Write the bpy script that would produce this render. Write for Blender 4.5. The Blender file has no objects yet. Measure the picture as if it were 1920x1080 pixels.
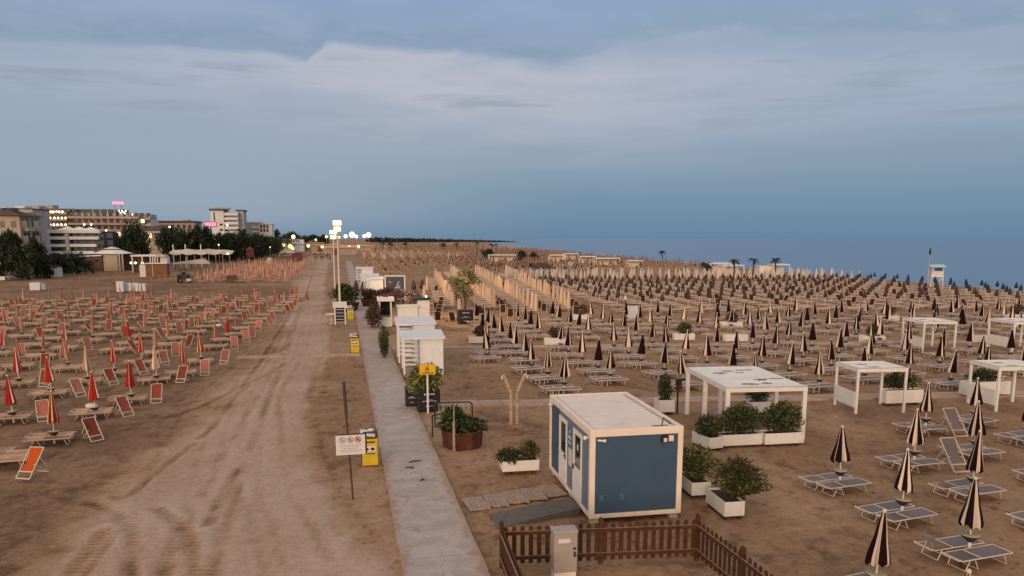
import bpy, math, random
import numpy as np
from mathutils import Vector, Matrix, Euler
random.seed(11); rng = np.random.default_rng(5)
R = math.radians
SC = bpy.context.scene
COL = SC.collection

# ------------------------------------------------------------------ camera
CAM_H = 7.8                      # camera on a balcony or mast above the beach
FOC = 1400.0                     # focal length in photo pixels (1920 wide)
PY0, PYH = 665.0, 447.0          # principal row and horizon row
PITCH = math.atan((PY0 - PYH) / FOC)
YAW = math.atan(320.0 / (FOC / math.cos(PITCH)))   # walkway runs along +Y
cam = bpy.data.cameras.new('camera')
cam.sensor_width = 36.0
cam.lens = 36.0 * FOC / 1920.0
cam.shift_y = (PY0 - 540.0) / 1920.0
cam.clip_start = 0.2
cam.clip_end = 40000.0
camo = bpy.data.objects.new('camera', cam)
camo.location = (0, 0, CAM_H)
camo.rotation_euler = (R(90) - PITCH, 0, -YAW)
COL.objects.link(camo)
SC.camera = camo

# ------------------------------------------------------------------ sky
SUN_AZ, SUN_EL = R(208), R(11)   # low behind the camera, a little to the left
world = bpy.data.worlds.new('World'); SC.world = world
world.use_nodes = True
WT = world.node_tree; WT.nodes.clear()
def nd(t, kind, **kw):
    n = t.nodes.new(kind)
    for k, v in kw.items(): setattr(n, k, v)
    return n
class G:
    """tiny node-expression helper"""
    def __init__(s, t): s.t = t
    def _in(s, sock, v):
        if isinstance(v, bpy.types.NodeSocket): s.t.links.new(v, sock)
        else: sock.default_value = v
    def m(s, op, a, b=0.0, c=0.0, clamp=False):
        n = nd(s.t, 'ShaderNodeMath', operation=op); n.use_clamp = clamp
        s._in(n.inputs[0], a); s._in(n.inputs[1], b); s._in(n.inputs[2], c)
        return n.outputs[0]
    def ss(s, v, a, b):
        n = nd(s.t, 'ShaderNodeMapRange', interpolation_type='SMOOTHSTEP')
        s._in(n.inputs[0], v); s._in(n.inputs[1], a); s._in(n.inputs[2], b)
        return n.outputs[0]
    def mix(s, f, a, b, bt='MIX'):
        n = nd(s.t, 'ShaderNodeMix', data_type='RGBA', blend_type=bt)
        s._in(n.inputs[0], f)
        for i, v in ((6, a), (7, b)):
            if isinstance(v, tuple): v = (v[0], v[1], v[2], 1)
            s._in(n.inputs[i], v)
        return n.outputs[2]
    def xyz(s, a, b, c=0.0):
        n = nd(s.t, 'ShaderNodeCombineXYZ')
        s._in(n.inputs[0], a); s._in(n.inputs[1], b); s._in(n.inputs[2], c)
        return n.outputs[0]
    def noise(s, v, scale, det=4, rough=.55, dist=0.0):
        n = nd(s.t, 'ShaderNodeTexNoise')
        if v is not None: s._in(n.inputs['Vector'], v)
        n.inputs['Scale'].default_value = scale; n.inputs['Detail'].default_value = det
        n.inputs['Roughness'].default_value = rough; n.inputs['Distortion'].default_value = dist
        return n.outputs['Fac']
    def ramp(s, f, stops):
        n = nd(s.t, 'ShaderNodeValToRGB')
        e = n.color_ramp.elements
        while len(e) < len(stops): e.new(0.5)
        for q, (p, c) in zip(e, stops): q.position = p; q.color = (c[0], c[1], c[2], 1)
        s._in(n.inputs[0], f)
        return n.outputs[0]
g = G(WT)
tc = nd(WT, 'ShaderNodeTexCoord')
sp = nd(WT, 'ShaderNodeSeparateXYZ'); WT.links.new(tc.outputs['Generated'], sp.inputs[0])
az = g.m('ARCTAN2', sp.outputs[0], sp.outputs[1])
el = g.m('ARCSINE', sp.outputs[2])
# clear dusk air, horizon to zenith
base = g.ramp(g.m('MULTIPLY', el, 1 / 1.5708, clamp=True),
    [(0.0, (.140, .250, .372)), (.03, (.182, .298, .418)), (.07, (.225, .325, .450)), (.12, (.290, .370, .500)),
     (.155, (.300, .395, .545)), (.19, (.265, .385, .580)), (.27, (.275, .385, .560)), (.42, (.66, .62, .60)), (1.0, (.74, .68, .64))])
wv = g.xyz(g.m('MULTIPLY', az, 2.2), g.m('MULTIPLY', el, 9.0))
n1 = g.noise(wv, 1.7, 5, .55, .4)
n2 = g.noise(g.xyz(g.m('MULTIPLY', az, 3.0), g.m('MULTIPLY', el, 26.0)), 1.3, 4, .5, .6)
# long cloud bank with a ragged upper edge
wob = g.m('SUBTRACT', n1, .5)
ed = g.ramp(g.m('DIVIDE', g.m('ADD', az, .4), 1.3, clamp=True), [(0, (.205,) * 3), (.10, (.212,) * 3), (.24, (.222,) * 3), (.268, (.214,) * 3), (.281, (.212,) * 3), (.302, (.236,) * 3),
    (.36, (.231,) * 3), (.45, (.229,) * 3), (.52, (.209,) * 3), (.58, (.226,) * 3), (.66, (.243,) * 3), (.80, (.233,) * 3), (1.0, (.205,) * 3)])
n3 = g.noise(g.xyz(g.m('MULTIPLY', az, 9.0), g.m('MULTIPLY', el, 30.0)), 1.6, 5, .6, .5)
edge = g.m('ADD', g.m('ADD', ed, g.m('MULTIPLY', wob, .030)), g.m('MULTIPLY', g.m('SUBTRACT', n3, .5), .016))
soft = g.m('ADD', .005, g.m('MULTIPLY', g.ss(az, .16, .45), .040))
over = g.m('SUBTRACT', el, edge)
top = g.m('SUBTRACT', 1.0, g.ss(over, g.m('MULTIPLY', soft, -1.0), soft))
bot = g.ss(el, g.m('ADD', .045, g.m('MULTIPLY', wob, .05)), .19)
bank = g.m('MULTIPLY', top, bot)
bank = g.m('MULTIPLY', bank, g.m('ADD', .55, g.m('MULTIPLY', g.ss(g.m('ADD', n1, n2), .70, 1.15), .45)))
d2 = g.m('DIVIDE', g.m('SUBTRACT', az, .16), .33)
warm = g.m('EXPONENT', g.m('MULTIPLY', g.m('MULTIPLY', d2, d2), -1.0))
bankc = g.mix(warm, (.375, .452, .590), (.535, .545, .620))
c = g.mix(g.m('MULTIPLY', bank, .95, clamp=True), base, bankc)
# pale veil low over the town
c = g.mix(g.m('MULTIPLY', g.m('SUBTRACT', 1.0, g.ss(az, -.16, .34)), g.m('MULTIPLY', g.ss(el, -.03, .045), g.m('MULTIPLY', g.m('SUBTRACT', 1.0, g.ss(el, .10, .20)), .88))), c, (.338, .415, .515))
# grey streaks inside the bank and veils above it
st = g.m('MULTIPLY', g.ss(n2, .53, .66), g.m('MULTIPLY', g.ss(el, .11, .15), g.m('SUBTRACT', 1.0, g.ss(over, -.03, .0))))
c = g.mix(g.m('MULTIPLY', st, .62), c, (.285, .340, .435))
up = g.m('MULTIPLY', g.ss(over, .01, .05), g.ss(n1, .40, .70))
c = g.mix(g.m('MULTIPLY', g.m('MULTIPLY', up, g.m('SUBTRACT', 1.0, g.m('MULTIPLY', g.ss(az, .12, .45), .8))), .65), c, (.365, .450, .600))
dk = g.m('MULTIPLY', g.ss(over, 0, .010), g.m('SUBTRACT', 1.0, g.ss(over, .010, .045)))
c = g.mix(g.m('MULTIPLY', g.m('MULTIPLY', dk, g.ss(n3, .3, .6)), .45), c, (.215, .330, .440))
# afterglow behind the camera
sd = nd(WT, 'ShaderNodeVectorMath', operation='DOT_PRODUCT')
WT.links.new(tc.outputs['Generated'], sd.inputs[0])
sd.inputs[1].default_value = (math.sin(SUN_AZ), math.cos(SUN_AZ), .16)
gl = g.m('POWER', g.m('MAXIMUM', sd.outputs['Value'], 0.0), 2.2)
c = g.mix(g.m('MULTIPLY', gl, 1.0), c, (1.35, .92, .60))
# physical twilight sky as the lowest layer of light
sky = nd(WT, 'ShaderNodeTexSky', sky_type='NISHITA')
sky.sun_disc = False; sky.sun_elevation = SUN_EL; sky.sun_rotation = SUN_AZ
sky.air_density = 1.2; sky.dust_density = 2.0
bgs = nd(WT, 'ShaderNodeBackground'); WT.links.new(sky.outputs[0], bgs.inputs[0]); bgs.inputs[1].default_value = .05
bgc = nd(WT, 'ShaderNodeBackground'); WT.links.new(c, bgc.inputs[0]); bgc.inputs[1].default_value = 1.0
mx = nd(WT, 'ShaderNodeMixShader'); mx.inputs[0].default_value = .92
WT.links.new(bgs.outputs[0], mx.inputs[1]); WT.links.new(bgc.outputs[0], mx.inputs[2])
wo = nd(WT, 'ShaderNodeOutputWorld'); WT.links.new(mx.outputs[0], wo.inputs[0])

# ------------------------------------------------------------------ sun
sun = bpy.data.lights.new('sun', 'SUN'); sun.energy = 1.5; sun.angle = R(18); sun.color = (1, .74, .52)
suno = bpy.data.objects.new('sun', sun); COL.objects.link(suno)
sv = Vector((math.sin(SUN_AZ) * math.cos(SUN_EL), math.cos(SUN_AZ) * math.cos(SUN_EL), math.sin(SUN_EL)))
suno.rotation_euler = sv.to_track_quat('Z', 'Y').to_euler()
vs = SC.view_settings
vs.view_transform = 'Standard'; vs.look = 'None'; vs.exposure = 0.0; vs.gamma = 1.0; vs.use_curve_mapping = False

# ------------------------------------------------------------------ where things stand
def _ray(px, py):
    x = px - 960.0; u = PY0 - py
    fw = FOC * math.cos(PITCH) + u * math.sin(PITCH); upc = -FOC * math.sin(PITCH) + u * math.cos(PITCH)
    return (fw * math.sin(YAW) + x * math.cos(YAW), fw * math.cos(YAW) - x * math.sin(YAW), upc)
def at(px, py, z=0.0):
    """ground point (height z) seen at a pixel of the photo"""
    X, Y, u = _ray(px, py); t = (z - CAM_H) / u
    return Vector((X * t, Y * t, z))
def onY(px, py, Y):
    """point on the vertical plane Y seen at a pixel"""
    a, b, u = _ray(px, py); t = Y / b
    return Vector((a * t, Y, CAM_H + u * t))
def seen(x, y, z=1.0, m=60):
    fw = x * math.sin(YAW) + y * math.cos(YAW); sx = x * math.cos(YAW) - y * math.sin(YAW); uu = z - CAM_H
    f = fw * math.cos(PITCH) - uu * math.sin(PITCH)
    if f < 1: return False
    v = fw * math.sin(PITCH) + uu * math.cos(PITCH)
    px = 960 + FOC * sx / f; py = PY0 - FOC * v / f
    return -m < px < 1920 + m and py < 1080 + m + 60

# ------------------------------------------------------------------ mesh helpers
class MB:
    def __init__(s): s.v = []; s.f = []; s.mi = []; s.sm = []
    def add(s, vs, fs, m=0, smooth=False):
        o = len(s.v); s.v.extend([tuple(p) for p in vs])
        for f in fs: s.f.append(tuple(i + o for i in f)); s.mi.append(m); s.sm.append(smooth)
    def box(s, c, d, m=0, rz=0.0, rot=None):
        hx, hy, hz = d[0] / 2, d[1] / 2, d[2] / 2
        M = rot if rot is not None else Matrix.Rotation(rz, 3, 'Z')
        c = Vector(c)
        P = [c + M @ Vector((x * hx, y * hy, z * hz)) for z in (-1, 1) for y in (-1, 1) for x in (-1, 1)]
        s.add(P, [(0, 2, 3, 1), (4, 5, 7, 6), (0, 1, 5, 4), (2, 6, 7, 3), (0, 4, 6, 2), (1, 3, 7, 5)], m)
    def bar(s, a, b, w, h=None, m=0):
        a = Vector(a); b = Vector(b); d = b - a; L = d.length
        q = d.to_track_quat('X', 'Z').to_matrix()
        s.box((a + b) / 2, (L, w, h or w), m, rot=q)
    def tube(s, a, b, r, n=6, m=0, r2=None, caps=True):
        a = Vector(a); b = Vector(b); d = (b - a); q = d.to_track_quat('Z', 'Y').to_matrix()
        r2 = r if r2 is None else r2
        P = []
        for c, rr in ((a, r), (b, r2)):
            for i in range(n):
                t = 2 * math.pi * i / n
                P.append(c + q @ Vector((rr * math.cos(t), rr * math.sin(t), 0)))
        F = [(i, (i + 1) % n, n + (i + 1) % n, n + i) for i in range(n)]
        s.add(P, F, m, n > 5)
        if caps: s.add(P, [tuple(range(n - 1, -1, -1)), tuple(range(n, 2 * n))], m)
    def path(s, pts, r, n=6, m=0):
        for a, b in zip(pts[:-1], pts[1:]): s.tube(a, b, r, n, m)
    def lathe(s, prof, n=12, c=(0, 0, 0), m=0, wob=None, smooth=True):
        P = []; F = []
        for k, (r, z) in enumerate(prof):
            for i in range(n):
                t = 2 * math.pi * i / n
                rr = r * (wob(t, k) if wob else 1)
                P.append((c[0] + rr * math.cos(t), c[1] + rr * math.sin(t), c[2] + z))
        for k in range(len(prof) - 1):
            for i in range(n):
                j = (i + 1) % n
                F.append((k * n + i, k * n + j, (k + 1) * n + j, (k + 1) * n + i))
        s.add(P, F, m, smooth)
    def disc(s, c, r, n=16, m=0, nrm=(0, 0, 1)):
        q = Vector(nrm).to_track_quat('Z', 'Y').to_matrix(); c = Vector(c)
        s.add([c + q @ Vector((r * math.cos(2 * math.pi * i / n), r * math.sin(2 * math.pi * i / n), 0)) for i in range(n)], [tuple(range(n))], m)
    def ball(s, c, r, n=10, k=6, m=0, jit=0.0):
        if not hasattr(r, '__len__'): r = (r, r, r)
        P = [(c[0], c[1], c[2] - r[2])]; F = []
        for a in range(1, k):
            ph = math.pi * a / k
            for i in range(n):
                t = 2 * math.pi * i / n; j = 1 + random.uniform(-jit, jit)
                P.append((c[0] + r[0] * math.sin(ph) * math.cos(t) * j, c[1] + r[1] * math.sin(ph) * math.sin(t) * j, c[2] - r[2] * math.cos(ph) * j))
        P.append((c[0], c[1], c[2] + r[2])); e = len(P) - 1
        for i in range(n):
            F.append((0, 1 + (i + 1) % n, 1 + i)); F.append((e, e - n + i, e - n + (i + 1) % n))
        for a in range(k - 2):
            for i in range(n):
                F.append((1 + a * n + i, 1 + a * n + (i + 1) % n, 1 + (a + 1) * n + (i + 1) % n, 1 + (a + 1) * n + i))
        s.add(P, F, m, True)
    def leaves(s, c, rad, n, size, m=0, shell=.5, asp=1.0, upbias=0.0, floor=None):
        c = np.array(c, float); rad = np.array(rad, float)
        d = rng.normal(size=(n, 3)); d /= np.linalg.norm(d, axis=1)[:, None]
        rr = shell + (1 - shell) * rng.random(n) ** .6
        lump = 1 + .16 * np.sin(d[:, 0] * 5 + c[0]) * np.cos(d[:, 1] * 4 + d[:, 2] * 5)
        p = c + d * (rr * lump)[:, None] * rad
        if floor is not None: p[:, 2] = np.maximum(p[:, 2], floor)
        a = rng.normal(size=(n, 3)) * .8 + d * .6; a[:, 2] += upbias; a /= np.linalg.norm(a, axis=1)[:, None]
        b = np.cross(a, rng.normal(size=(n, 3))); b /= np.linalg.norm(b, axis=1)[:, None]
        sz = size * (.6 + .8 * rng.random(n))[:, None]
        A = a * sz * asp; B = b * sz * .5
        o = len(s.v)
        V = np.stack([p - A * .5, p + B * .5, p + A * .5, p - B * .5], 1).reshape(-1, 3)
        s.v.extend(map(tuple, V.tolist()))
        for i in range(n):
            s.f.append((o + 4 * i, o + 4 * i + 1, o + 4 * i + 2, o + 4 * i + 3)); s.mi.append(m); s.sm.append(False)
    def mesh(s, name, mats):
        me = bpy.data.meshes.new(name)
        me.from_pydata(s.v, [], s.f); me.update()
        for mt in (mats if isinstance(mats, (list, tuple)) else [mats]): me.materials.append(mt)
        me.polygons.foreach_set('material_index', s.mi)
        me.polygons.foreach_set('use_smooth', s.sm)
        return me
    def build(s, name, mats, parent=None, loc=None, rz=0.0, bevel=0.0, label=None):
        o = bpy.data.objects.new(name, s.mesh(name, mats)); COL.objects.link(o)
        if parent is not None: o.parent = parent
        if loc is not None: o.location = loc
        o.rotation_euler[2] = rz
        if bevel:
            b = o.modifiers.new('bevel', 'BEVEL'); b.width = bevel; b.segments = 2; b.limit_method = 'ANGLE'
        if label: o['label'] = label
        return o
def tag(o, label=None, cat=None, group=None, kind=None):
    if label: o['label'] = label
    if cat: o['category'] = cat
    if group: o['group'] = group
    if kind: o['kind'] = kind
    return o
def thing(name, label, cat, loc=(0, 0, 0), rz=0.0, group=None):
    o = bpy.data.objects.new(name, None); o.empty_display_size = .2
    COL.objects.link(o); o.location = loc; o.rotation_euler[2] = rz
    return tag(o, label, cat, group)
def copy_tree(o, parent=None):
    c = o.copy(); COL.objects.link(c)
    if parent is not None: c.parent = parent
    for ch in list(o.children): copy_tree(ch, c)
    return c
PROTOS = []
class Proto:
    """first placement moves the original, later ones copy it with its parts"""
    def __init__(s, root): s.root = root; s.used = False; PROTOS.append(s)
    def put(s, loc, rz=0.0, label=None, group=None, tilt=(0, 0), scale=1.0):
        o = copy_tree(s.root) if s.used else s.root
        s.used = True
        o.location = loc; o.rotation_euler = (tilt[0], tilt[1], rz); o.scale = (scale,) * 3
        if label: o['label'] = label
        if group: o['group'] = group
        return o
def merged(name, mb, mats, places, label, cat, kind=None, group=None):
    """one object holding many far copies: places = (x, y, z, rz, scale)"""
    V = np.array(mb.v); F = mb.f; nv = len(V); allv = []
    for (x, y, z, rz, s_) in places:
        c_, n_ = math.cos(rz) * s_, math.sin(rz) * s_
        allv.append(np.stack([V[:, 0] * c_ - V[:, 1] * n_ + x, V[:, 0] * n_ + V[:, 1] * c_ + y, V[:, 2] * s_ + z], 1))
    me = bpy.data.meshes.new(name)
    fs = [tuple(i + k * nv for i in f) for k in range(len(places)) for f in F]
    me.from_pydata(np.concatenate(allv).tolist(), [], fs)
    for m_ in mats: me.materials.append(m_)
    me.polygons.foreach_set('material_index', mb.mi * len(places))
    o = bpy.data.objects.new(name, me); COL.objects.link(o)
    return tag(o, label, cat, group, kind)

# ------------------------------------------------------------------ materials
def mat(name, col, rough=.6, metal=0.0, noise=None, bump=None, emit=0.0, dirt=None, objrand=0.0, spec=None, isl=False):
    m = bpy.data.materials.new(name); m.use_nodes = True; t = m.node_tree; b = t.nodes['Principled BSDF']
    gg = G(t); b.inputs['Roughness'].default_value = rough; b.inputs['Metallic'].default_value = metal
    tcn = nd(t, 'ShaderNodeTexCoord'); ob = tcn.outputs['Object']
    cc = (col[0], col[1], col[2])
    if spec is not None: b.inputs['Specular IOR Level'].default_value = spec
    out = None
    if noise:
        f = gg.noise(ob, noise[0], 5, .6)
        k = noise[1]
        out = gg.mix(gg.ss(f, .3, .7), tuple(x * (1 - k) for x in cc), tuple(min(1, x * (1 + k)) for x in cc))
    if dirt:
        f = gg.noise(ob, dirt[0], 6, .65)
        out = gg.mix(gg.m('MULTIPLY', gg.ss(f, .52, .72), dirt[2]), out if out is not None else (cc[0], cc[1], cc[2]), dirt[1])
    if objrand:
        oi = nd(t, 'ShaderNodeObjectInfo')
        rv = oi.outputs['Random']
        if isl: rv = gg.m('FRACT', gg.m('ADD', rv, nd(t, 'ShaderNodeNewGeometry').outputs['Random Per Island']))
        v = gg.m('ADD', 1 - objrand, gg.m('MULTIPLY', rv, 2 * objrand))
        hv = nd(t, 'ShaderNodeHueSaturation'); t.links.new(v, hv.inputs['Value'])
        if out is not None: t.links.new(out, hv.inputs['Color'])
        else: hv.inputs['Color'].default_value = (*cc, 1)
        out = hv.outputs[0]
    if out is not None: t.links.new(out, b.inputs['Base Color'])
    else: b.inputs['Base Color'].default_value = (*cc, 1)
    if bump:
        f = gg.noise(ob, bump[0], 5, .6)
        bn = nd(t, 'ShaderNodeBump'); bn.inputs['Strength'].default_value = bump[1]; bn.inputs['Distance'].default_value = bump[2] if len(bump) > 2 else .02
        t.links.new(f, bn.inputs['Height']); t.links.new(bn.outputs[0], b.inputs['Normal'])
    if emit:
        b.inputs['Emission Color'].default_value = (*cc, 1); b.inputs['Emission Strength'].default_value = emit
    return m
def leafmat(name, c0, c1, c2, p=.6):
    m = bpy.data.materials.new(name); m.use_nodes = True; t = m.node_tree; b = t.nodes['Principled BSDF']; gg = G(t)
    ge = nd(t, 'ShaderNodeNewGeometry')
    r = gg.ramp(ge.outputs['Random Per Island'], [(0, c0), (p, c1), (1, c2)])
    t.links.new(r, b.inputs['Base Color']); b.inputs['Roughness'].default_value = .6
    b.inputs['Specular IOR Level'].default_value = .25
    return m
M = {}
M['white'] = mat('white_paint', (.74, .72, .69), .5, noise=(3, .05), dirt=(2.2, (.50, .44, .37), .35))
M['cream'] = mat('cream_paint', (.82, .70, .59), .5, noise=(2, .05), dirt=(1.5, (.50, .42, .34), .4))
M['blue'] = mat('blue_panel', (.043, .086, .155), .5, noise=(1.5, .06), dirt=(1.2, (.058, .088, .130), .4))
M['bluegrey'] = mat('blue_grey_panel', (.150, .195, .270), .5, noise=(1.5, .06))
M['glass'] = mat('dark_glass', (.03, .028, .03), .12)
M['black'] = mat('black_metal', (.018, .015, .015), .5)
M['darkbrown'] = mat('dark_brown_metal', (.06, .035, .025), .6)
M['wood'] = mat('fence_wood', (.075, .034, .020), .8, noise=(9, .25), bump=(30, .3, .004), spec=.15)
M['woodtop'] = mat('pale_brown_wood', (.26, .165, .115), .75, noise=(9, .25))
M['plank'] = mat('weathered_plank', (.33, .25, .20), .85, noise=(7, .22), bump=(40, .4, .004))
M['grey'] = mat('grey_cabinet', (.36, .32, .29), .5, noise=(4, .05), dirt=(3, (.22, .17, .13), .4))
M['ramp'] = mat('grey_rubber', (.115, .100, .090), .75, noise=(6, .2))
M['concrete'] = mat('concrete', (.42, .36, .32), .85, noise=(5, .12), bump=(40, .3, .004))
M['alu'] = mat('aluminium_frame', (.62, .50, .42), .5, .1)
M['mesh_grey'] = mat('grey_mesh_fabric', (.150, .122, .116), .48, noise=(60, .12), objrand=.2, spec=.5, isl=True)
M['mesh_tan'] = mat('tan_fabric', (.40, .245, .155), .9, noise=(30, .1), objrand=.4, spec=.1, isl=True)
M['mesh_cream'] = mat('cream_fabric', (.44, .265, .165), .9, noise=(5, .25), objrand=.3, spec=.1, isl=True)
M['sling_red'] = mat('red_sling', (.215, .055, .035), .9, noise=(20, .08), objrand=.35, spec=.1, isl=True)
M['sling_pink'] = mat('pink_sling', (.33, .125, .095), .9, noise=(20, .08), objrand=.3, spec=.1, isl=True)
M['sling_orange'] = mat('orange_sling', (.46, .085, .018), .9, noise=(20, .08), spec=.1)
M['sling_dark'] = mat('dark_sling', (.050, .022, .022), .9, spec=.1)
M['u_black'] = mat('black_canvas', (.014, .006, .008), .95, spec=.1)
M['u_cream'] = mat('cream_canvas', (.66, .53, .44), .9, objrand=.15, spec=.1)
M['u_red'] = mat('red_canvas', (.33, .026, .018), .9, objrand=.2, spec=.1)
M['u_yellow'] = mat('yellow_canvas', (.62, .47, .18), .8)
M['u_tan'] = mat('tan_canvas', (.44, .24, .15), .9, objrand=.25, spec=.1)
M['u_rust'] = mat('rust_canvas', (.27, .085, .052), .9, objrand=.35, spec=.1)
M['u_sand'] = mat('sand_canvas', (.60, .435, .31), .9, noise=(6, .08), objrand=.12, spec=.1)
M['u_white'] = mat('white_canvas', (.56, .49, .43), .9, noise=(.3, .2), objrand=.1, spec=.1)
M['u_navy'] = mat('navy_canvas', (.018, .022, .050), .8)
M['u_brown'] = mat('brown_canvas', (.055, .030, .026), .8)
M['tray'] = mat('tray_yellow', (.42, .33, .18), .6)
M['traydark'] = mat('tray_dark', (.03, .018, .03), .6)
M['pole'] = mat('pale_pole', (.62, .55, .47), .5)
M['terra'] = mat('terracotta', (.085, .036, .024), .9, noise=(3, .25), dirt=(4, (.16, .10, .07), .4), spec=.1)
M['soil'] = mat('soil', (.06, .04, .028), .9)
M['planter_black'] = mat('black_planter', (.012, .013, .022), .4)
M['ink'] = mat('black_ink', (.02, .02, .02), .6)
M['inkgrey'] = mat('grey_ink', (.33, .30, .30), .6)
M['inkred'] = mat('red_ink', (.45, .06, .07), .6)
M['letter'] = mat('white_lettering', (.62, .62, .66), .6)
M['yellow'] = mat('yellow_plastic', (.58, .43, .015), .5, noise=(4, .08))
M['signyellow'] = mat('yellow_sign', (.78, .42, .01), .5)
M['signblue'] = mat('blue_sign', (.055, .15, .27), .5)
M['paper'] = mat('paper', (.66, .62, .62), .6)
M['bark'] = mat('bark', (.07, .05, .038), .9, noise=(8, .3))
M['leaf_dark'] = leafmat('dark_leaves', (.012, .018, .008), (.040, .056, .018), (.10, .12, .04))
M['leaf_mid'] = leafmat('olive_leaves', (.030, .035, .012), (.075, .085, .028), (.19, .19, .07))
M['leaf_bright'] = leafmat('yellow_green_leaves', (.05, .07, .012), (.14, .17, .03), (.40, .38, .16))
M['leaf_pale'] = leafmat('pale_leaves', (.08, .075, .03), (.21, .19, .08), (.52, .45, .26))
M['leaf_brown'] = leafmat('brown_leaves', (.035, .018, .012), (.075, .045, .026), (.12, .085, .05))
M['leaf_purple'] = leafmat('purple_blossom', (.05, .018, .030), (.14, .055, .075), (.24, .12, .14))
M['leaf_pine'] = leafmat('pine_needles', (.008, .014, .007), (.022, .034, .016), (.042, .056, .026))
M['leaf_palm'] = leafmat('palm_fronds', (.014, .018, .022), (.030, .036, .040), (.05, .055, .05))
M['lamp'] = mat('lamp_glow', (1.0, .76, .42), .5, emit=3.2)
M['lampsmall'] = mat('small_lamp_glow', (1.0, .84, .58), .5, emit=2.2)
M['lampwarm'] = mat('warm_lamp_glow', (1.0, .72, .22), .5, emit=2.6)
M['showerwood'] = mat('shower_post_wood', (.40, .28, .20), .8, noise=(7, .25))
M['frame_tan'] = mat('tan_painted_frame', (.52, .40, .31), .6, spec=.2)
M['cabinwhite'] = mat('cool_white_paint', (.70, .72, .74), .5, noise=(3, .04), dirt=(1.6, (.46, .43, .40), .3))
M['neon'] = mat('pink_neon', (1.0, .16, .24), .5, emit=2.2)
M['neonblue'] = mat('blue_lamp', (.35, .40, 1.0), .5, emit=3)
M['winlit'] = mat('lit_window', (1.0, .72, .40), .5, emit=1.3)
# ------------------------------------------------------------------ ground
def vnoise(x, y, seed=0):
    xi = np.floor(x).astype(np.int64); yi = np.floor(y).astype(np.int64)
    fx = x - xi; fy = y - yi; fx = fx * fx * (3 - 2 * fx); fy = fy * fy * (3 - 2 * fy)
    def h(a, b):
        n = (a * 374761393 + b * 668265263 + seed * 982451653) & 0xFFFFFFFF
        n = ((n ^ (n >> 13)) * 1274126177) & 0xFFFFFFFF
        return ((n ^ (n >> 16)) & 0xFFFF) / 65535.0
    return (h(xi, yi) * (1 - fx) + h(xi + 1, yi) * fx) * (1 - fy) + (h(xi, yi + 1) * (1 - fx) + h(xi + 1, yi + 1) * fx) * fy
def fbm(x, y, o=4, seed=0):
    s = 0; a = .5; t = 0
    for k in range(o):
        s = s + a * vnoise(x * 2 ** k, y * 2 ** k, seed + k); t += a; a *= .55
    return s / t
def sstep(v, a, b):
    t = np.clip((v - a) / (b - a), 0, 1); return t * t * (3 - 2 * t)
def seg_dist(X, Y, pts):
    best = np.full(X.shape, 1e9); along = np.zeros(X.shape); L0 = 0
    for (ax, ay), (bx, by) in zip(pts[:-1], pts[1:]):
        dx, dy = bx - ax, by - ay; L = math.hypot(dx, dy)
        t = np.clip(((X - ax) * dx + (Y - ay) * dy) / (L * L), 0, 1)
        d = np.hypot(X - ax - t * dx, Y - ay - t * dy)
        k = d < best; best = np.where(k, d, best); along = np.where(k, L0 + t * L, along); L0 += L
    return best, along
SHORE_Y = [-900, 0, 130, 260, 710, 1100, 1700, 2100, 2600, 6000]
SHORE_X = [104, 104, 107, 116, 160, 210, 340, 400, 300, 300]
WALK = (1.15, 3.13)
def path1_y(x): return 54.2 - .147 * x
def path2_y(x): return 35.3 - .142 * x
LB = [(-7.4, 10), (-7.3, 18.5), (-7.1, 24), (-6.9, 30), (-5.9, 38), (-4.7, 53), (-5.2, 75), (-6, 101), (-9, 140), (-14, 200)]
RB = [(1.2, 8), (.9, 16.6), (-.9, 24.3), (-1.9, 38), (-1.2, 53), (-1.6, 75), (-2.4, 101), (-3, 140), (-4, 200)]
def axis_grid(lo, hi, fine, k, c0):
    a = [c0]; 
    while a[-1] < hi: a.append(a[-1] + max(fine, k * abs(a[-1])))
    b = [c0]
    while b[-1] > lo: b.append(b[-1] - max(fine, k * abs(b[-1])))
    return np.array(b[:0:-1] + a)
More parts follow.
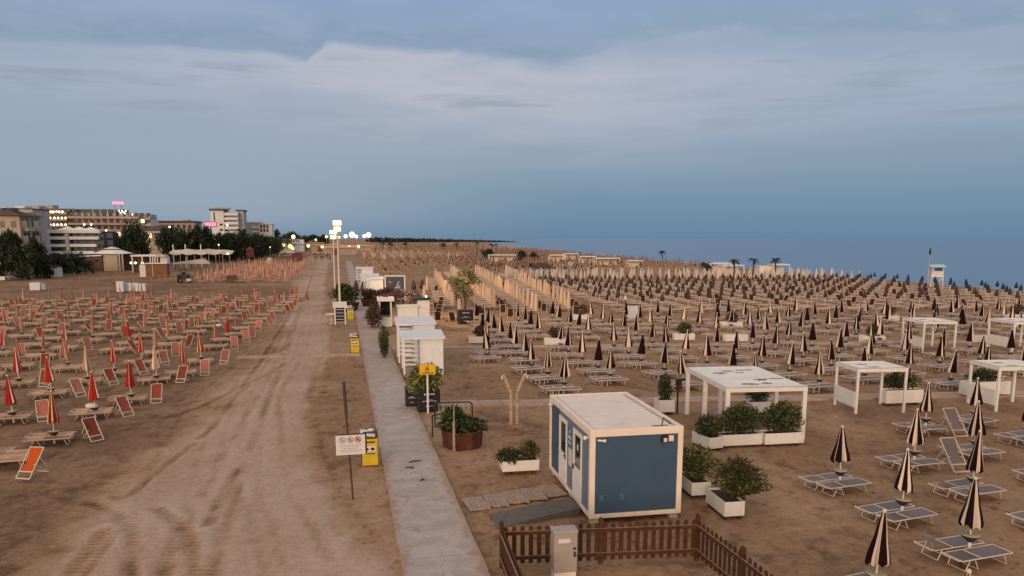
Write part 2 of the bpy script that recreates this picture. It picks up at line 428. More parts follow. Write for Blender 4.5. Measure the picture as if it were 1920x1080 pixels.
def build_ground():
    xs = axis_grid(-9000, 700, .17, .011, 0.0)
    ys = [-60, -20, 0, 8]; y = 10.0
    while y < 12000: ys.append(y); y += max(.17, .010 * y)
    ys = np.array(ys)
    X, Y = np.meshgrid(xs, ys); nx, ny = len(xs), len(ys)
    lb = np.interp(Y, [p[1] for p in LB], [p[0] for p in LB]); rb = np.interp(Y, [p[1] for p in RB], [p[0] for p in RB])
    w = (fbm(X * .55, Y * .35, 4, 3) - .5)
    track = sstep(X, lb - .8 + w * 3, lb + .9 + w * 3) * (1 - sstep(X, rb - .35 + w * 1.8, rb + .35 + w * 1.8))
    near = np.clip(1 - (np.hypot(X, Y) - 60) / 60, 0, 1)
    field = (1 - track) * sstep(-X, -40, -38)
    # footprints and churned sand
    Z = (fbm(X * 1.6, Y * 1.6, 4, 7) - .5) * .07 * (1 - .65 * track) + (fbm(X * .25, Y * .25, 3, 9) - .5) * .10
    tone = .43 + .37 * track + (fbm(X * .30, Y * .22, 4, 21) - .5) * .5 + (fbm(X * 2.4, Y * 2.1, 4, 33) - .5) * .30
    left = sstep(-X, 6, 9)
    tone = tone - .20 * left
    pits = sstep(fbm(X * 1.9, Y * 1.9, 3, 51), .60, .74)
    Z -= pits * .035 * (1 - .8 * track); tone -= pits * .22 * (1 - .6 * track)
    # wheel ruts: damp churned sand, with relief shade also put into the tone
    def P(*q): return [tuple(at(a, b)[:2]) for a, b in q]
    ruts = [
        (P((446, 878), (425, 915), (405, 950), (388, 985)), .12, .85),
        (P((590, 500), (545, 640), (470, 840), (430, 960), (395, 1078)), .16, .5),
        (P((585, 520), (520, 680), (420, 850), (360, 960), (318, 1078)), .16, .4),
        (P((560, 560), (500, 660), (400, 800), (268, 905), (245, 930)), .11, .8),
        (P((196, 995), (170, 1035), (128, 1080)), .18, .9), (P((215, 1000), (192, 1040), (160, 1080)), .12, .6),
        (P((332, 990), (318, 1030), (305, 1080)), .15, .7),
        (P((150, 935), (215, 960), (243, 1005), (247, 1080)), .16, .55),
        (P((215, 930), (300, 955), (352, 1000), (370, 1080)), .17, .6),
        (P((75, 962), (150, 972)), .12, .5), (P((110, 935), (165, 945)), .14, .5), (P((130, 915), (200, 905)), .14, .6),
        (P((500, 700), (380, 760), (300, 790), (190, 800)), .15, .45), (P((560, 665), (430, 745), (250, 800)), .2, .35),
        (P((590, 735), (660, 737)), .07, .8), (P((575, 745), (690, 742)), .16, .35), (P((600, 660), (578, 745)), .2, .3),
        (P((800, 872), (835, 895)), .12, .6), (P((900, 775), (1015, 800)), .5, .3), (P((905, 800), (1010, 812)), .4, .3),
    ]
    for off, ph, sp in ((-3.6, .3, .72), (-2.2, 1.7, .78), (-5.0, 2.6, .70), (-1.0, .9, .75)):
        for q in (-1, 1):
            yy_ = np.linspace(12, 105, 26); base_ = np.interp(yy_, [p[1] for p in RB], [p[0] for p in RB])
            ruts.append(([(float(b_ + off * (1 - .0035 * y_) + .5 * math.sin(y_ * .05 + ph) + q * sp), float(y_)) for y_, b_ in zip(yy_, base_)], .12, .26))
    RM = np.zeros_like(X); RA = np.zeros_like(X)
    for pts, wd, dep in ruts:
        x0 = min(p[0] for p in pts) - 1.2; x1 = max(p[0] for p in pts) + 1.2; y0 = min(p[1] for p in pts) - 1.2; y1 = max(p[1] for p in pts) + 1.2
        iy = np.where((ys > y0) & (ys < y1))[0]; ix = np.where((xs > x0) & (xs < x1))[0]
        if len(iy) == 0 or len(ix) == 0: continue
        sl = np.ix_(iy, ix)
        d, al = seg_dist(X[sl] + .12 * w[sl], Y[sl], pts)
        brk = sstep(fbm(al * .9, al * 0 + pts[0][0], 3, 5), .12, .78)
        tread = .8
        c_ = np.exp(-(d / wd) ** 2) * brk
        up_m = c_ * dep > RM[sl]; RM[sl] = np.where(up_m, c_ * dep, RM[sl]); RA[sl] = np.where(d < wd * 3, al, RA[sl])
        rdg = np.exp(-((d - wd * 1.9) / (wd * .8)) ** 2) * brk
        Z[sl] += dep * (-.060 * c_ * tread + .045 * rdg); tone[sl] += dep * (-.75 * c_ * tread + .20 * rdg)
    Z *= near
    # keep laid surfaces clear of the sand
    wlk = sstep(X, WALK[0] - .5, WALK[0] - .05) * (1 - sstep(X, WALK[1] + .05, WALK[1] + .5))
    Z = Z * (1 - wlk) - .02 * wlk
    for fn, x0, x1 in ((path1_y, 3, 70), (path2_y, 3, 50)):
        pm = (1 - sstep(np.abs(Y - fn(X)), .55, 1.1)) * (X > x0) * (X < x1); Z = Z * (1 - pm) - .02 * pm
    pm = (1 - sstep(np.abs(Y - 51.3), .55, 1.0)) * (X > -8) * (X < 1.2); Z = Z * (1 - pm) - .02 * pm
    shx = np.interp(Y, SHORE_Y, SHORE_X)
    beach = np.clip(X - (shx - 10), 0, 400)
    Z = Z - .02 - np.minimum(beach * .05, 4.0)
    tone = np.clip(tone, 0, 1)
    tone = np.where(beach > 0, np.clip(tone - beach * .02, 0, 1), tone)
    V = np.stack([X, Y, Z], -1).reshape(-1, 3)
    I = np.arange(nx * ny).reshape(ny, nx)
    F = np.stack([I[:-1, :-1], I[:-1, 1:], I[1:, 1:], I[1:, :-1]], -1).reshape(-1, 4)
    me = bpy.data.meshes.new('sand')
    me.vertices.add(len(V)); me.vertices.foreach_set('co', V.ravel())
    me.loops.add(F.size); me.loops.foreach_set('vertex_index', F.ravel())
    me.polygons.add(len(F)); me.polygons.foreach_set('loop_start', np.arange(len(F)) * 4)
    me.polygons.foreach_set('use_smooth', np.ones(len(F), bool))
    me.update(calc_edges=True)
    at_ = me.attributes.new('tone', 'FLOAT', 'POINT'); at_.data.foreach_set('value', tone.ravel())
    a3 = me.attributes.new('rut', 'FLOAT', 'POINT'); a3.data.foreach_set('value', RM.ravel())
    a2 = me.attributes.new('churn', 'FLOAT', 'POINT'); a2.data.foreach_set('value', (1 - .8 * track).ravel())
    m = bpy.data.materials.new('beach_sand'); m.use_nodes = True; t = m.node_tree; b = t.nodes['Principled BSDF']; gg = G(t)
    a = nd(t, 'ShaderNodeAttribute'); a.attribute_name = 'tone'
    ge = nd(t, 'ShaderNodeNewGeometry'); pos = ge.outputs['Position']
    f1 = gg.noise(pos, 4.5, 6, .65); f2 = gg.noise(pos, .05, 4, .5); f3 = gg.noise(pos, 22, 3, .6)
    v = gg.m('ADD', a.outputs['Fac'], gg.m('MULTIPLY', gg.m('SUBTRACT', f1, .5), .80))
    v = gg.m('ADD', v, gg.m('MULTIPLY', gg.m('SUBTRACT', f2, .5), .35))
    v = gg.m('ADD', v, gg.m('MULTIPLY', gg.m('SUBTRACT', f3, .5), .25), clamp=True)
    at2 = nd(t, 'ShaderNodeAttribute'); at2.attribute_name = 'churn'
    wp = nd(t, 'ShaderNodeVectorMath', operation='ADD'); t.links.new(pos, wp.inputs[0])
    nz3 = nd(t, 'ShaderNodeTexNoise'); nz3.inputs['Scale'].default_value = 2.2; t.links.new(pos, nz3.inputs['Vector'])
    sc_ = nd(t, 'ShaderNodeVectorMath', operation='SCALE'); sc_.inputs['Scale'].default_value = .55; t.links.new(nz3.outputs['Color'], sc_.inputs[0]); t.links.new(sc_.outputs[0], wp.inputs[1])
    vo = nd(t, 'ShaderNodeTexVoronoi', feature='SMOOTH_F1'); vo.inputs['Scale'].default_value = 3.1; vo.inputs['Smoothness'].default_value = .25; t.links.new(wp.outputs[0], vo.inputs['Vector'])
    foot = gg.m('MULTIPLY', gg.m('SUBTRACT', 1.0, gg.ss(vo.outputs['Distance'], .10, .34)), gg.m('MULTIPLY', gg.ss(f2, .35, .6), gg.ss(gg.noise(pos, .9, 3, .5), .42, .58)))
    foot = gg.m('MULTIPLY', foot, at2.outputs['Fac'])
    v = gg.m('SUBTRACT', v, gg.m('MULTIPLY', foot, .34), clamp=True)
    at3 = nd(t, 'ShaderNodeAttribute'); at3.attribute_name = 'rut'; sy = nd(t, 'ShaderNodeSeparateXYZ'); t.links.new(pos, sy.inputs[0])
    trd = gg.ss(gg.m('SINE', gg.m('ADD', gg.m('MULTIPLY', gg.m('ADD', sy.outputs[1], gg.m('MULTIPLY', sy.outputs[0], .25)), 30), gg.m('MULTIPLY', f1, 5))), -.2, .6)
    trd = gg.m('MULTIPLY', trd, gg.ss(at3.outputs['Fac'], .06, .30))
    v = gg.m('SUBTRACT', v, gg.m('MULTIPLY', trd, .16), clamp=True)
    cr = gg.ramp(v, [(0, SAND[0]), (.45, SAND[1]), (1.0, SAND[2])])
    t.links.new(cr, b.inputs['Base Color']); b.inputs['Roughness'].default_value = .95
    b.inputs['Specular IOR Level'].default_value = .15
    bn = nd(t, 'ShaderNodeBump'); bn.inputs['Strength'].default_value = .8; bn.inputs['Distance'].default_value = .07
    h = gg.m('ADD', gg.noise(pos, 5.0, 6, .7), gg.m('MULTIPLY', f3, .3)); h = gg.m('SUBTRACT', h, gg.m('MULTIPLY', foot, .9)); h = gg.m('SUBTRACT', h, gg.m('MULTIPLY', trd, .28))
    t.links.new(h, bn.inputs['Height']); t.links.new(bn.outputs[0], b.inputs['Normal'])
    me.materials.append(m)
    o = bpy.data.objects.new('sand', me); COL.objects.link(o)
    tag(o, kind='structure')
SAND = ((.150, .084, .048), (.340, .212, .126), (.505, .375, .292))
build_ground()

# sea: one sheet below the beach crest
def build_sea():
    b = MB(); b.add([(70, -400, -.42), (16000, -400, -.42), (16000, 30000, -.42), (70, 30000, -.42)], [(0, 1, 2, 3)])
    m = bpy.data.materials.new('sea_water'); m.use_nodes = True; t = m.node_tree; p = t.nodes['Principled BSDF']; gg = G(t)
    p.inputs['Base Color'].default_value = (.090, .205, .375, 1); p.inputs['Roughness'].default_value = .30
    p.inputs['IOR'].default_value = 1.33
    ge = nd(t, 'ShaderNodeNewGeometry')
    mp = nd(t, 'ShaderNodeMapping'); mp.inputs['Scale'].default_value = (.30, .09, 1); t.links.new(ge.outputs['Position'], mp.inputs[0])
    bn = nd(t, 'ShaderNodeBump'); bn.inputs['Strength'].default_value = .25; bn.inputs['Distance'].default_value = .3
    t.links.new(gg.noise(mp.outputs[0], 1.0, 5, .6), bn.inputs['Height']); t.links.new(bn.outputs[0], p.inputs['Normal'])
    tag(b.build('sea', m), kind='structure')
build_sea()

# concrete walkway down to the far end of the beach, cast in slabs
def walkway_mat():
    m = bpy.data.materials.new('walkway_concrete'); m.use_nodes = True; t = m.node_tree; b = t.nodes['Principled BSDF']; gg = G(t)
    ge = nd(t, 'ShaderNodeNewGeometry'); pos = ge.outputs['Position']
    s = nd(t, 'ShaderNodeSeparateXYZ'); t.links.new(pos, s.inputs[0])
    nz = gg.noise(pos, 1.1, 6, .65); nz2 = gg.noise(pos, .35, 4, .6); nf = gg.noise(pos, 14, 4, .6)
    col = gg.mix(gg.ss(nz, .35, .65), (.370, .312, .284), (.475, .405, .370))
    col = gg.mix(gg.m('MULTIPLY', gg.ss(nf, .5, .75), .35), col, (.32, .25, .215))
    vc = nd(t, 'ShaderNodeTexVoronoi', feature='DISTANCE_TO_EDGE'); vc.inputs['Scale'].default_value = .55
    wv_ = nd(t, 'ShaderNodeTexNoise'); wv_.inputs['Scale'].default_value = 1.5; t.links.new(pos, wv_.inputs['Vector'])
    av = nd(t, 'ShaderNodeVectorMath', operation='ADD'); t.links.new(pos, av.inputs[0]); t.links.new(wv_.outputs['Color'], av.inputs[1]); t.links.new(av.outputs[0], vc.inputs['Vector'])
    crk = gg.m('MULTIPLY', gg.m('LESS_THAN', vc.outputs['Distance'], .010), gg.ss(nz2, .45, .6))
    col = gg.mix(gg.m('MULTIPLY', crk, .55), col, (.17, .125, .10))
    stn = gg.ss(gg.noise(pos, 2.3, 5, .7), .60, .72)
    col = gg.mix(gg.m('MULTIPLY', stn, .45), col, (.24, .18, .15))
    # sand blown in from both edges
    ed = gg.m('ABSOLUTE', gg.m('SUBTRACT', s.outputs[0], (WALK[0] + WALK[1]) / 2))
    ed = gg.m('ADD', ed, gg.m('MULTIPLY', gg.m('SUBTRACT', nz, .5), 1.9))
    sand = gg.ss(ed, .74, .98)
    far = gg.ss(s.outputs[1], 30, 75)
    sand = gg.m('MAXIMUM', sand, gg.m('MULTIPLY', far, gg.ss(nz2, .35, .65)))
    col = gg.mix(gg.m('MULTIPLY', sand, .8), col, (.345, .215, .140))
    # joints between slabs
    j = gg.m('FRACT', gg.m('DIVIDE', s.outputs[1], 2.05))
    jl = gg.m('LESS_THAN', gg.m('ABSOLUTE', gg.m('SUBTRACT', j, .5)), .005)
    col = gg.mix(gg.m('MULTIPLY', jl, .6), col, (.15, .11, .09))
    t.links.new(col, b.inputs['Base Color']); b.inputs['Roughness'].default_value = .85
    bn = nd(t, 'ShaderNodeBump'); bn.inputs['Strength'].default_value = .3; bn.inputs['Distance'].default_value = .01
    t.links.new(nf, bn.inputs['Height']); t.links.new(bn.outputs[0], b.inputs['Normal'])
    return m
b = MB()
yy = [4.0]
while yy[-1] < 260: yy.append(yy[-1] + .5 + .02 * yy[-1])
for a, c in zip(yy[:-1], yy[1:]):
    e = [random.uniform(-.012, .012) for _ in range(2)]
    b.add([(WALK[0] + e[0], a, .035), (WALK[1] + e[1], a, .035), (WALK[1] + e[1], c, .035), (WALK[0] + e[0], c, .035)], [(0, 1, 2, 3)])
    b.add([(WALK[0] + e[0], a, .035), (WALK[0] + e[0], c, .035), (WALK[0] + e[0] - .02, c, -.08), (WALK[0] + e[0] - .02, a, -.08)], [(0, 1, 2, 3)])
    b.add([(WALK[1] + e[1], a, .035), (WALK[1] + e[1], c, .035), (WALK[1] + e[1] + .02, c, -.08), (WALK[1] + e[1] + .02, a, -.08)], [(3, 2, 1, 0)])
tag(b.build('walkway', walkway_mat()), kind='structure')

def board_path(name, x0, x1, fn, w=.95, m=None, step=.5):
    b = MB(); x = x0; k = 0
    while x < x1:
        s_ = .02 * random.uniform(-1, 1); a, c = x + .012, min(x + step, x1) - .012
        h = .034 + .006 * (k % 2)
        y0, y1 = fn(a), fn(c)
        P = [(a, y0 - w / 2 + s_, h), (c, y1 - w / 2 + s_, h), (c, y1 + w / 2 + s_, h), (a, y0 + w / 2 + s_, h)]
        Q = [(p[0], p[1], -.06) for p in P]
        b.add(P + Q, [(0, 1, 2, 3), (0, 4, 5, 1), (1, 5, 6, 2), (2, 6, 7, 3), (3, 7, 4, 0)])
        x += step; k += 1
    tag(b.build(name, m), kind='structure')
M['boardpath'] = mat('board_path', (.40, .29, .215), .85, noise=(.9, .18), dirt=(.5, (.33, .20, .13), .8))
board_path('crosswalk', 3.3, 62, path1_y, 1.0, M['boardpath'], 1.0)
board_path('crosswalk', 4.2, 46, path2_y, 1.15, M['boardpath'], 1.0)
board_path('crosswalk', -7.0, 1.05, lambda x: 51.3 - .05 * x, .8, M['boardpath'], 1.0)
# ================================================================== foreground things
# ------------------------------------------------------------------ blue cabin
def build_cabin():
    W, L, HB, H = 2.68, 4.8, .14, 2.66
    t = thing('beach_cabin', 'blue prefabricated cabin with cream frame and two white doors behind the picket fence', 'cabin', (7.84, 21.05, 0), R(-2.2))
    P = .15
    b = MB()
    for sx in (-1, 1):
        for sy in (-1, 1):
            b.box((sx * (W / 2 - P / 2), sy * (L / 2 - P / 2), (HB + H) / 2), (P, P, H - HB))
    for sx in (-1, 1):
        b.box((sx * (W / 2 - P / 2), 0, H - .10), (P - .004, L - 2 * P, .20)); b.box((sx * (W / 2 - P / 2), 0, HB + .06), (P - .004, L - 2 * P, .12))
    for sy in (-1, 1):
        b.box((0, sy * (L / 2 - P / 2), H - .10), (W - 2 * P, P - .004, .20)); b.box((0, sy * (L / 2 - P / 2), HB + .06), (W - 2 * P, P - .004, .12))
    b.build('frame', M['cream'], t, bevel=.012)
    for x, y in ((-1, -1), (1, -1), (-1, 1), (1, 1), (-1, 0), (1, 0)): b = MB(); b.box((x * 1.15, y * 2.2, HB / 2 - .02), (.25, .25, HB + .03)); b.build('foot_block', M['concrete'], t)
    # roof deck a little below the frame, with a dark gutter round it
    b = MB(); b.box((-.045, -.03, H - .05), (W - 2 * P - .17, L - 2 * P - .16, .05)); rf = b.build('roof', M['cream'], t)
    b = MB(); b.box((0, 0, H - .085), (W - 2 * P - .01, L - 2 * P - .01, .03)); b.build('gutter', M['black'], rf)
    for k in range(22): b = MB(); b.box((W / 2 - P - .10, -L / 2 + .3 + k * .2, H - .021), (.10, .05, .012)); b.build('roof_clip', M['cream'], rf)
    b = MB(); b.path([(W / 2 - .55, -L / 2 + .25, H - .02), (W / 2 - .50, -L / 2 + .28, H + .20), (W / 2 - .30, -L / 2 + .2, H + .04)], .018, 6); b.box((W / 2 - .62, -L / 2 + .2, H - .012), (.45, .04, .03))
    b.build('cable_bracket', M['black'], rf)
    b = MB(); b.box((0, -L / 2 + .07, (H + HB) / 2 - .03), (W - 2 * P, .06, H - HB - .32)); fp = b.build('front_panel', M['blue'], t)
    b = MB(); b.box((0, L / 2 - .07, (H + HB) / 2 - .03), (W - 2 * P, .06, H - HB - .32)); b.build('rear_panel', M['blue'], t)
    b = MB(); b.box((W / 2 - .07, 0, (H + HB) / 2 - .03), (.06, L - 2 * P, H - HB - .32)); b.build('side_panel', M['blue'], t)
    # left wall in panels round the doors (y measured from the near corner)
    y0 = -L / 2; xl = -W / 2 + .07; zc, zh = (H + HB) / 2 - .03, H - HB - .32
    for a, c, mm in ((P, .95, 'bluegrey'), (1.90, 2.62, 'bluegrey'), (3.58, L - P, 'blue')):
        b = MB(); b.box((xl, y0 + (a + c) / 2, zc), (.06, c - a, zh)); b.build('side_panel', M[mm], t)
    for a, c in ((.95, 1.90), (2.62, 3.58)):
        b = MB(); b.box((xl, y0 + (a + c) / 2, H - .29), (.06, c - a, .17)); b.build('side_panel', M['bluegrey'], t)
        d = MB(); yc = y0 + (a + c) / 2; wd = c - a - .01; z0, z1 = HB + .13, H - .38
        for q in (-1, 1): d.box((xl - .015, yc + q * (wd / 2 - .06), (z0 + z1) / 2), (.07, .12, z1 - z0))
        d.box((xl - .015, yc, z1 - .07), (.07, wd - .24, .14)); d.box((xl - .015, yc, (z0 + 1.16) / 2), (.07, wd - .24, 1.16 - z0))
        do = d.build('door', M['white'], t, bevel=.006)
        w_ = MB(); w_.box((xl - .005, yc, (1.16 + z1 - .14) / 2), (.03, wd - .24, z1 - .14 - 1.16)); w_.build('window', M['glass'], do)
        h = MB(); hy = yc - q * 0 + (.36 if a < 1.5 else -.36); h.box((xl - .06, hy, 1.12), (.03, .05, .16)); h.bar((xl - .085, hy, 1.14), (xl - .085, hy - .13 * (1 if hy > yc else -1), 1.14), .022)
        h.build('handle', M['black'], do)
        h = MB(); h.box((xl - .02, yc, HB + .11), (.16, wd, .03)); h.build('threshold', M['alu'], do)
        if a < 1.5:
            h = MB(); h.box((xl - .024, yc + .02, 1.78), (.008, .12, .17)); h.build('notice', M['paper'], do)
    b = MB(); b.box((xl - .037, y0 + 2.26, 1.86), (.012, .46, .60)); s = b.build('info_sign', M['signblue'], t)
    b = MB(); b.tube((xl - .050, y0 + 2.26, 2.05), (xl - .044, y0 + 2.26, 2.05), .055, 12); b.build('pictogram', M['letter'], s)
    for k, (yo, z) in enumerate(((-.12, 1.86), (.0, 1.88), (.12, 1.86), (-.08, 1.70), (.09, 1.70))): b = MB(); b.box((xl - .046, y0 + 2.26 + yo, z), (.008, .07, .09)); b.build('pictogram', M['letter'], s)
    b = MB(); b.box((xl - .036, y0 + 2.24, 1.26), (.010, .34, .52)); s = b.build('notice', M['paper'], t)
    b = MB()
    for k in range(6): b.box((xl - .044, y0 + 2.24, 1.44 - k * .07), (.006, .24 - .05 * (k % 3), .018))
    b.build('writing', M['inkgrey'], s)
    # lamps and sockets
    for x, y, z, w in ((xl - .12, y0 + .30, H - .27, .1), (xl - .10, y0 + L - .32, H - .26, .1)):
        b = MB(); b.tube((x + .09, y, z), (x, y - .02, z), .035, 8); b.ball((x - .02, y - .02, z - .01), .065, 8, 6); b.build('wall_lamp', M['white'], t)
    b = MB(); b.tube((-W / 2 + .22, y0 + .05, H - .30), (-W / 2 + .36, y0 - .02, H - .30), .03, 8); b.ball((-W / 2 + .39, y0 - .04, H - .30), .05, 8, 6); b.build('wall_lamp', M['white'], t)
    b = MB(); b.box((W / 2 - .56, y0 - .02, H - .34), (.17, .10, .19)); b.bar((W / 2 - .50, y0 + .04, H - .20), (W / 2 - .50, y0, H - .28), .03); fl = b.build('floodlight', M['black'], t)
    b = MB(); b.box((W / 2 - .56, y0 - .075, H - .35), (.10, .012, .11)); b.build('lens', M['letter'], fl)
    b = MB(); b.box((W / 2 - .36, y0 + .02, H - .33), (.14, .05, .16)); b.build('junction_box', M['cream'], t)
    for x in (-W / 2 + .34, -W / 2 + .93):
        b = MB(); b.box((x, y0 + .028, .72), (.11, .03, .17)); b.box((x + .02, y0 + .01, .69), (.07, .03, .08)); b.build('socket', M['signblue'], t)
build_cabin()

# ------------------------------------------------------------------ picket fence in three sections
def fence(p0, p1, label, rail_side=1, ends=(True, True), mid=0):
    p0 = Vector(p0); p1 = Vector(p1); d = p1 - p0; L = d.length; rz = math.atan2(d.y, d.x)
    t = thing('picket_fence', label, 'fence', p0, rz, 'picket fence round the sand yard')
    npost = 2 + mid
    for k in range(npost):
        if k == 0 and not ends[0] or k == npost - 1 and not ends[1]: continue
        x = L * k / (npost - 1)
        b = MB(); b.box((x, 0, .52), (.10, .10, 1.18)); b.add([(x - .05, -.05, 1.11), (x + .05, -.05, 1.11), (x + .05, .05, 1.11), (x - .05, .05, 1.11), (x, 0, 1.16)], [(0, 1, 4), (1, 2, 4), (2, 3, 4), (3, 0, 4)])
        b.build('post', M['wood'], t)
    for z in (.22, .84):
        b = MB(); b.box((L / 2, -.055 * rail_side, z), (L - .1, .035, .09)); r_ = b.build('rail', M['wood'], t)
        b = MB(); b.box((L / 2, -.055 * rail_side, z + .0475), (L - .1, .036, .005)); b.build('rail_edge', M['woodtop'], r_)  # lighter brown strip along the top of each rail
    b = MB(); n = int(L / .20)
    for k in range(n):
        x = (k + .5) * L / n; w = .105; h = 1.0 + random.uniform(-.012, .012)
        prof = [(-w / 2, .06), (w / 2, .06), (w / 2, h - .05)] + [(w / 2 * math.cos(a), h - .05 + .05 * math.sin(a)) for a in np.linspace(.35, 2.8, 6)] + [(-w / 2, h - .05)]
        A = [(x + u, .002, z) for u, z in prof]; B = [(x + u, -.022, z) for u, z in prof]; m_ = len(prof)
        b.add(A + B, [tuple(range(m_ - 1, -1, -1)), tuple(range(m_, 2 * m_))] + [(i, (i + 1) % m_, m_ + (i + 1) % m_, m_ + i) for i in range(m_)])
    b.build('pickets', M['wood'], t)
FL, FR = Vector((3.50, 16.62, 0)), Vector((8.29, 16.02, 0))
fence(FL, FR, 'brown picket fence section in front of the blue cabin', mid=1)
fence(Vector((3.33, 13.0, 0)), FL, 'brown picket fence section at the edge of the walkway', -1, (True, False))
fence(FR, Vector((8.42, 12.0, 0)), 'brown picket fence section on the right side of the sand yard', 1, (False, True), 1)

t = thing('electric_cabinet', 'grey two-tier electric cabinet standing in front of the picket fence', 'cabinet', (4.72, 15.52, 0), R(-3))
b = MB(); b.box((0, 0, .14), (.51, .32, .30)); b.build('plinth', M['cream'], t, bevel=.01)
b = MB(); b.box((0, 0, .76), (.54, .34, .94)); bd = b.build('body', M['grey'], t, bevel=.01)
b = MB(); b.box((0, 0, 1.255), (.58, .40, .05)); b.build('lid', M['grey'], t, bevel=.01)
b = MB(); b.box((-.03, -.176, 1.05), (.28, .012, .10)); b.build('plate', M['paper'], bd)
b = MB(); b.box((.205, -.18, .86), (.05, .02, .05)); b.box((.21, -.18, .72), (.04, .02, .12)); b.build('latch', M['black'], bd)
b = MB(); b.box((.21, -.166, .10), (.04, .016, .12)); b.build('latch', M['black'], t)

b = MB()
b.add([(3.85, 18.95, .03), (6.42, 19.55, .17), (6.42, 20.45, .17), (3.9, 20.0, .03), (3.85, 18.95, -.05), (6.42, 19.55, -.05), (6.42, 20.45, -.05), (3.9, 20.0, -.05)],
      [(0, 1, 2, 3), (4, 5, 1, 0), (5, 6, 2, 1), (6, 7, 3, 2), (7, 4, 0, 3)])
tag(b.build('ramp', M['ramp']), 'dark grey sloping ramp leading to the near door of the blue cabin', 'ramp')
for k in range(5):
    f = k / 4; c = Vector((3.62 + 2.5 * f, 20.85 + .62 * f, .05))
    b = MB()
    for j in range(5): b.box(((j - 2) * .125, 0, 0), (.115, 1.0 + random.uniform(-.06, .06), .05))
    o = b.build('duckboard', M['plank'], loc=c, rz=R(random.uniform(-2, 10))); o.rotation_euler[1] = R(random.uniform(-2, 2))
    tag(o, ['weathered duckboard at the walkway end of the board trail', 'weathered duckboard second from the walkway in the board trail', 'weathered duckboard in the middle of the board trail to the blue cabin', 'weathered duckboard next to last before the far cabin door', 'weathered duckboard lying against the far door of the blue cabin'][k], 'duckboard', 'duckboards leading to the cabin')

# ------------------------------------------------------------------ planters and shrubs
def planter(c, s, rz, label, group='white trough planters', m='white', skid=True):
    t = thing('planter_box', label, 'planter', (c[0], c[1], 0), rz, group)
    L, W, H = s; z0 = .10 if skid else 0.0
    b = MB(); w = .035
    for q in (-1, 1):
        b.box((0, q * (W / 2 - w / 2), z0 + H / 2), (L, w, H)); b.box((q * (L / 2 - w / 2), 0, z0 + H / 2), (w, W - 2 * w, H))
    b.box((0, 0, z0 + .02), (L - 2 * w, W - 2 * w, .035))
    b.build('trough', M[m], t, bevel=.008)
    b = MB(); b.box((0, 0, z0 + H - .09), (L - 2 * w - .004, W - 2 * w - .004, .06)); b.build('soil', M['soil'], t)
    if skid:
        for q in (-1, 1): b = MB(); b.box((q * L * .36, 0, .04), (.09, W * .9, .12)); b.build('skid', M['darkbrown'], t)
    return z0 + H - .06
def bush(c, rad, label, leaf='leaf_dark', n=900, size=.09, group=None, stems=6, asp=1.5, shell=.35, cat='shrub', extra=None, name='shrub', upbias=.4, nostem=False, zbase=None):
    """shrub whose base stands at c; rad are the crown's half sizes"""
    t = thing(name, label, cat, c, 0, group)
    b = MB(); b.leaves((0, 0, rad[2] * 1.0), rad, n, size, 0, shell, asp, upbias, floor=.0)
    if extra:
        for e in extra: b.leaves(e[0], e[1], e[2], size, 0, .3, asp, upbias)
    b.build('foliage', M[leaf], t)
    b = MB()
    for k in range(stems):
        a = 6.283 * k / stems + random.random(); r = rad[0] * random.uniform(.3, .8)
        p = [(0 + .04 * math.cos(a), .04 * math.sin(a), -.06), (r * .5 * math.cos(a), rad[1] / rad[0] * r * .5 * math.sin(a), rad[2] * .7), (r * math.cos(a), rad[1] / rad[0] * r * math.sin(a), rad[2] * 1.5)]
        b.path(p, .012 + .006 * rad[0], 5)
    b.build('stems', M['bark'], t)
    return t
def spiky(c, rad, label, leaf='leaf_mid', n=70, group=None, leaf_l=.16, cat='shrub', name='shrub', tips=None):
    """arching shoots with narrow leaves (oleander)"""
    t = thing(name, label, cat, c, 0, group); b = MB(); s = MB()
    for k in range(n):
        a = random.uniform(0, 6.283); lean = random.uniform(.05, 1.0) ** .7
        hx, hy = rad[0] * lean * math.cos(a), rad[1] * lean * math.sin(a); hz = 2 * rad[2] * (1.0 - .55 * lean * lean) * random.uniform(.75, 1.1)
        prev = Vector((.15 * hx, .15 * hy, -.05))
        for i in range(1, 6):
            f = i / 5; p = Vector((hx * f, hy * f, hz * (1 - (1 - f) ** 1.6)))
            if k % 4 == 0: s.tube(prev, p, .010, 4, 0, caps=False)
            dirv = (p - prev).normalized()
            for j in range(5 if i > 1 else 2):
                o = prev.lerp(p, random.random()); q = (dirv * .9 + Vector(rng.normal(size=3)) * .55).normalized()
                sd_ = q.cross(Vector(rng.normal(size=3))).normalized() * leaf_l * .14; l = leaf_l * random.uniform(.7, 1.25)
                b.add([o, o + q * l * .5 + sd_, o + q * l, o + q * l * .5 - sd_], [(0, 1, 2, 3)], 1 if (tips and i == 5 and random.random() < .5) else 0)
            prev = p
    b.build('foliage', [M[leaf], M[tips or leaf]], t); s.build('stems', M['bark'], t)
    return t
# beside the cabin, left
h = planter((5.62, 23.75), (1.25, .62, .36), R(-3), 'white trough planter on the left side of the blue cabin')
bush((5.20, 23.62, h - .06), (.42, .36, .27), 'round dark bush spilling over the planter left of the blue cabin', 'leaf_dark', 900, .085, shell=.2)
spiky((5.95, 23.78, h - .04), (.36, .3, .30), 'wispy olive plant beside the cabin wall in the left planter', 'leaf_mid', 30, leaf_l=.2)
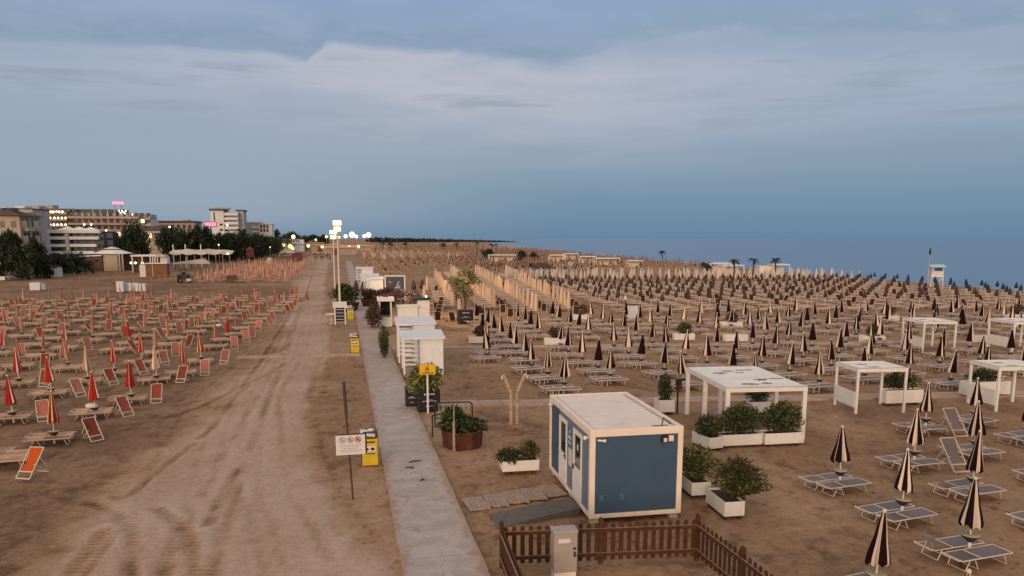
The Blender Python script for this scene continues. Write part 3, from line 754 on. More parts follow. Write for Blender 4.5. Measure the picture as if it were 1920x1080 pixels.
# beside the cabin, right
h = planter((10.42, 20.55), (.62, 1.25, .40), R(-3), 'white trough planter against the right side of the blue cabin')
spiky((10.48, 20.5, h - .04), (.85, .8, .52), 'olive oleander bush rising behind the front right corner of the cabin', 'leaf_mid', 90, tips='leaf_bright', leaf_l=.17)
h = planter((10.52, 18.75), (.60, 1.25, .42), R(-3), 'white square-ended planter in the open sand right of the blue cabin')
spiky((10.85, 18.62, h - .04), (.92, .85, .55), 'large oleander bush with brownish tips right of the blue cabin', 'leaf_mid', 150, tips='leaf_brown', leaf_l=.18)
# the row in front of the big pergola
h = planter((13.22, 25.05), (.62, 1.1, .42), R(10), 'short white planter at the left end of the row below the large pergola')
bush((13.2, 25.05, h - .05), (.50, .62, .42), 'low dark bush in the left planter below the large pergola', 'leaf_dark', 1100, .1, shell=.2)
h = planter((14.48, 24.98), (1.62, .60, .42), R(-3), 'white trough planter in the middle of the row below the large pergola')
bush((14.5, 25.0, h - .05), (.88, .5, .62), 'dense dark green hedge bush in the middle planter below the large pergola', 'leaf_dark', 1900, .1, shell=.2)
h = planter((16.16, 24.82), (1.60, .60, .42), R(-3), 'white trough planter at the right end of the row below the large pergola')
bush((16.15, 24.85, h - .05), (.90, .52, .62), 'loose dark shrub in the right planter below the large pergola', 'leaf_dark', 1500, .11, shell=.25)
h = planter((14.0, 30.7), (.72, .72, .55), R(-4), 'white square planter behind the roof of the blue cabin')
bush((14.0, 30.7, h - .05), (.33, .33, .62), 'tall narrow green shrub in the square planter behind the blue cabin', 'leaf_dark', 900, .1, shell=.2)
b = MB(); b.box((14.47, 30.35, .75), (.06, .06, 1.5)); b.box((14.47, 30.3, 1.45), (.24, .14, .3)); tag(b.build('service_post', M['black']), 'black service post beside the tall shrub in the square planter', 'post')
h = planter((18.0, 29.6), (1.0, .6, .5), R(-5), 'white trough planter standing under the far side of the large pergola')
bush((18.0, 29.6, h - .05), (.55, .4, .4), 'dark bush under the far side of the large pergola', 'leaf_dark', 700, .1, shell=.2)
h = planter((25.75, 29.9), (1.9, .55, .62), R(-5), 'white bench-height planter between the two front gazebos')
bush((26.0, 30.35, h - .15), (1.05, .55, .52), 'wide low bush behind the planter between the two front gazebos', 'leaf_dark', 1200, .12, shell=.2)
h = planter((31.2, 30.6), (2.4, .55, .66), R(-5), 'white trough planter inside the right-hand front gazebo')
bush((31.3, 30.9, h - .1), (1.0, .45, .35), 'low dark bush inside the right-hand front gazebo', 'leaf_dark', 800, .12, shell=.2)
ball_pl = [((9.95, 55.2), 'white trough planter with ball bush beside the sand square near the white cabins', 'round reddish-brown ball bush in the planter near the white cabins', 'leaf_brown', 1.62, (1.25, .05)),
           ((15.35, 53.1), 'white trough planter at the near end of the first umbrella rows', 'dark mound-shaped bush in the planter at the near end of the umbrella rows', 'leaf_brown', 1.75, (1.6, 0)),
           ((25.8, 53.4), 'white trough planter under a wide dark ball bush among the umbrellas', 'wide dark ball bush among the striped umbrellas', 'leaf_dark', 1.6, (1.6, 0)),
           ((29.4, 51.9), 'low white trough planter without a tall bush among the striped umbrellas', None, None, 1.8, None),
           ((39.2, 49.0), 'white trough planter beside the near right rows by the board path', 'flat dark bush behind the planter left of the far gazebo', 'leaf_dark', 1.8, (1.4, 0)),
           ((50.9, 61.6), 'white trough planter far out among the tan umbrellas', 'dark brown ball bush far out among the tan umbrellas', 'leaf_brown', 1.9, (2.0, 0)),
           ((47.5, 47.2), 'white trough planter between the two far gazebos', None, None, 1.7, None),
           ((33.5, 60.0), 'pale trough planter in the upper middle of the striped umbrella block', 'low brown bush in the upper middle of the umbrella block', 'leaf_brown', 1.9, (1.5, 0)),
           ((22.5, 69.0), 'grey-white planter beside the cream umbrella rows', 'dark brown bush beside the last cream umbrella row', 'leaf_brown', 1.6, (2.0, 0)),
           ((64.0, 60.0), 'white trough planter near the right edge of the umbrella field', 'dark ball bush near the right edge of the umbrella field', 'leaf_brown', 1.9, (2.0, 0))]
for (x, y), la, lb, lf, L, bb in ball_pl:
    h = planter((x, y), (L, .6, .5), R(-7), la, skid=False)
    if lb:
        bush((x + .05, y, h - .05), (.55 * bb[0] * .75, .5, .48 * max(1, bb[0] * .6)), lb, lf, 700, .12, shell=.3)
# black planters along the walkway
def black_planter(c, s, label, bl, leaf, rad, n, rz=0, tree=False):
    t = thing('planter_box', label, 'planter', (c[0], c[1], 0), rz, 'black lettered planters'); H = s[2]
    b = MB(); b.box((0, 0, H / 2 + .03), (s[0], s[1], H)); b.build('tub', M['planter_black'], t, bevel=.02)
    b = MB(); b.box((0, 0, H + .02), (s[0] - .08, s[1] - .08, .03)); b.build('soil', M['soil'], t)
    b = MB()
    for z, w, hh in ((.80, .50, .07), (.52, .30, .035), (.46, .66, .03), (.22, .36, .025)):
        for k in range(5): b.box(((k - 2) * w * s[0] / 5, -s[1] / 2 - .006, z * H + .03 + .012 * (k % 2)), (w * s[0] / 5 * .7, .008, hh))
    b.build('lettering', M['letter'], t)
    return H
h = black_planter((3.66, 33.75), (1.0, .9, .95), 'black square planter with white lettering at the walkway edge', 0, 0, 0, 0)
bush((3.55, 33.75, .9), (.82, .75, .62), 'bright yellow-green flowering bush in the black planter by the walkway', 'leaf_bright', 1900, .13, shell=.25, extra=[((-.45, 0, .15), (.4, .4, .35), 350)])
h = black_planter((2.95, 34.6), (.55, .6, .9), 'narrow dark planter half hidden behind the lettered black planter', 0, 0, 0, 0)
h = black_planter((10.95, 68.3), (1.35, 1.2, 1.25), 'black square planter with white lettering under the small pale tree', 0, 0, 0, 0)
t = thing('small_tree', 'small pale-leaved tree with airy crown in the black planter', 'tree', (10.95, 68.3, 1.2))
b = MB(); b.path([(0, 0, 0), (.06, 0, .7), (-.04, .05, 1.3), (.05, 0, 2.1)], .09, 7)
for k in range(9):
    a = k * .7; b.path([(0, 0, 1.2 + .08 * k), (.5 * math.cos(a), .5 * math.sin(a), 1.8 + .1 * k), (1.1 * math.cos(a), 1.0 * math.sin(a), 2.2 + .12 * k)], .025, 5)
b.build('trunk', M['bark'], t)
b = MB()
for k in range(16):
    a = rng.normal(size=3); a /= np.linalg.norm(a); b.leaves((1.15 * a[0], .9 * a[1], 2.5 + 1.05 * a[2]), (.5, .5, .42), 95, .2, 0, .2, 1.2)
b.leaves((0, 0, 2.5), (1.35, 1.2, 1.3), 350, .2, 0, .3, 1.2)
b.build('crown', M['leaf_pale'], t)
# terracotta tub
t = thing('terracotta_tub', 'big round terracotta tub beside the walkway', 'planter', (4.25, 27.35, 0))
b = MB(); b.lathe([(.74, 0), (.77, .30), (.80, .58), (.83, .60), (.83, .67), (.76, .67), (.74, .56)], 10, smooth=False); b.build('tub', M['terra'], t)
b = MB(); b.disc((0, 0, .58), .74, 20); b.build('soil', M['soil'], t)
t = bush((4.1, 27.4, .46), (.80, .68, .36), 'dark spreading shrub growing over the terracotta tub', 'leaf_dark', 1900, .12, shell=.2, extra=[((-.2, 0, .70), (.42, .4, .42), 700), ((.62, -.1, .30), (.5, .4, .26), 500)])

# ------------------------------------------------------------------ small street furniture
t = thing('cycle_rack', 'dark hoop rail standing behind the terracotta tub', 'rail', (0, 0, 0))
b = MB(); A = Vector((3.55, 30.3, 0)); B_ = Vector((5.1, 30.15, 0)); up_ = Vector((0, 0, 1))
b.path([A, A + up_ * .95, A + up_ * 1.05 + Vector((.1, 0, 0)), B_ + up_ * 1.05 - Vector((.1, 0, 0)), B_ + up_ * .95, B_], .03, 8); b.tube(A + up_ * .4, B_ + up_ * .4, .02, 6)
b.build('rail', M['black'], t)
b = MB()
for k in range(8): p = A.lerp(B_, (k + 1) / 9); b.tube(p + up_ * .4, p + up_ * 1.04, .012, 5)
b.build('bars', M['alu'], t)
A = Vector((3.0, 29.2, 0)); B_ = Vector((3.1, 28.3, 0))
t = thing('cycle_rack', 'small dark hoop stand left of the terracotta tub', 'rail', (0, 0, 0))
b = MB(); A = Vector((3.28, 28.9, 0)); b.path([A, A + up_ * .85, A + up_ * .9 + Vector((.5, .1, 0)), A + Vector((.55, .1, 0))], .03, 8); b.build('rail', M['black'], t)
t = thing('wooden_post', 'thin pale wooden post in front of the terracotta tub', 'post', (3.82, 26.65, 0))
b = MB(); b.tube((0, 0, 0), (0, 0, 1.12), .055, 8, r2=.05); b.tube((0, 0, 1.12), (.01, 0, 1.75), .025, 8); b.build('stake', M['plank'], t)
t = thing('path_sign', 'yellow sign with wheelchair symbol on a white pole', 'sign', (3.55, 32.9, 0), R(2))
b = MB(); b.tube((0, 0, 0), (0, 0, 2.2), .045, 8); b.build('pole', M['white'], t)
b = MB(); b.box((0, -.06, 2.02), (.72, .03, .46)); s = b.build('panel', M['signyellow'], t)
b = MB(); b.ball((-.02, -.08, 2.17), .028, 8, 6); b.bar((-.02, -.08, 2.14), (-.02, -.08, 2.03), .03); b.bar((-.02, -.08, 2.04), (.07, -.08, 2.03), .03)
for k in range(14):
    a, c_ = 6.283 * k / 14, 6.283 * (k + 1) / 14
    b.bar((-.03 + .075 * math.cos(a), -.08, 2.0 + .075 * math.sin(a)), (-.03 + .075 * math.cos(c_), -.08, 2.0 + .075 * math.sin(c_)), .02)
for k in range(7): b.box(((k - 3) * .075, -.078, 1.86), (.05, .008, .05))
b.build('symbol', M['ink'], s)
t = thing('prohibition_sign', 'white notice board with three prohibition symbols on a leaning black pole', 'sign', (.08, 22.23, 0))
tp = Vector((-.16, 0, 3.62))
b = MB(); b.tube((0, 0, -.05), tp, .028, 8); b.tube(tp * .70, tp, .045, 8); b.build('pole', M['darkbrown'], t)
b = MB(); b.box((-.02, -.05, 1.70), (.86, .025, .60)); s = b.build('panel', M['paper'], t)
b = MB(); b.box((.02, -.02, 1.72), (.88, .03, .62)); b.build('backing', M['black'], t)
for k, x in enumerate((-.26, -.03, .20)):
    b = MB()
    for i in range(18):
        a, c_ = 6.283 * i / 18, 6.283 * (i + 1) / 18
        b.bar((x + .085 * math.cos(a), -.068, 1.86 + .085 * math.sin(a)), (x + .085 * math.cos(c_), -.068, 1.86 + .085 * math.sin(c_)), .02)
    b.bar((x - .06, -.068, 1.92), (x + .06, -.068, 1.80), .02); b.build('prohibition_ring', M['inkred'] if k == 2 else M['inkgrey'], s)
    b = MB(); b.box((x, -.066, 1.86), (.035 + .02 * k, .006, .07)); b.box((x + .02, -.066, 1.83), (.06, .006, .025)); b.build('pictogram', M['ink'], s)
b = MB()
for r_ in range(5):
    n = 11 - (r_ % 3) * 2
    for k in range(n): b.box((-.03 + (k - n / 2 + .5) * .062, -.066, 1.70 - r_ * .052), (.045, .006, .016))
b.build('writing', M['inkgrey'], s)
def bin_(c, label, rz=0, s=1.0, detail=True):
    t = thing('recycling_bin', label, 'bin', (c[0], c[1], 0), rz, 'yellow recycling bins')
    t.scale = (s,) * 3
    b = MB(); b.box((0, 0, .47), (.54, .50, .94)); bd = b.build('body', M['yellow'], t, bevel=.02)
    b = MB(); b.box((0, -.256, .60), (.40, .012, .20)); pl = b.build('pictogram_plate', M['paper'], bd)
    b = MB(); b.ball((-.10, -.268, .60), (.06, .008, .05), 8, 6); b.ball((.09, -.268, .60), (.07, .008, .055), 8, 6); b.build('pictogram', M['ink'], pl)
    b = MB(); b.box((0, -.256, .84), (.34, .01, .05)); b.box((0, -.256, .43), (.32, .01, .03)); b.build('writing', M['ink'], bd)
    b = MB(); b.box((.03, .05, 1.06), (.50, .40, .22)); b.build('hood', M['darkbrown'], t)
    b = MB(); b.box((-.06, -.08, 1.12), (.50, .34, .06), rot=Euler((R(18), R(6), 0)).to_matrix()); b.ball((.06, .02, 1.20), (.12, .1, .06), 8, 6); b.build('bag', M['letter'], t)
    b = MB(); b.box((-.28, .05, .5), (.05, .4, .9)); b.build('side_frame', M['darkbrown'], t)
bin_((.72, 25.75), 'yellow recycling bin beside the white prohibition sign')
bin_((.66, 52.4), 'yellow recycling bin in the middle distance at the left walkway edge', s=1.05)
bin_((.62, 74.2), 'yellow recycling bin beside the far notice board', s=1.1)
bin_((.62, 95.5), 'farthest yellow recycling bin beyond the dark planter bush', s=1.1)
t = thing('outdoor_shower', 'pair of wooden shower posts forking into a Y', 'shower', (6.78, 29.6, 0)); t.scale = (.80, .80, 1.14)
for q, x in ((-1, -.16), (1, .16)):
    b = MB(); b.tube((x, 0, 0), (x, 0, 1.30), .10, 8); b.tube((x, 0, 1.30), (x + q * .42, 0, 1.95), .105, 8, r2=.095); s = b.build('post', M['showerwood'], t)
    b = MB(); b.tube((x + q * .42, 0, 1.96), (x + q * .50, -.1, 1.93), .03, 6); b.tube((x + q * .5, -.1, 1.93), (x + q * .5, -.12, 1.82), .05, 8, r2=.06); b.build('shower_head', M['alu'], s)
b = MB(); b.box((0, 0, .06), (.9, .5, .14)); b.build('base', M['woodtop'], t)

for k, (px_, py_, a_) in enumerate(((778, 868, 12), (768, 880, -25), (792, 903, 30))):
    b = MB(); p = at(px_, py_); L_ = (.42, .30, .16)[k]; b.path([(-L_ / 2, 0, .02), (0, .03, .035), (L_ / 2, -.01, .02)], .022, 6); b.path([(0, .03, .03), (.10, .12, .025)], .014, 5)
    o = b.build('driftwood', M['bark'], loc=(p.x, p.y, .035), rz=R(a_)); tag(o, ['largest dark driftwood stick on the walkway', 'middle dark driftwood stick on the walkway', 'smallest dark driftwood scrap on the walkway'][k], 'driftwood', 'driftwood scraps on the walkway')
# ================================================================== white changing cabins, bar kiosks
def changing_cabin(x0, y0, w, d, hf, hb, label, porch=.42):
    t = thing('changing_cabin', label, 'cabin', (x0 + w / 2, y0 + d / 2, 0), R(-2), 'white changing cabins by the walkway')
    px = -w / 2 + w * porch
    b = MB(); b.box(((px + w / 2) / 2, 0, hf / 2), (w / 2 - px, d - .1, hf - .02)); b.build('booth', M['cabinwhite'], t)
    b = MB()
    for q in (-1, 1): b.box(((px + w / 2) / 2 + q * ((w / 2 - px) / 2 - .05), -d / 2 + .03, hf / 2), (.09, .05, hf - .04))
    b.box(((px + w / 2) / 2, -d / 2 + .035, hf - .12), (w / 2 - px - .2, .04, .09)); b.build('corner_trim', M['cabinwhite'], t)
    b = MB(); o = .12
    A = [(-w / 2 - o, -d / 2 - o, hf), (w / 2 + o, -d / 2 - o, hf), (w / 2 + o, d / 2 + o, hb), (-w / 2 - o, d / 2 + o, hb)]
    b.add(A + [(p[0], p[1], p[2] + .07) for p in A], [(3, 2, 1, 0), (4, 5, 6, 7), (0, 1, 5, 4), (1, 2, 6, 5), (2, 3, 7, 6), (3, 0, 4, 7)])
    b.build('roof', M['cabinwhite'], t)
    for y in (-d / 2 + .06, d / 2 - .06):
        b = MB(); b.box((-w / 2 + .06, y, hf / 2), (.09, .09, hf)); b.build('post', M['cabinwhite'], t)
    b = MB()
    for k in range(7): b.box(((px - w / 2) / 2 + .02, d / 2 - .05, .25 + k * .28), (w * porch - .1, .03, .10))
    b.build('slats', M['cabinwhite'], t)
    b = MB(); b.box((px - .035, -d / 2 + .3, 1.0), (.05, .55, 1.95)); do = b.build('door', M['grey'], t)
    b = MB(); b.box((px - .07, -d / 2 + .12, 1.0), (.03, .03, .16)); b.build('handle', M['black'], do)
    b = MB(); b.box((0, 0, .03), (w, d, .10)); b.build('floor', M['plank'], t)
changing_cabin(3.25, 42.35, 2.3, 2.5, 2.12, 2.28, 'white changing cabin nearest the camera beside the walkway')
changing_cabin(3.28, 46.6, 2.3, 2.6, 2.46, 2.62, 'white changing cabin directly behind the nearest changing cabin')
changing_cabin(2.75, 103, 2.6, 2.6, 2.35, 2.55, 'white cabin with pale panels left of the picture board', .3)
changing_cabin(2.6, 113, 2.6, 2.6, 2.3, 2.5, 'white flat-roofed cabin behind the one left of the picture board', .3)
changing_cabin(2.5, 140, 3.0, 2.6, 2.3, 2.5, 'farthest white flat-roofed cabin in the line along the walkway', .3)
t = thing('bar_kiosk', 'white kiosk with dark serving hatch under the purple bush', 'kiosk', (4.9, 68.2, 0), R(-2))
b = MB(); b.box((-1.75, 0, 1.15), (.12, 1.9, 2.3)); b.box((-.75, 0, 1.15), (.12, 1.9, 2.3)); b.box((-1.25, .9, 1.15), (.9, .1, 2.3)); b.box((-1.25, -.9, .42), (.88, .1, .84)); b.build('walls', M['white'], t)
b = MB(); b.box((-1.2, 0, 2.42), (1.5, 2.3, .30)); b.build('roof', M['white'], t)
b = MB(); b.box((-1.25, .84, 1.5), (.86, .03, 1.3)); b.build('hatch', M['black'], t)
t = thing('bar_counter', 'white panelled bar front right of the dark hatch', 'counter', (5.5, 67.6, 0), R(-2))
b = MB(); b.box((.1, 0, .9), (1.8, .9, 1.75)); b.build('front', M['white'], t)
b = MB(); b.box((.1, 0, 1.84), (2.0, 1.1, .12)); b.build('top', M['white'], t)
t = thing('cold_store', 'tall white cabinet with dark green flat top beside the bar counter', 'cabinet', (7.05, 67.9, 0), R(-2))
b = MB(); b.box((0, 0, 1.15), (1.05, 1.2, 2.3)); b.build('body', M['white'], t)
b = MB(); b.box((-.15, 0, 2.42), (1.6, 1.5, .22)); b.build('top', mat('dark_green_top', (.012, .03, .028), .5), t)
b = MB(); b.box((-.1, -.61, 1.6), (.8, .02, .03)); b.build('seam', M['inkgrey'], t)
b = MB(); b.ball((7.3, 67.6, 2.62), .10, 8, 6); tag(b.build('lamp', M['lampsmall']), 'small round lamp on the dark top of the tall white cabinet', 'lamp')
t = thing('flowering_bush', 'purple flowering bush sprawling over the white kiosk roof', 'bush', (5.4, 70.2, 0))
b = MB(); b.path([(0, 0, 0), (.1, -.4, 1.2), (-.1, -1.4, 2.3)], .08, 6); b.path([(.1, -.4, 1.2), (1.0, -1.0, 2.5)], .06, 6); b.build('trunk', M['bark'], t)
b = MB()
for k in range(14):
    b.leaves((random.uniform(-2.0, 1.3), random.uniform(-2.2, .2), 2.55 + random.uniform(-.2, 1.3) * (1 - .2 * k % 3)), (.65, .6, .45), 110, .2, 0, .2)
b.build('foliage', M['leaf_purple'], t)
bush((2.55, 50.8, 0), (.38, .9, 1.0), 'green climber against the left side of the rear changing cabin', 'leaf_mid', 700, .14, shell=.2)
bush((2.5, 49.2, 0), (.3, .35, .8), 'dark slim bush at the walkway edge by the changing cabins', 'leaf_dark', 400, .12, shell=.2)
bush((2.55, 66.5, 0), (.75, 1.5, 1.1), 'dark reddish bush spilling onto the walkway before the kiosk', 'leaf_brown', 900, .2, shell=.2)
t = thing('picture_board', 'free-standing white-framed board with a dark picture', 'board', (6.35, 94.5, 0), R(-4))
b = MB()
for q in (-1, 1): b.box((q * 1.2, 0, 1.62), (.16, .12, 3.25))
b.box((0, 0, 3.17), (2.25, .12, .16)); b.box((0, 0, .35), (2.25, .12, .14)); b.build('frame', M['white'], t)
b = MB(); b.box((0, .01, 1.75), (2.26, .06, 2.7)); pn = b.build('panel', mat('slate_panel', (.055, .062, .085), .5, noise=(.8, .25)), t)
b = MB()
for (x0, z0, x1, z1, w) in ((-.7, 2.5, -.5, 2.3, .10), (.1, 1.6, .5, 2.5, .10), (0, 1.75, .6, 1.7, .12), (.3, 2.0, .7, 1.85, .07), (-.1, 1.5, .9, 1.45, .08), (.15, 1.55, .35, 1.2, .1)):
    b.bar((x0, -.03, z0), (x1, -.03, z1), .012, w)
b.build('brush_strokes', M['letter'], pn)
t = thing('info_board', 'white notice board with dark panels beside the far yellow bin', 'board', (-.35, 69.6, 0))
b = MB(); b.box((-.45, 0, 1.0), (.10, .08, 2.0)); b.box((.45, 0, 1.0), (.10, .08, 2.0)); b.build('posts', M['white'], t)
b = MB(); b.box((0, -.05, 1.85), (1.25, .1, .55)); b.build('header', M['letter'], t)
b = MB(); b.box((0, 0, .95), (.80, .05, 1.25)); p_ = b.build('panel', M['planter_black'], t)
b = MB()
for k in range(4): b.box((0, -.03, .5 + k * .3), (.66, .012, .04))
b.build('writing', M['letter'], p_)
for x, y, lab in ((-1.15, 70.5, 'white round table left of the far notice board'), (.55, 76.6, 'small white table right of the far notice board')):
    t = thing('round_table', lab, 'table', (x, y, 0)); b = MB(); b.tube((0, 0, .9), (0, 0, .95), .5, 14); b.build('top', M['white'], t)
    b = MB(); b.tube((0, 0, 0), (0, 0, .9), .05, 6); b.tube((0, 0, 0), (0, 0, .04), .25, 10); b.build('leg', M['pole'], t)
t = bush((.25, 84.5, .75), (1.6, 1.3, .95), 'big dark green bush in the tub at the foot of the lamp post', 'leaf_dark', 1300, .25, shell=.2, extra=[((-.3, 0, 1.5), (1.0, .9, .7), 500)])
t = thing('tub', 'black round tub under the big bush by the lamp post', 'planter', (.45, 83.6, 0)); b = MB(); b.lathe([(1.0, 0), (1.25, .8), (1.25, .85), (1.1, .8)], 20); b.build('tub', M['black'], t)
for x, y, r_, lab in ((3.0, 88.5, 1.1, 'dark bush in the left terracotta tub before the pale cabin'), (4.9, 89.5, 1.25, 'dark bush in the right terracotta tub before the pale cabin')):
    bush((x, y, .8), (r_, r_, .62), lab, 'leaf_brown', 700, .22, shell=.2)
    t = thing('terracotta_tub', lab.replace('dark bush in the', 'brown').replace('terracotta tub before', 'terracotta tub standing before'), 'planter', (x, y, 0)); b = MB(); b.lathe([(.8, 0), (1.05, .8), (1.05, .9), (.9, .85)], 18); b.build('tub', M['terra'], t)
for k, (px_, py_, s_) in enumerate(((668, 553, 1.0), (681, 556, 1.0), (702, 552, .9), (713, 552, .9), (728 + 20, 548, .8), (776, 552, 1.0), (792, 550, 1.2))):
    p = at(px_, py_); t = thing('folded_parasol', ['dark wrapped parasol first from the left in the bar seating', 'dark wrapped parasol second from the left in the bar seating', 'dark wrapped parasol beside the pale cabin corner', 'dark wrapped parasol just left of the picture board', 'dark wrapped parasol behind the purple bush', 'dark wrapped parasol right of the picture board', 'dark wrapped parasol farthest right of the picture board'][k], 'parasol', p, 0, 'dark wrapped parasols at the bar')
    b = MB(); b.tube((0, 0, 0), (0, 0, 1.2), .04, 6); b.tube((0, 0, 0), (0, 0, .06), .3, 10); b.build('pole', M['alu'], t)
    b = MB(); b.lathe([(.12, .6), (.34 * s_, .75), (.30 * s_, 1.3), (.15, 1.9), (.03, 2.1)], 10); b.build('canopy', M['u_brown'], t)

# ================================================================== pergola and gazebos
def holes_sheet(w, d, z, holes, sag=.04, nx=64, ny=48):
    b = MB(); P = []
    for j in range(ny + 1):
        for i in range(nx + 1):
            x = (i / nx - .5) * w; y = (j / ny - .5) * d
            P.append((x, y, z - sag * abs(math.sin(j / ny * math.pi * 3)) * math.sin(i / nx * math.pi)))
    F = []
    for j in range(ny):
        for i in range(nx):
            x = ((i + .5) / nx - .5); y = ((j + .5) / ny - .5)
            if any(((x - hx) / hw) ** 2 + abs((y - hy) / hh) ** 1.3 < 1 for hx, hy, hw, hh in holes): continue
            F.append((j * (nx + 1) + i, j * (nx + 1) + i + 1, (j + 1) * (nx + 1) + i + 1, (j + 1) * (nx + 1) + i))
    b.add(P, F, 0, True); return b
M['sheet'] = mat('roof_sheet', (.80, .77, .72), .8, noise=(2, .05), dirt=(1.2, (.56, .51, .45), .3))
def gazebo(name, label, cat, c, w, d, h, rz, posts, holes, group=None, panels=(), post=.12, wh='white'):
    t = thing(name, label, cat, (c[0], c[1], 0), rz, group)
    for (x, y) in posts:
        b = MB(); b.box((x * (w / 2 - post / 2), y * (d / 2 - post / 2), (h - .02) / 2), (post, post, h - .02)); b.build('post', M[wh], t, bevel=.008)
    b = MB(); bh = .16
    for q in (-1, 1):
        b.box((0, q * (d / 2 - post / 2), h + bh / 2 - .02), (w + .02, post * .9, bh)); b.box((q * (w / 2 - post / 2), 0, h + bh / 2 - .02), (post * .9, d - 2 * post, bh))
    b.build('beams', M[wh], t)
    b = holes_sheet(w - .1, d - .1, h + bh + .0, holes); b.build('roof_sheet', M['sheet'], t)
    for (x0, y0, x1, y1, z0, z1) in panels:
        b = MB(); b.bar((x0 * (w / 2), y0 * (d / 2), (z0 + z1) / 2), (x1 * (w / 2), y1 * (d / 2), (z0 + z1) / 2), .04, z1 - z0); b.build('side_panel', M[wh], t)
    return t
big_holes = [(-.22, .17, .12, .036), (.06, .17, .07, .028), (-.04, .30, .09, .036), (.22, .33, .14, .026), (-.10, -.33, .13, .042), (.12, -.31, .08, .034), (.13, -.17, .10, .036), (.34, -.14, .14, .026)]
gazebo('pergola', 'large white pergola with slit fabric roof behind the three planters', 'pergola', (16.1, 27.7), 3.25, 4.75, 1.98, R(-7),
       [(-1, -1), (1, -1), (1, 1), (-1, 1), (-1, .05), (1, .05), (0, 1)], big_holes, post=.16)
sm = [(-.18, .10, .16, .04), (.14, .22, .14, .035), (-.1, -.26, .16, .04), (.2, -.14, .12, .035)]
gazebo('gazebo', 'white gazebo with low side panel right of the large pergola', 'gazebo', (23.55, 29.35), 2.35, 1.95, 1.92, R(-8), [(-1, -1), (1, -1), (1, 1), (-1, 1)], sm, 'white gazebos', [(-1, -.9, -1, .9, .28, .98)], post=.10)
gazebo('gazebo', 'white gazebo cut by the right edge of the photo in the front line', 'gazebo', (30.05, 28.3), 2.35, 1.95, 1.92, R(-8), [(-1, -1), (1, -1), (1, 1), (-1, 1)], sm, 'white gazebos', [(-1, -.9, -1, .9, .28, .98)], post=.10)
gazebo('gazebo', 'white gazebo among the umbrellas in the middle distance at right', 'gazebo', (40.6, 45.0), 2.4, 2.6, 1.95, R(-9), [(-1, -1), (1, -1), (1, 1), (-1, 1)], sm, 'white gazebos', [(-1, -.9, -1, .9, .28, .98)], post=.11)
gazebo('gazebo', 'farther white gazebo cut by the right edge of the photo', 'gazebo', (46.6, 43.4), 2.6, 2.6, 1.95, R(-9), [(-1, -1), (1, -1), (1, 1), (-1, 1)], sm, 'white gazebos', [(-1, -.9, -1, .9, .28, .98)], post=.11)

# ================================================================== beach furniture prototypes
def closed_canopy(Rb, z0, z1, stripes, mats_n=2, n=64, rt=.035, fold=.13, gores=8, rings=7, hem=.05):
    """closed umbrella canopy with folds; stripes maps an angle fraction to a material slot"""
    b = MB(); P = []; p1_, p2_, p3_ = [random.uniform(0, 6.28) for _ in range(3)]
    for k in range(rings + 1):
        f = k / rings; z = z0 + (z1 - z0) * f
        Rr = (Rb * (1 - f) ** .92 + rt * f) * (1 + .05 * math.sin(f * 9))
        for i in range(n):
            th = 2 * math.pi * i / n
            rr = Rr * (1 + fold * (1 - .6 * f) * math.cos(gores * th + .6 * math.sin(2 * th)) + .07 * math.sin(2 * th + p1_) + .06 * math.sin(5 * th + p2_ + 2 * f))
            zz = z + (hem * math.cos(gores * th + .6) + .03 * math.sin(2 * th + p3_) if k == 0 else 0)
            P.append((rr * math.cos(th), rr * math.sin(th), zz))
    for k in range(rings):
        for i in range(n):
            j = (i + 1) % n
            b.add([P[k * n + i], P[k * n + j], P[(k + 1) * n + j], P[(k + 1) * n + i]], [(0, 1, 2, 3)], stripes((i + .5) / n), False)
    return b
def stripe_fn(pattern):
    tot = sum(w for w, _ in pattern)
    def f(u):
        s_ = 0
        for w, m_ in pattern:
            s_ += w / tot
            if u < s_: return m_
        return pattern[-1][1]
    return f
BW = [(1.7, 0), (1.1, 1), (1.5, 0), (.8, 1), (1.8, 0), (1.3, 1), (1.5, 0), (.8, 1), (1.6, 0), (1.2, 1)]
RD = [(1.5, 0), (.7, 1), (1.3, 0), (.7, 2), (1.5, 0), (.9, 1), (1.2, 0), (.6, 1), (1.4, 0), (.6, 2)]
RD2 = [(1.5, 0), (.25, 1), (1.5, 0), (1.4, 0), (.3, 1), (1.5, 0), (1.3, 0), (.3, 1)]
TN = [(1, 0), (.8, 1), (1.2, 0), (.9, 1), (1, 0), (.7, 1), (1, 0), (1, 1)]
def umbrella(name, label, Rb, z0, z1, pat, mats, tray=True, group=None, finial=True, n=64, trayz=.60, gores=8, fold=.13):
    t = thing(name, label, 'umbrella', (0, 0, 0), 0, group)
    closed_canopy(Rb, z0, z1, stripe_fn(pat), n=n, gores=gores, fold=fold).build('canopy', mats, t)
    b = MB(); b.tube((0, 0, -.1), (0, 0, z1), .024, 8); b.build('pole', M['pole'], t)
    if finial:
        b = MB(); b.ball((0, 0, z1 + .02), (.045, .045, .05), 10, 6); b.build('finial', M['pole'], t)
    if tray:
        b = MB(); b.lathe([(.035, trayz - .20), (.07, trayz - .17), (.225, trayz - .02), (.22, trayz)], 18); b.build('tray_cone', M['traydark'], t)
        b = MB(); b.lathe([(.222, trayz - .004), (.22, trayz + .012), (.02, trayz + .004)], 18); b.build('tray', M['tray'], t)
        b = MB(); b.tube((0, 0, -.05), (0, 0, trayz - .12), .045, 10); b.build('sleeve', M['letter'], t)
    return t
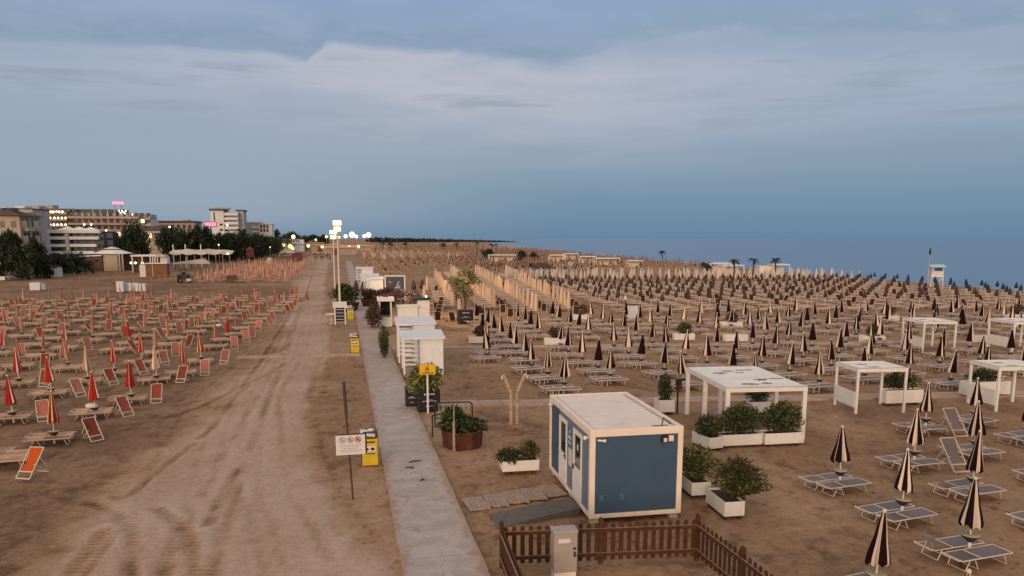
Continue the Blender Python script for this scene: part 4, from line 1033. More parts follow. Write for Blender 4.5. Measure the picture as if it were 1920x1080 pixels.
def lounger(name, label, fab, frame, group=None, up=0.0):
    t = thing(name, label, 'sun lounger', (0, 0, 0), 0, group)
    L, W, H, r = 1.92, .64, .34, .021
    b = MB()
    for q in (-1, 1): b.tube((-L / 2, q * W / 2, H), (L / 2, q * W / 2, H), r, 6)
    for x in (-L / 2, L / 2, -.22): b.tube((x, -W / 2, H), (x, W / 2, H), r, 6)
    for q in (-1, 1): b.path([(-L / 2, q * W / 2, H), (-L / 2 - .07, q * W / 2, H + .05), (-L / 2 - .10, q * W / 2, H + .02)], r, 6)
    b.tube((-L / 2 - .10, -W / 2, H + .02), (-L / 2 - .10, W / 2, H + .02), r, 6)
    b.build('frame', frame, t)
    for x0, x1 in ((-.78, -.62), (-.30, -.46), (.80, .66)):
        b = MB(); y = W / 2 - .03
        b.path([(x1, -y, H), (x0, -y, .01), (x0, y, .01), (x1, y, H)], r * .85, 6); b.build('leg', frame, t)
    def panel(x0, x1, nm, rise=0.0):
        b = MB(); nx, ny = 6, 5; P = []
        for i in range(nx + 1):
            for j in range(ny + 1):
                u = i / nx; v = j / ny
                P.append((x0 + (x1 - x0) * u, (v - .5) * (W - .03), H + .008 - .035 * math.sin(v * math.pi) + rise * (1 - u) * (1 if rise else 0)))
        F = [(i * (ny + 1) + j, (i + 1) * (ny + 1) + j, (i + 1) * (ny + 1) + j + 1, i * (ny + 1) + j + 1) for i in range(nx) for j in range(ny)]
        b.add(P, F, 0, True); b.build(nm, fab, t)
    panel(-.20, L / 2 - .02, 'seat'); panel(-L / 2 + .02, -.24, 'backrest', up)
    return t
def deckchair(name, label, fab, frame, group=None):
    """sling chair facing local -Y"""
    t = thing(name, label, 'deckchair', (0, 0, 0), 0, group); W = .56; r = .022
    b = MB(); a0, a1 = Vector((0, -.42, .05)), Vector((0, .38, 1.0))
    for q in (-1, 1): b.bar(a0 + Vector((q * W / 2, 0, 0)), a1 + Vector((q * W / 2, 0, 0)), .03, .035)
    for f in (0, .22, 1.0): p = a0.lerp(a1, f); b.bar(p - Vector((W / 2, 0, 0)), p + Vector((W / 2, 0, 0)), .04, .04)
    b.build('front_frame', frame, t)
    b = MB()
    for q in (-1, 1):
        b.bar((q * (W / 2 - .04), .55, .03), (q * (W / 2 - .04), -.12, .50), .032, .04); b.bar((q * (W / 2 + .03), .12, .68), (q * (W / 2 + .03), .42, .25), .02, .03)
    b.bar((-W / 2 + .04, .55, .03), (W / 2 - .04, .55, .03), .035, .035)
    b.build('back_frame', frame, t)
    b = MB(); n = 8; P = []; p0, p1 = a0.lerp(a1, .22), a0.lerp(a1, .985)
    for i in range(n + 1):
        f = i / n; p = p0.lerp(p1, f) + Vector((0, .10, -.10)) * math.sin(f * math.pi) * .7
        for q in (-1, 1): P.append((q * (W / 2 - .03), p.y - .02, p.z + .01))
    b.add(P, [(2 * i, 2 * i + 1, 2 * i + 3, 2 * i + 2) for i in range(n)], 0, True); b.build('sling', fab, t)
    return t
def swap(root, mapping):
    """re-cloth a copied thing: part name -> material"""
    for ch in root.children:
        k = ch.name.split('.')[0]
        if k in mapping:
            me = ch.data.copy(); me.materials.clear()
            for m_ in mapping[k]: me.materials.append(m_)
            ch.data = me
    return root
def simple_umbrella(Rb, z0, z1, pat, n=8, tray=True, poler=.03, slots=(2, 3)):
    """one small mesh for umbrellas too far away to show parts"""
    b = MB(); f = stripe_fn(pat)
    lev = [(Rb, z0), (Rb * .62, z0 + (z1 - z0) * .45), (.04, z1)]
    for (r0, a), (r1, c_) in zip(lev[:-1], lev[1:]):
        for i in range(n):
            t0, t1 = 2 * math.pi * i / n, 2 * math.pi * (i + 1) / n
            b.add([(r0 * math.cos(t0), r0 * math.sin(t0), a), (r0 * math.cos(t1), r0 * math.sin(t1), a), (r1 * math.cos(t1), r1 * math.sin(t1), c_), (r1 * math.cos(t0), r1 * math.sin(t0), c_)], [(0, 1, 2, 3)], f((i + .5) / n))
    b.tube((0, 0, -.05), (0, 0, z0 + .1), poler, 5, slots[0], caps=False); b.ball((0, 0, z1 + .02), .05, 6, 4, slots[0])
    if tray: b.lathe([(.05, .38), (.21, .50), (.02, .52)], 8, (0, 0, 0), slots[1])
    return b
def simple_lounger():
    b = MB(); L, W, H = 1.92, .64, .34
    b.add([(-L / 2, -W / 2 + .03, H), (L / 2, -W / 2 + .03, H), (L / 2, W / 2 - .03, H), (-L / 2, W / 2 - .03, H)], [(0, 1, 2, 3)], 0)
    for q in (-1, 1): b.box((0, q * W / 2, H), (L, .045, .045), 1)
    for x in (-L / 2, L / 2, -.22): b.box((x, 0, H), (.045, W, .04), 1)
    for x in (-.72, -.38, .74):
        for q in (-1, 1): b.box((x, q * (W / 2 - .03), H / 2), (.04, .04, H), 1)
        b.box((x, 0, .02), (.035, W, .035), 1)
    return b
def simple_chair():
    b = MB(); W = .56
    b.add([(-W / 2 + .03, -.2, .28), (W / 2 - .03, -.2, .28), (W / 2 - .03, .36, 1.0), (-W / 2 + .03, .36, 1.0)], [(0, 1, 2, 3)], 0)
    for q in (-1, 1):
        b.bar((q * W / 2, -.42, .03), (q * W / 2, .38, 1.0), .04, .04, 1); b.bar((q * W / 2, .5, .02), (q * W / 2, -.1, .5), .04, .04, 1)
    b.bar((-W / 2, .38, 1.0), (W / 2, .38, 1.0), .05, .05, 1); b.bar((-W / 2, -.42, .03), (W / 2, -.42, .03), .05, .05, 1)
    return b
def proto_mesh(name, mb, mats, cat):
    o = bpy.data.objects.new(name, mb.mesh(name, mats)); COL.objects.link(o); o['category'] = cat
    return Proto(o)
# ================================================================== right-hand field: striped umbrellas and grey loungers
GU = 'closed black and cream striped umbrellas of the right field'
GLn = 'grey sun loungers of the right field'
PU = [Proto(umbrella('beach_umbrella', 'x', .24,   .86, 2.0, BW, [M['u_black'], M['u_cream']], group=GU)),
      Proto(umbrella('beach_umbrella', 'x', .255,   .84, 2.0, BW[2:] + BW[:2], [M['u_black'], M['u_cream']], group=GU)),
      Proto(umbrella('beach_umbrella', 'x', .225,   .88, 2.0, BW[5:] + BW[:5], [M['u_black'], M['u_cream']], group=GU)),
      Proto(umbrella('beach_umbrella', 'x', .235, .90, 1.98, BW[1:] + BW[:1], [M['u_black'], M['u_cream']], group=GU, gores=6, fold=.22)),
      Proto(umbrella('beach_umbrella', 'x', .215, .82, 2.02, BW[4:] + BW[:4], [M['u_black'], M['u_cream']], group=GU, gores=10, fold=.16))]
PL = Proto(lounger('sun_lounger', 'x', M['mesh_grey'], M['alu'], GLn))
PL2 = Proto(lounger('sun_lounger', 'x', M['mesh_grey'], M['alu'], GLn, .22))
PC = Proto(deckchair('deckchair', 'x', M['mesh_grey'], M['alu'], 'grey deckchairs in the right field'))
PUs = [proto_mesh('beach_umbrella', simple_umbrella(.25, .84, 2.0, p, 16), [M['u_black'], M['u_cream'], M['pole'], M['traydark']], 'umbrella') for p in ([(2.1, 0), (1, 1), (1.9, 0), (.9, 1), (2.2, 0), (1.1, 1)], [(1.4, 0), (1.1, 1), (2.6, 0), (.7, 1), (2.2, 0)], [(2.3, 0), (1.3, 1), (1.6, 0), (.8, 1), (2.4, 0)])]
PLs = proto_mesh('sun_lounger', simple_lounger(), [M['mesh_grey'], M['alu']], 'sun lounger')
used_xy = []
def tl(a=2.2): return (R(random.gauss(0, a)), R(random.gauss(0, a)))
near_tops = [((1650, 960), 'closed striped umbrella at the bottom right, lowest one fully in view', 'bottom-right striped umbrella left of the pair at the edge'),
    ((1830, 900), 'widest closed striped umbrella at lower right with two broad cream panels', ''), ((1700, 845), 'closed striped umbrella left of the lower two-lounger pair at right', ''),
    ((1582, 800), 'lone closed striped umbrella nearest the three planters', ''), ((1832, 810), 'closed striped umbrella directly above the widest one at lower right', ''),
    ((1722, 770), 'closed striped umbrella beside the lower upright grey deckchair', ''), ((1838, 755), 'closed striped umbrella just below the right-edge front gazebo', ''),
    ((1742, 720), 'closed striped umbrella in front of the bench-height planter', ''), ((1835, 710), 'closed striped umbrella covering the corner post of the right-edge gazebo', ''),
    ((1807, 1075), 'striped umbrella of which only the cream tip shows at the bottom edge', '')]
setnames = ['at the bottom right edge', 'under the widest striped umbrella at lower right', 'left of the lower right pair', 'nearest the three planters', 'above the widest umbrella at right', 'beside the lower grey deckchair', 'below the right-edge front gazebo', 'beside the upper grey deckchair', 'inside the right-edge gazebo area', 'below the bottom edge']
for k, ((px_, py_), lab, _) in enumerate(near_tops):
    p = at(px_, py_, 2.0); x, y = p.x, p.y; used_xy.append((x, y))
    ti = tl(1.5)
    if k == 0: ti = (R(1), R(2.5))
    PU[k % 5].put((x, y, 0), random.uniform(0, 6.28), lab, GU, ti)
    rz = R(6 + random.uniform(-3, 3))
    if k in (9,): continue
    (PL2 if k in (1, 4) else PL).put((x - .24, y + .33, 0), rz, 'far grey lounger of the pair ' + setnames[k], GLn, (0, 0), .83)
    PL.put((x - .08, y - .34, 0), rz + R(random.uniform(-2, 2)), 'near grey lounger of the pair ' + setnames[k], GLn, (0, 0), .83)
for (px_, py_), lab in (((1786, 880), 'grey deckchair beside the lower pair of loungers at right'), ((1788, 815), 'grey deckchair beside the upper pair of loungers at right')):
    p = at(px_, py_); PC.put(p, R(-4), lab, 'grey deckchairs in the right field')
for k, (x, y, lab) in enumerate(((18.75, 15.7, 'second from bottom at the right edge of the photo'), (22.3, 18.9, 'third from bottom at the right edge of the photo'), (25.6, 22.9, 'topmost of the cut-off pairs at the right edge'))):
    used_xy.append((x, y))
    PU[k % 5].put((x, y, 0), random.random() * 6, 'striped umbrella just outside the right edge, ' + lab.split(' at')[0].split(' of')[0], GU, tl())
    PL.put((x - .24, y + .33, 0), R(8), 'far grey lounger, cut-off pair ' + lab, GLn, (0, 0), .83); PL.put((x - .08, y - .34, 0), R(8), 'near grey lounger, cut-off pair ' + lab, GLn, (0, 0), .83)

def blocked(x, y):
    if abs(y - path1_y(x)) < .9 or abs(y - path2_y(x)) < 1.0: return True
    if 12.5 < x < 19 and y < 33.5: return True
    for gx, gy, r_ in ((23.5, 29.3, 1.9), (30, 28.5, 1.9), (40.6, 45, 1.7), (46.6, 43.4, 1.9), (25.8, 30, 1.2), (14, 30.7, 1)) + tuple((q[0][0], q[0][1], 1.1) for q in ball_pl):
        if math.hypot(x - gx, y - gy) < r_: return True
    return any(math.hypot(x - a, y - c_) < 2.0 for a, c_ in used_xy)
# grid of the middle block
grid = []
for k in range(0, 21):
    off = 1.65 * (k % 2)
    y = 32.6 + off + (3.1 if k < 2 else 0) - (.14 * 3.45 * k if k > 3 else 0)
    ymax = 69 - .10 * k * 3.45
    while y < ymax:
        x = 10.75 + 3.45 * k + (y - 40) * .05
        xx, yy_ = x + random.gauss(0, .12), y + random.gauss(0, .14)
        if not blocked(xx, yy_) and seen(xx, yy_, 1.5, 80): grid.append((xx, yy_, k))
        y += 3.15
# two extra lines left of the block, where the pairs stand close together
for j in range(6):
    grid.append((9.0 + .28 * j + random.gauss(0, .05), 46.5 - 1.9 * j * .0 + 2.0 * j, -1))
grid = [q for q in grid if not blocked(q[0], q[1])]
grid.sort(key=lambda q: math.hypot(q[0], q[1]))
landmarks = [('white square planter behind the cabin roof', 14, 32.5), ('near left corner of the umbrella block', 9.5, 34), ('back of the large pergola', 17.5, 33), ('back left post of the first gazebo', 22.3, 31.5),
    ('planter at the near end of the rows', 15.3, 51.5), ('wide dark ball bush', 25.8, 51.6), ('low planter without a tall bush', 29.4, 50), ('flat dark bush left of the far gazebo', 39.2, 47.5),
    ('left post of the middle-distance gazebo', 38.8, 44), ('right post of the middle-distance gazebo', 42.8, 43.5), ('left post of the farther edge gazebo', 44.6, 42), ('white planter between the far gazebos', 48.4, 46),
    ('pale planter in the upper middle', 33.5, 57.6), ('ball bush far out among the tan umbrellas', 50.5, 59), ('reddish ball bush by the sand square', 11, 52), ('grey-white planter by the cream rows', 22.5, 66)]
lab_u, lab_l = {}, {}
for nm, x, y in landmarks:
    j = min(range(len(grid)), key=lambda i: math.hypot(grid[i][0] - x, grid[i][1] - y) + (99 if i in lab_u else 0))
    lab_u[j] = 'closed striped umbrella standing closest to the ' + nm; lab_l[j] = nm
ordn = ['first', 'second', 'third', 'fourth', 'fifth', 'sixth', 'seventh', 'eighth', 'ninth', 'tenth', 'eleventh', 'twelfth']
def rowlab(i, k): return ordn[min(11, max(0, k))]
cnt_l = 25; far_l, far_u = [], []; rowc = {}
nu = 13
for i, (x, y, k) in enumerate(grid):
    d = math.hypot(x, y); det = d < 42
    rowc[k] = rowc.get(k, 0) + 1
    if i in lab_u: lu = lab_u[i]
    elif k >= 0 and rowc[k] <= 4 and k < 8: lu = 'closed striped umbrella, %s from the near end of the %s row from the walkway' % (ordn[rowc[k] - 1], ordn[k])
    elif y < 52: lu = 'closed black and cream umbrella in the rows before the farther board path'
    else: lu = 'closed thin-looking striped umbrella in the rows beyond the farther board path'
    if nu < 155:
        if det: PU[i % 5].put((x, y, 0), random.random() * 6.28, lu, GU, tl(2.8), random.uniform(.95, 1.05))
        else: PUs[i % 3].put((x, y, 0), random.random() * 6.28, lu, GU, tl(2.8), random.uniform(.94, 1.06))
        nu += 1
    else: far_u.append((x, y, 0, random.random() * 6, 1))
    for q in (0, 1):
        lx, ly, rz = x - .22 + .14 * q + random.gauss(0, .06), y + .36 - .72 * q, R(4 + random.gauss(0, 4))
        if i in lab_l: ll = ('far' if q == 0 else 'near') + ' grey lounger of the pair by the ' + lab_l[i]
        elif lu.startswith('closed striped umbrella, '): ll = ('far' if q == 0 else 'near') + ' grey lounger of the %s pair in the %s row from the walkway' % (ordn[rowc[k] - 1], ordn[k])
        elif y < 52: ll = 'grey sun lounger in the paired rows before the farther board path'
        else: ll = 'grey sun lounger in the paired rows beyond the farther board path'
        if cnt_l < 155:
            cnt_l += 1
            (PL2 if d < 36 and random.random() < .15 else PL if d < 36 else PLs).put((lx, ly, 0), rz, ll, GLn, (0, 0), .88)
        else: far_l.append((lx, ly, 0, rz, .9))

# ================================================================== rows of sleeved cream parasols behind the sand square
GC = 'sleeved cream parasols in long rows'
def sleeve(n=14, R0=.225, h=2.15):
    b = MB()
    b.lathe([(R0 * .9, .12), (R0, .35), (R0 * .95, 1.0), (R0 * .78, 1.7), (R0 * .5, h - .12), (.05, h)], n, (0, 0, 0), 0, lambda t, k: 1 + .09 * math.cos(5 * t + .4 * k))
    b.tube((0, 0, -.05), (0, 0, .3), .04, 6, 1, caps=False)
    return b
PSl = proto_mesh('sleeved_parasol', sleeve(), [M['u_sand'], M['pole']], 'parasol')
PCd = proto_mesh('deckchair', simple_chair(), [M['sling_dark'], M['u_sand']], 'deckchair')
PLt = proto_mesh('sun_lounger', simple_lounger(), [M['mesh_tan'], M['alu']], 'sun lounger')
rows = [(10.9, 71.2, .09, 22, 3.1, 'leftmost'), (16.35, 81.3, .085, 27, 3.0, 'second'), (19.6, 75.7, .105, 28, 2.9, 'third'), (23.95, 77.7, .13, 27, 2.8, 'rightmost')]
cnt_t = 0; far_t, far_d = [], []; cnt_d = 0; cnt_s = 0
GD = 'dark deckchairs beyond the striped umbrellas'; GT = 'tan sun loungers beyond the striped umbrellas'
def put_chair(x, y, rz, lab):
    global cnt_d
    if cnt_d < 290: PCd.put((x, y, 0), rz, lab, GD); cnt_d += 1
    else: far_d.append((x, y, 0, rz, 1))
def put_tan(x, y, rz, lab):
    global cnt_t
    if cnt_t < 0: PLt.put((x, y, 0), rz, lab, GT); cnt_t += 1
    else: far_t.append((x, y, 0, rz, 1))
for x0, y0, sl, n, st_, nm in rows:
    for k in range(n):
        if nm == 'leftmost' and k in (1, 2, 3): continue
        y = y0 + k * st_ * (1 + .004 * k); x = x0 + sl * (y - y0) + random.gauss(0, .06)
        lab = ('sleeved cream parasol at the near end of the %s long row' % nm) if k == 0 else ('second sleeved cream parasol of the %s long row' % nm if k == 1 else ('third sleeved cream parasol of the %s long row' % nm if k == 2 else 'sleeved cream parasol in the %s long row' % nm))
        PSl.put((x, y, 0), random.random() * 6, lab, GC if k < 3 else GC + ', ' + nm + ' row', tl(2.2), random.uniform(.92, 1.05))
        for q in (0, 1):
            put_tan(x - .85 + .1 * q, y - .2 + .9 * q, R(4 + random.gauss(0, 3)), 'tan sun lounger left of the %s row of sleeved parasols' % nm)
        put_chair(x + .95, y + .3, R(random.gauss(-20, 15)), 'dark deckchair right of the %s row of sleeved parasols' % nm)
for (px_, py_), lab in (((848, 606), 'dark violet deckchair just right of the black tree planter'), ((900, 592), 'dark deckchair with pale frame left of the second cream row'), ((944, 578), 'upper of three dark deckchairs right of the second cream row'), ((943, 590), 'middle of three dark deckchairs right of the second cream row'), ((957, 598), 'lower of three dark deckchairs right of the second cream row'), ((818, 585), 'dark deckchair alone on the sand behind the changing cabins'), ((1080, 593), 'dark deckchair at the near end of the rightmost cream row'), ((818, 548), 'dark deckchair alone on the open sand left of the pale tree')):
    put_chair(*at(px_, py_)[:2], R(random.uniform(-15, 10)), lab)
for k, (px_, py_) in enumerate(((796, 566), (801, 545))):
    PSl.put(at(px_, py_), 0, ['single sleeved cream parasol behind the bar counter', 'farther single sleeved cream parasol right of the picture board'][k], GC)
# stack of dark-backed loungers left of the lit square
for k in range(5):
    p = at(795 + 3 * k, 606 - 8 * k); put_tan(p.x - .3, p.y, R(3), 'tan lounger in the short stack of rows right of the changing cabins'); put_chair(p.x + 1.3, p.y, R(-5), 'dark deckchair in the short column right of the changing cabins')

# ================================================================== seaward block: tan loungers under small dark wrapped umbrellas
GN = 'small dark wrapped umbrellas of the seaward block'
def wrapped():
    b = MB(); b.tube((0, 0, 0), (0, 0, 1.3), .035, 5, 1, caps=False)
    b.lathe([(.13, 1.12), (.23, 1.2), (.20, 1.5), (.10, 1.80), (.03, 1.95)], 8, (0, 0, 0), 0)
    return b
PN = proto_mesh('wrapped_umbrella', wrapped(), [M['u_brown'], M['pole']], 'umbrella')
PNb = proto_mesh('wrapped_umbrella', wrapped(), [M['u_navy'], M['pole']], 'umbrella')
cells = []
for k in range(0, 19):
    x0 = 26.5 + 3.45 * k; y = 76 - .12 * (x0 - 26) + 1.6 * (k % 2)
    lo = max(76, 78) 
    while y < 124 - .12 * (x0 - 26):
        x = x0 + (y - 75) * .07
        if x > 29 + (90 - y) * .1 and x < 92 and seen(x, y, 1.5, 60): cells.append((x + random.gauss(0, .12), y + random.gauss(0, .15)))
        y += 3.1
cells.sort(key=lambda q: math.hypot(*q))
far_n, nN = [], 0
for (x, y) in cells:
    edge_ = x > 82
    lab = 'small navy wrapped umbrella in the last rows before the sea' if edge_ else 'small dark wrapped umbrella in the dense seaward block'
    if nN < 295: (PNb if edge_ else PN).put((x, y, 0), random.random() * 6, lab, GN + (' by the water' if edge_ else ''), tl(2)); nN += 1
    else: far_n.append((x, y, 0, random.random() * 6, 1))
    for q in (0, 1): put_tan(x - .4 + .2 * q, y + .42 - .84 * q, R(5 + random.gauss(0, 4)), 'tan sun lounger in the dense seaward block')
    if random.random() < .35: put_chair(x + 1.0, y, R(random.gauss(-30, 20)), 'dark deckchair in the dense seaward block')
# loungers without umbrellas between the two blocks
for k in range(0, 20):
    for j in range(3):
        x, y = 29 + 3.45 * k + 1.7 * (j % 2), 72.8 - 1.2 * j - .11 * 3.45 * k + 2.4
        if seen(x, y, .5, 40): put_tan(x, y, R(5 + random.gauss(0, 3)), 'tan sun lounger in the bare strip without umbrellas')
# ------------------------------------------------------------------ white umbrellas across the beach behind the seaward block
GW = 'closed white umbrellas across the beach'
def slim(n=7, R0=.26):
    b = MB(); b.lathe([(R0, .55), (R0 * .8, 1.1), (R0 * .45, 1.7), (.04, 2.15)], n, (0, 0, 0), 0); b.tube((0, 0, 0), (0, 0, .7), .035, 4, 1, caps=False); return b
PW = proto_mesh('beach_umbrella', slim(8, .34), [M['u_white'], M['pole']], 'umbrella')
n_w = 0; far_w = []
for j in range(5):
    for k in range(36):
        x = 31 + 1.72 * k + .86 * (j % 2); y = 134 + 2.4 * j - .24 * (x - 31) + random.gauss(0, .7)
        if x > 92 + j: continue
        if random.random() < .16: continue
        if n_w < 0: PW.put((x + random.gauss(0, .15), y + random.gauss(0, .2), 0), 0, 'closed white umbrella in the band across the beach behind the dark ones', GW, tl(2), random.uniform(.92, 1.08)); n_w += 1
        else: far_w.append((x + random.gauss(0, .3), y, 0, 0, random.uniform(.85, 1.12)))

# ================================================================== left field: red and cream umbrellas, cream loungers, sling chairs
GR = 'closed red and cream umbrellas of the left field'; GK = 'cream loungers of the left field'; GS = 'red and pink sling chairs of the left field'
PR = [Proto(umbrella('beach_umbrella', 'x', .19, .80, 2.0, RD, [M['u_red'], M['u_cream'], M['u_yellow']], group=GR, n=48, trayz=.46)),
      Proto(umbrella('beach_umbrella', 'x', .19, .78, 2.0, RD2, [M['u_red'], M['u_cream']], group=GR, n=48, trayz=.46)),
      Proto(umbrella('beach_umbrella', 'x', .20, .80, 2.0, TN, [M['u_tan'], M['u_cream']], group=GR, n=48, trayz=.46))]
PK = Proto(lounger('sun_lounger', 'x', M['mesh_cream'], M['frame_tan'], GK))
PS = [Proto(deckchair('sling_chair', 'x', M[q], M['pole'], GS)) for q in ('sling_red', 'sling_pink', 'sling_orange')]
PRs = [proto_mesh('beach_umbrella', simple_umbrella(.16, .84, 1.95, TN, 8), [M[a], M['u_tan'], M['frame_tan'], M['traydark']], 'umbrella') for a in ('u_rust', 'u_rust', 'u_tan')] + \
      [proto_mesh('beach_umbrella', simple_umbrella(.19, .78, 2.0, RD2, 8), [M['u_red'], M['u_cream'], M['pole'], M['traydark']], 'umbrella')]
PKs = proto_mesh('sun_lounger', simple_lounger(), [M['mesh_cream'], M['frame_tan']], 'sun lounger')
PSs = [proto_mesh('sling_chair', simple_chair(), [M[q], M['frame_tan']], 'deckchair') for q in ('sling_red', 'sling_pink')]
near_red = [((93, 735), 0, 'nearest red umbrella with a yellow stripe at lower left', 'lowest set but one at the left'), ((172, 698), 1, 'plain red umbrella second up the near edge of the left field', 'second up the near edge'),
    ((241, 678), 1, 'deep red umbrella in front of a brown sling chair, third up the edge', 'third up the near edge'), ((290, 650), 2, 'beige umbrella fourth up the near edge of the left field', 'fourth up the near edge'),
    ((340, 640), 0, 'red and white striped umbrella fifth up the near edge of the left field', 'fifth up the near edge'), ((375, 623), 0, 'red and cream umbrella nearest the rail path at the field edge', 'sixth up the near edge'),
    ((17, 705), 1, 'red umbrella at the left edge of the photo beside a pink chair', 'at the left edge of the photo'), ((91, 670), 1, 'tall red umbrella in the second line, left of two pink chairs', 'in the second line from the edge'),
    ((160, 652), 2, 'cream and red umbrella in the second line of the left field', 'in the middle of the second line'), ((30, 655), 0, 'orange-red umbrella in the third line near the left edge of the photo', 'in the third line at far left'),
    ((210, 640), 0, 'dark red umbrella in the second line beside an orange chair', 'beside the orange chair in the second line'), ((261, 625), 0, 'red and pink umbrella upper in the second line', 'upper in the second line'),
    ((-28, 760), 0, 'red umbrella cut off at the left edge near the orange chair', 'cut off at the lower left edge')]
usedL = [(-11.2, 26.0)]; n_r = n_k = n_s = 0
chair_mat = [0, 0, 0, 0, 1, 1, 1, 1, 0, 0, 0, 1, 2]
for k, ((px_, py_), v, lab, nm) in enumerate(near_red):
    p = at(px_, py_, 2.0); x, y = p.x, p.y; usedL.append((x, y))
    PR[v].put((x, y, 0), random.random() * 6.28, lab, GR, tl(1.8)); n_r += 1
    rz = R(3 + random.gauss(0, 4))
    PK.put((x - .16, y + .30, 0), rz, 'far cream lounger of the set ' + nm, GK, (0, 0), .80); PK.put((x - .05, y - .32, 0), rz + R(random.uniform(-4, 5)), 'near cream lounger of the set ' + nm, GK, (0, 0), .80); n_k += 2
    if k == 12: continue
    PS[chair_mat[k]].put((x + 1.22 + random.uniform(-.1, .2), y - .1 + random.uniform(-.3, .2), 0), R(random.choice((-8, 5, 22, 40))), ('orange' if k == 12 else 'red' if chair_mat[k] == 0 else 'pink') + ' sling chair of the set ' + nm, GS, (0, 0), .84); n_s += 1
far_r, far_k, far_s = [], [], []
gridL = []
for k in range(-1, 16):
    y = 22 + 1.9 * (k % 2)
    while y < 106:
        x = -10.9 + .073 * (y - 31) - 3.3 * k
        if not any(math.hypot(x - a, y - c_) < 2.9 for a, c_ in usedL) and abs(y - 51.3) > .9 and seen(x, y, 1.2, 40) and k >= 0:
            gridL.append((x + random.gauss(0, .2), y + random.gauss(0, .25), k))
        y += 3.75
gridL.sort(key=lambda q: math.hypot(q[0], q[1]))
for i, (x, y, k) in enumerate(gridL):
    d = math.hypot(x, y); det = d < 44
    v = random.choice((0, 1, 2, 2)); red = d < 62 and random.random() < .35
    zone = 'front half' if y < 51 else ('middle part' if y < 75 else 'rear part')
    lab = ('closed red umbrella in the %s of the left field' if red else 'closed faded rust or beige umbrella in the %s of the left field') % zone
    if d > 48 and random.random() < .3: pass
    elif n_r < 145:
        if det: PR[1 if red else 2].put((x, y, 0), random.random() * 6, lab, GR + ', ' + zone, tl(3.2), random.uniform(.92, 1.06))
        else: PRs[3 if red else random.randrange(3)].put((x, y, 0), random.random() * 6, lab, GR + ', ' + zone, tl(3.2), random.uniform(.9, 1.08))
        n_r += 1
    else: far_r.append((x, y, 0, 0, 1))
    for q in (0, 1):
        lx, ly, rz = x - .15 + .14 * q + random.gauss(0, .1), y + .34 - .68 * q, R(4 + random.gauss(0, 6))
        if n_k < 145: (PK if d < 36 else PKs).put((lx, ly, 0), rz, 'cream sun lounger in the %s of the left field' % zone, GK + ', ' + zone, (0, 0), .84); n_k += 1
        else: far_k.append((lx, ly, 0, rz, .9))
    if random.random() < .68:
        v = random.random() < .5
        lab = ('pink' if v else 'red') + ' sling chair in the %s of the left field' % zone
        pr = (PS[1] if v else PS[0]) if det else PSs[1 if v else 0]
        if n_s < 295: pr.put((x + 1.25 + random.uniform(-.1, .2), y + random.uniform(-.4, .2), 0), R(random.gauss(14, 22)), lab, GS + ', ' + zone, (0, 0), .84); n_s += 1
        else: far_s.append((x + 1.4, y, 0, 0, .84))
for (px_, py_), lab in (((548, 556), 'brown sling chair standing alone beyond the far corner of the left field'), ((60, 893), 'bright orange sling chair alone at the lower left')):
    p = at(px_, py_)
    if py_ < 800: PSs[0].put(p, R(-10), lab, GS)
    else: PS[2].put(p, R(-22), lab, GS, (0, 0), .9)
p = at(12, 872); PK.put((p.x, p.y + .3, 0), R(4), 'far cream lounger left of the bright orange chair', GK); PK.put((p.x, p.y - .5, 0), R(4), 'near cream lounger left of the bright orange chair', GK)
# white cushions left on the sets
for k, (px_, py_, z) in enumerate(((172, 765, .40), (282, 588, .4), (410, 612, .4))):
    p = at(px_, py_ , z); b = MB(); b.ball((0, 0, .10), (.26, .18, .13), 12, 8); tag(b.build('cushion', M['letter'], loc=p), ['white cushion on the lounger third from the near edge', 'white cushion on a lounger in the middle of the left field', 'white cushion on a lounger at the upper edge of the left field'][k], 'cushion')

# second cream and pink block farther up the left side
PQ = proto_mesh('beach_umbrella', slim(7, .24), [M['u_sand'], M['pole']], 'umbrella')
GQ = 'slim cream umbrellas in the far left block'; nq = 0; far_q = []
for k in range(0, 12):
    for j in range(18):
        y = 142 + 5.2 * j + 2.6 * (k % 2); x = -11 - 3.1 * k - .02 * (y - 140) + (y - 142) * .03
        if y > 236 or x < -27.5: continue
        if nq < 0: pass
        far_q.append((x + random.gauss(0, .2), y, 0, 0, 1))
        if j < 16: far_k.append((x - .6, y - .5, 0, R(4), 1)); far_s.append((x + .9, y - .8, 0, random.gauss(0, .3), 1))

# ================================================================== everything past the counts: one object per kind
def flat_lounger():
    b = MB(); b.box((0, 0, .33), (1.92, .66, .07), 0)
    for x in (-.7, .72): b.box((x, 0, .15), (.05, .6, .3), 1)
    return b
# the beach runs on for a kilometre: dense rows
u_far, l_far, d_far, w_far = [], [], [], []
y = 168.0
while y < 1150:
    st_ = 3.2 + (y - 168) * .006; shx = float(np.interp(y, SHORE_Y, SHORE_X)); x = 6 + .02 * (y - 168); row = int(y / st_)
    patch = math.sin(y * .03) 
    while x < shx - 14:
        if seen(x, y, 2, 20):
            r_ = random.random(); xx = x + random.gauss(0, .3); yy_ = y + random.gauss(0, .4)
            z_ = (math.sin(x * .045 + 1.3) + math.sin(y * .021 + x * .02)) 
            if not (14 < x < 26 and 168 < y < 205) and not (y < 175 and 44 < x < 92):
                if r_ < .55: (u_far if z_ < .55 else w_far).append((xx, yy_, 0, 0, random.uniform(.9, 1.1)))
                if r_ < .85: l_far.append((xx + 1.3, yy_, 0, R(4), 1))
                if r_ > .72: d_far.append((xx + .6, yy_ - .6, 0, random.gauss(0, .4), 1))
        x += 3.1 + (y - 168) * .004
    y += st_
M['far_pale'] = mat('far_pale_canvas', (.44, .32, .24), .9, noise=(.05, .4))
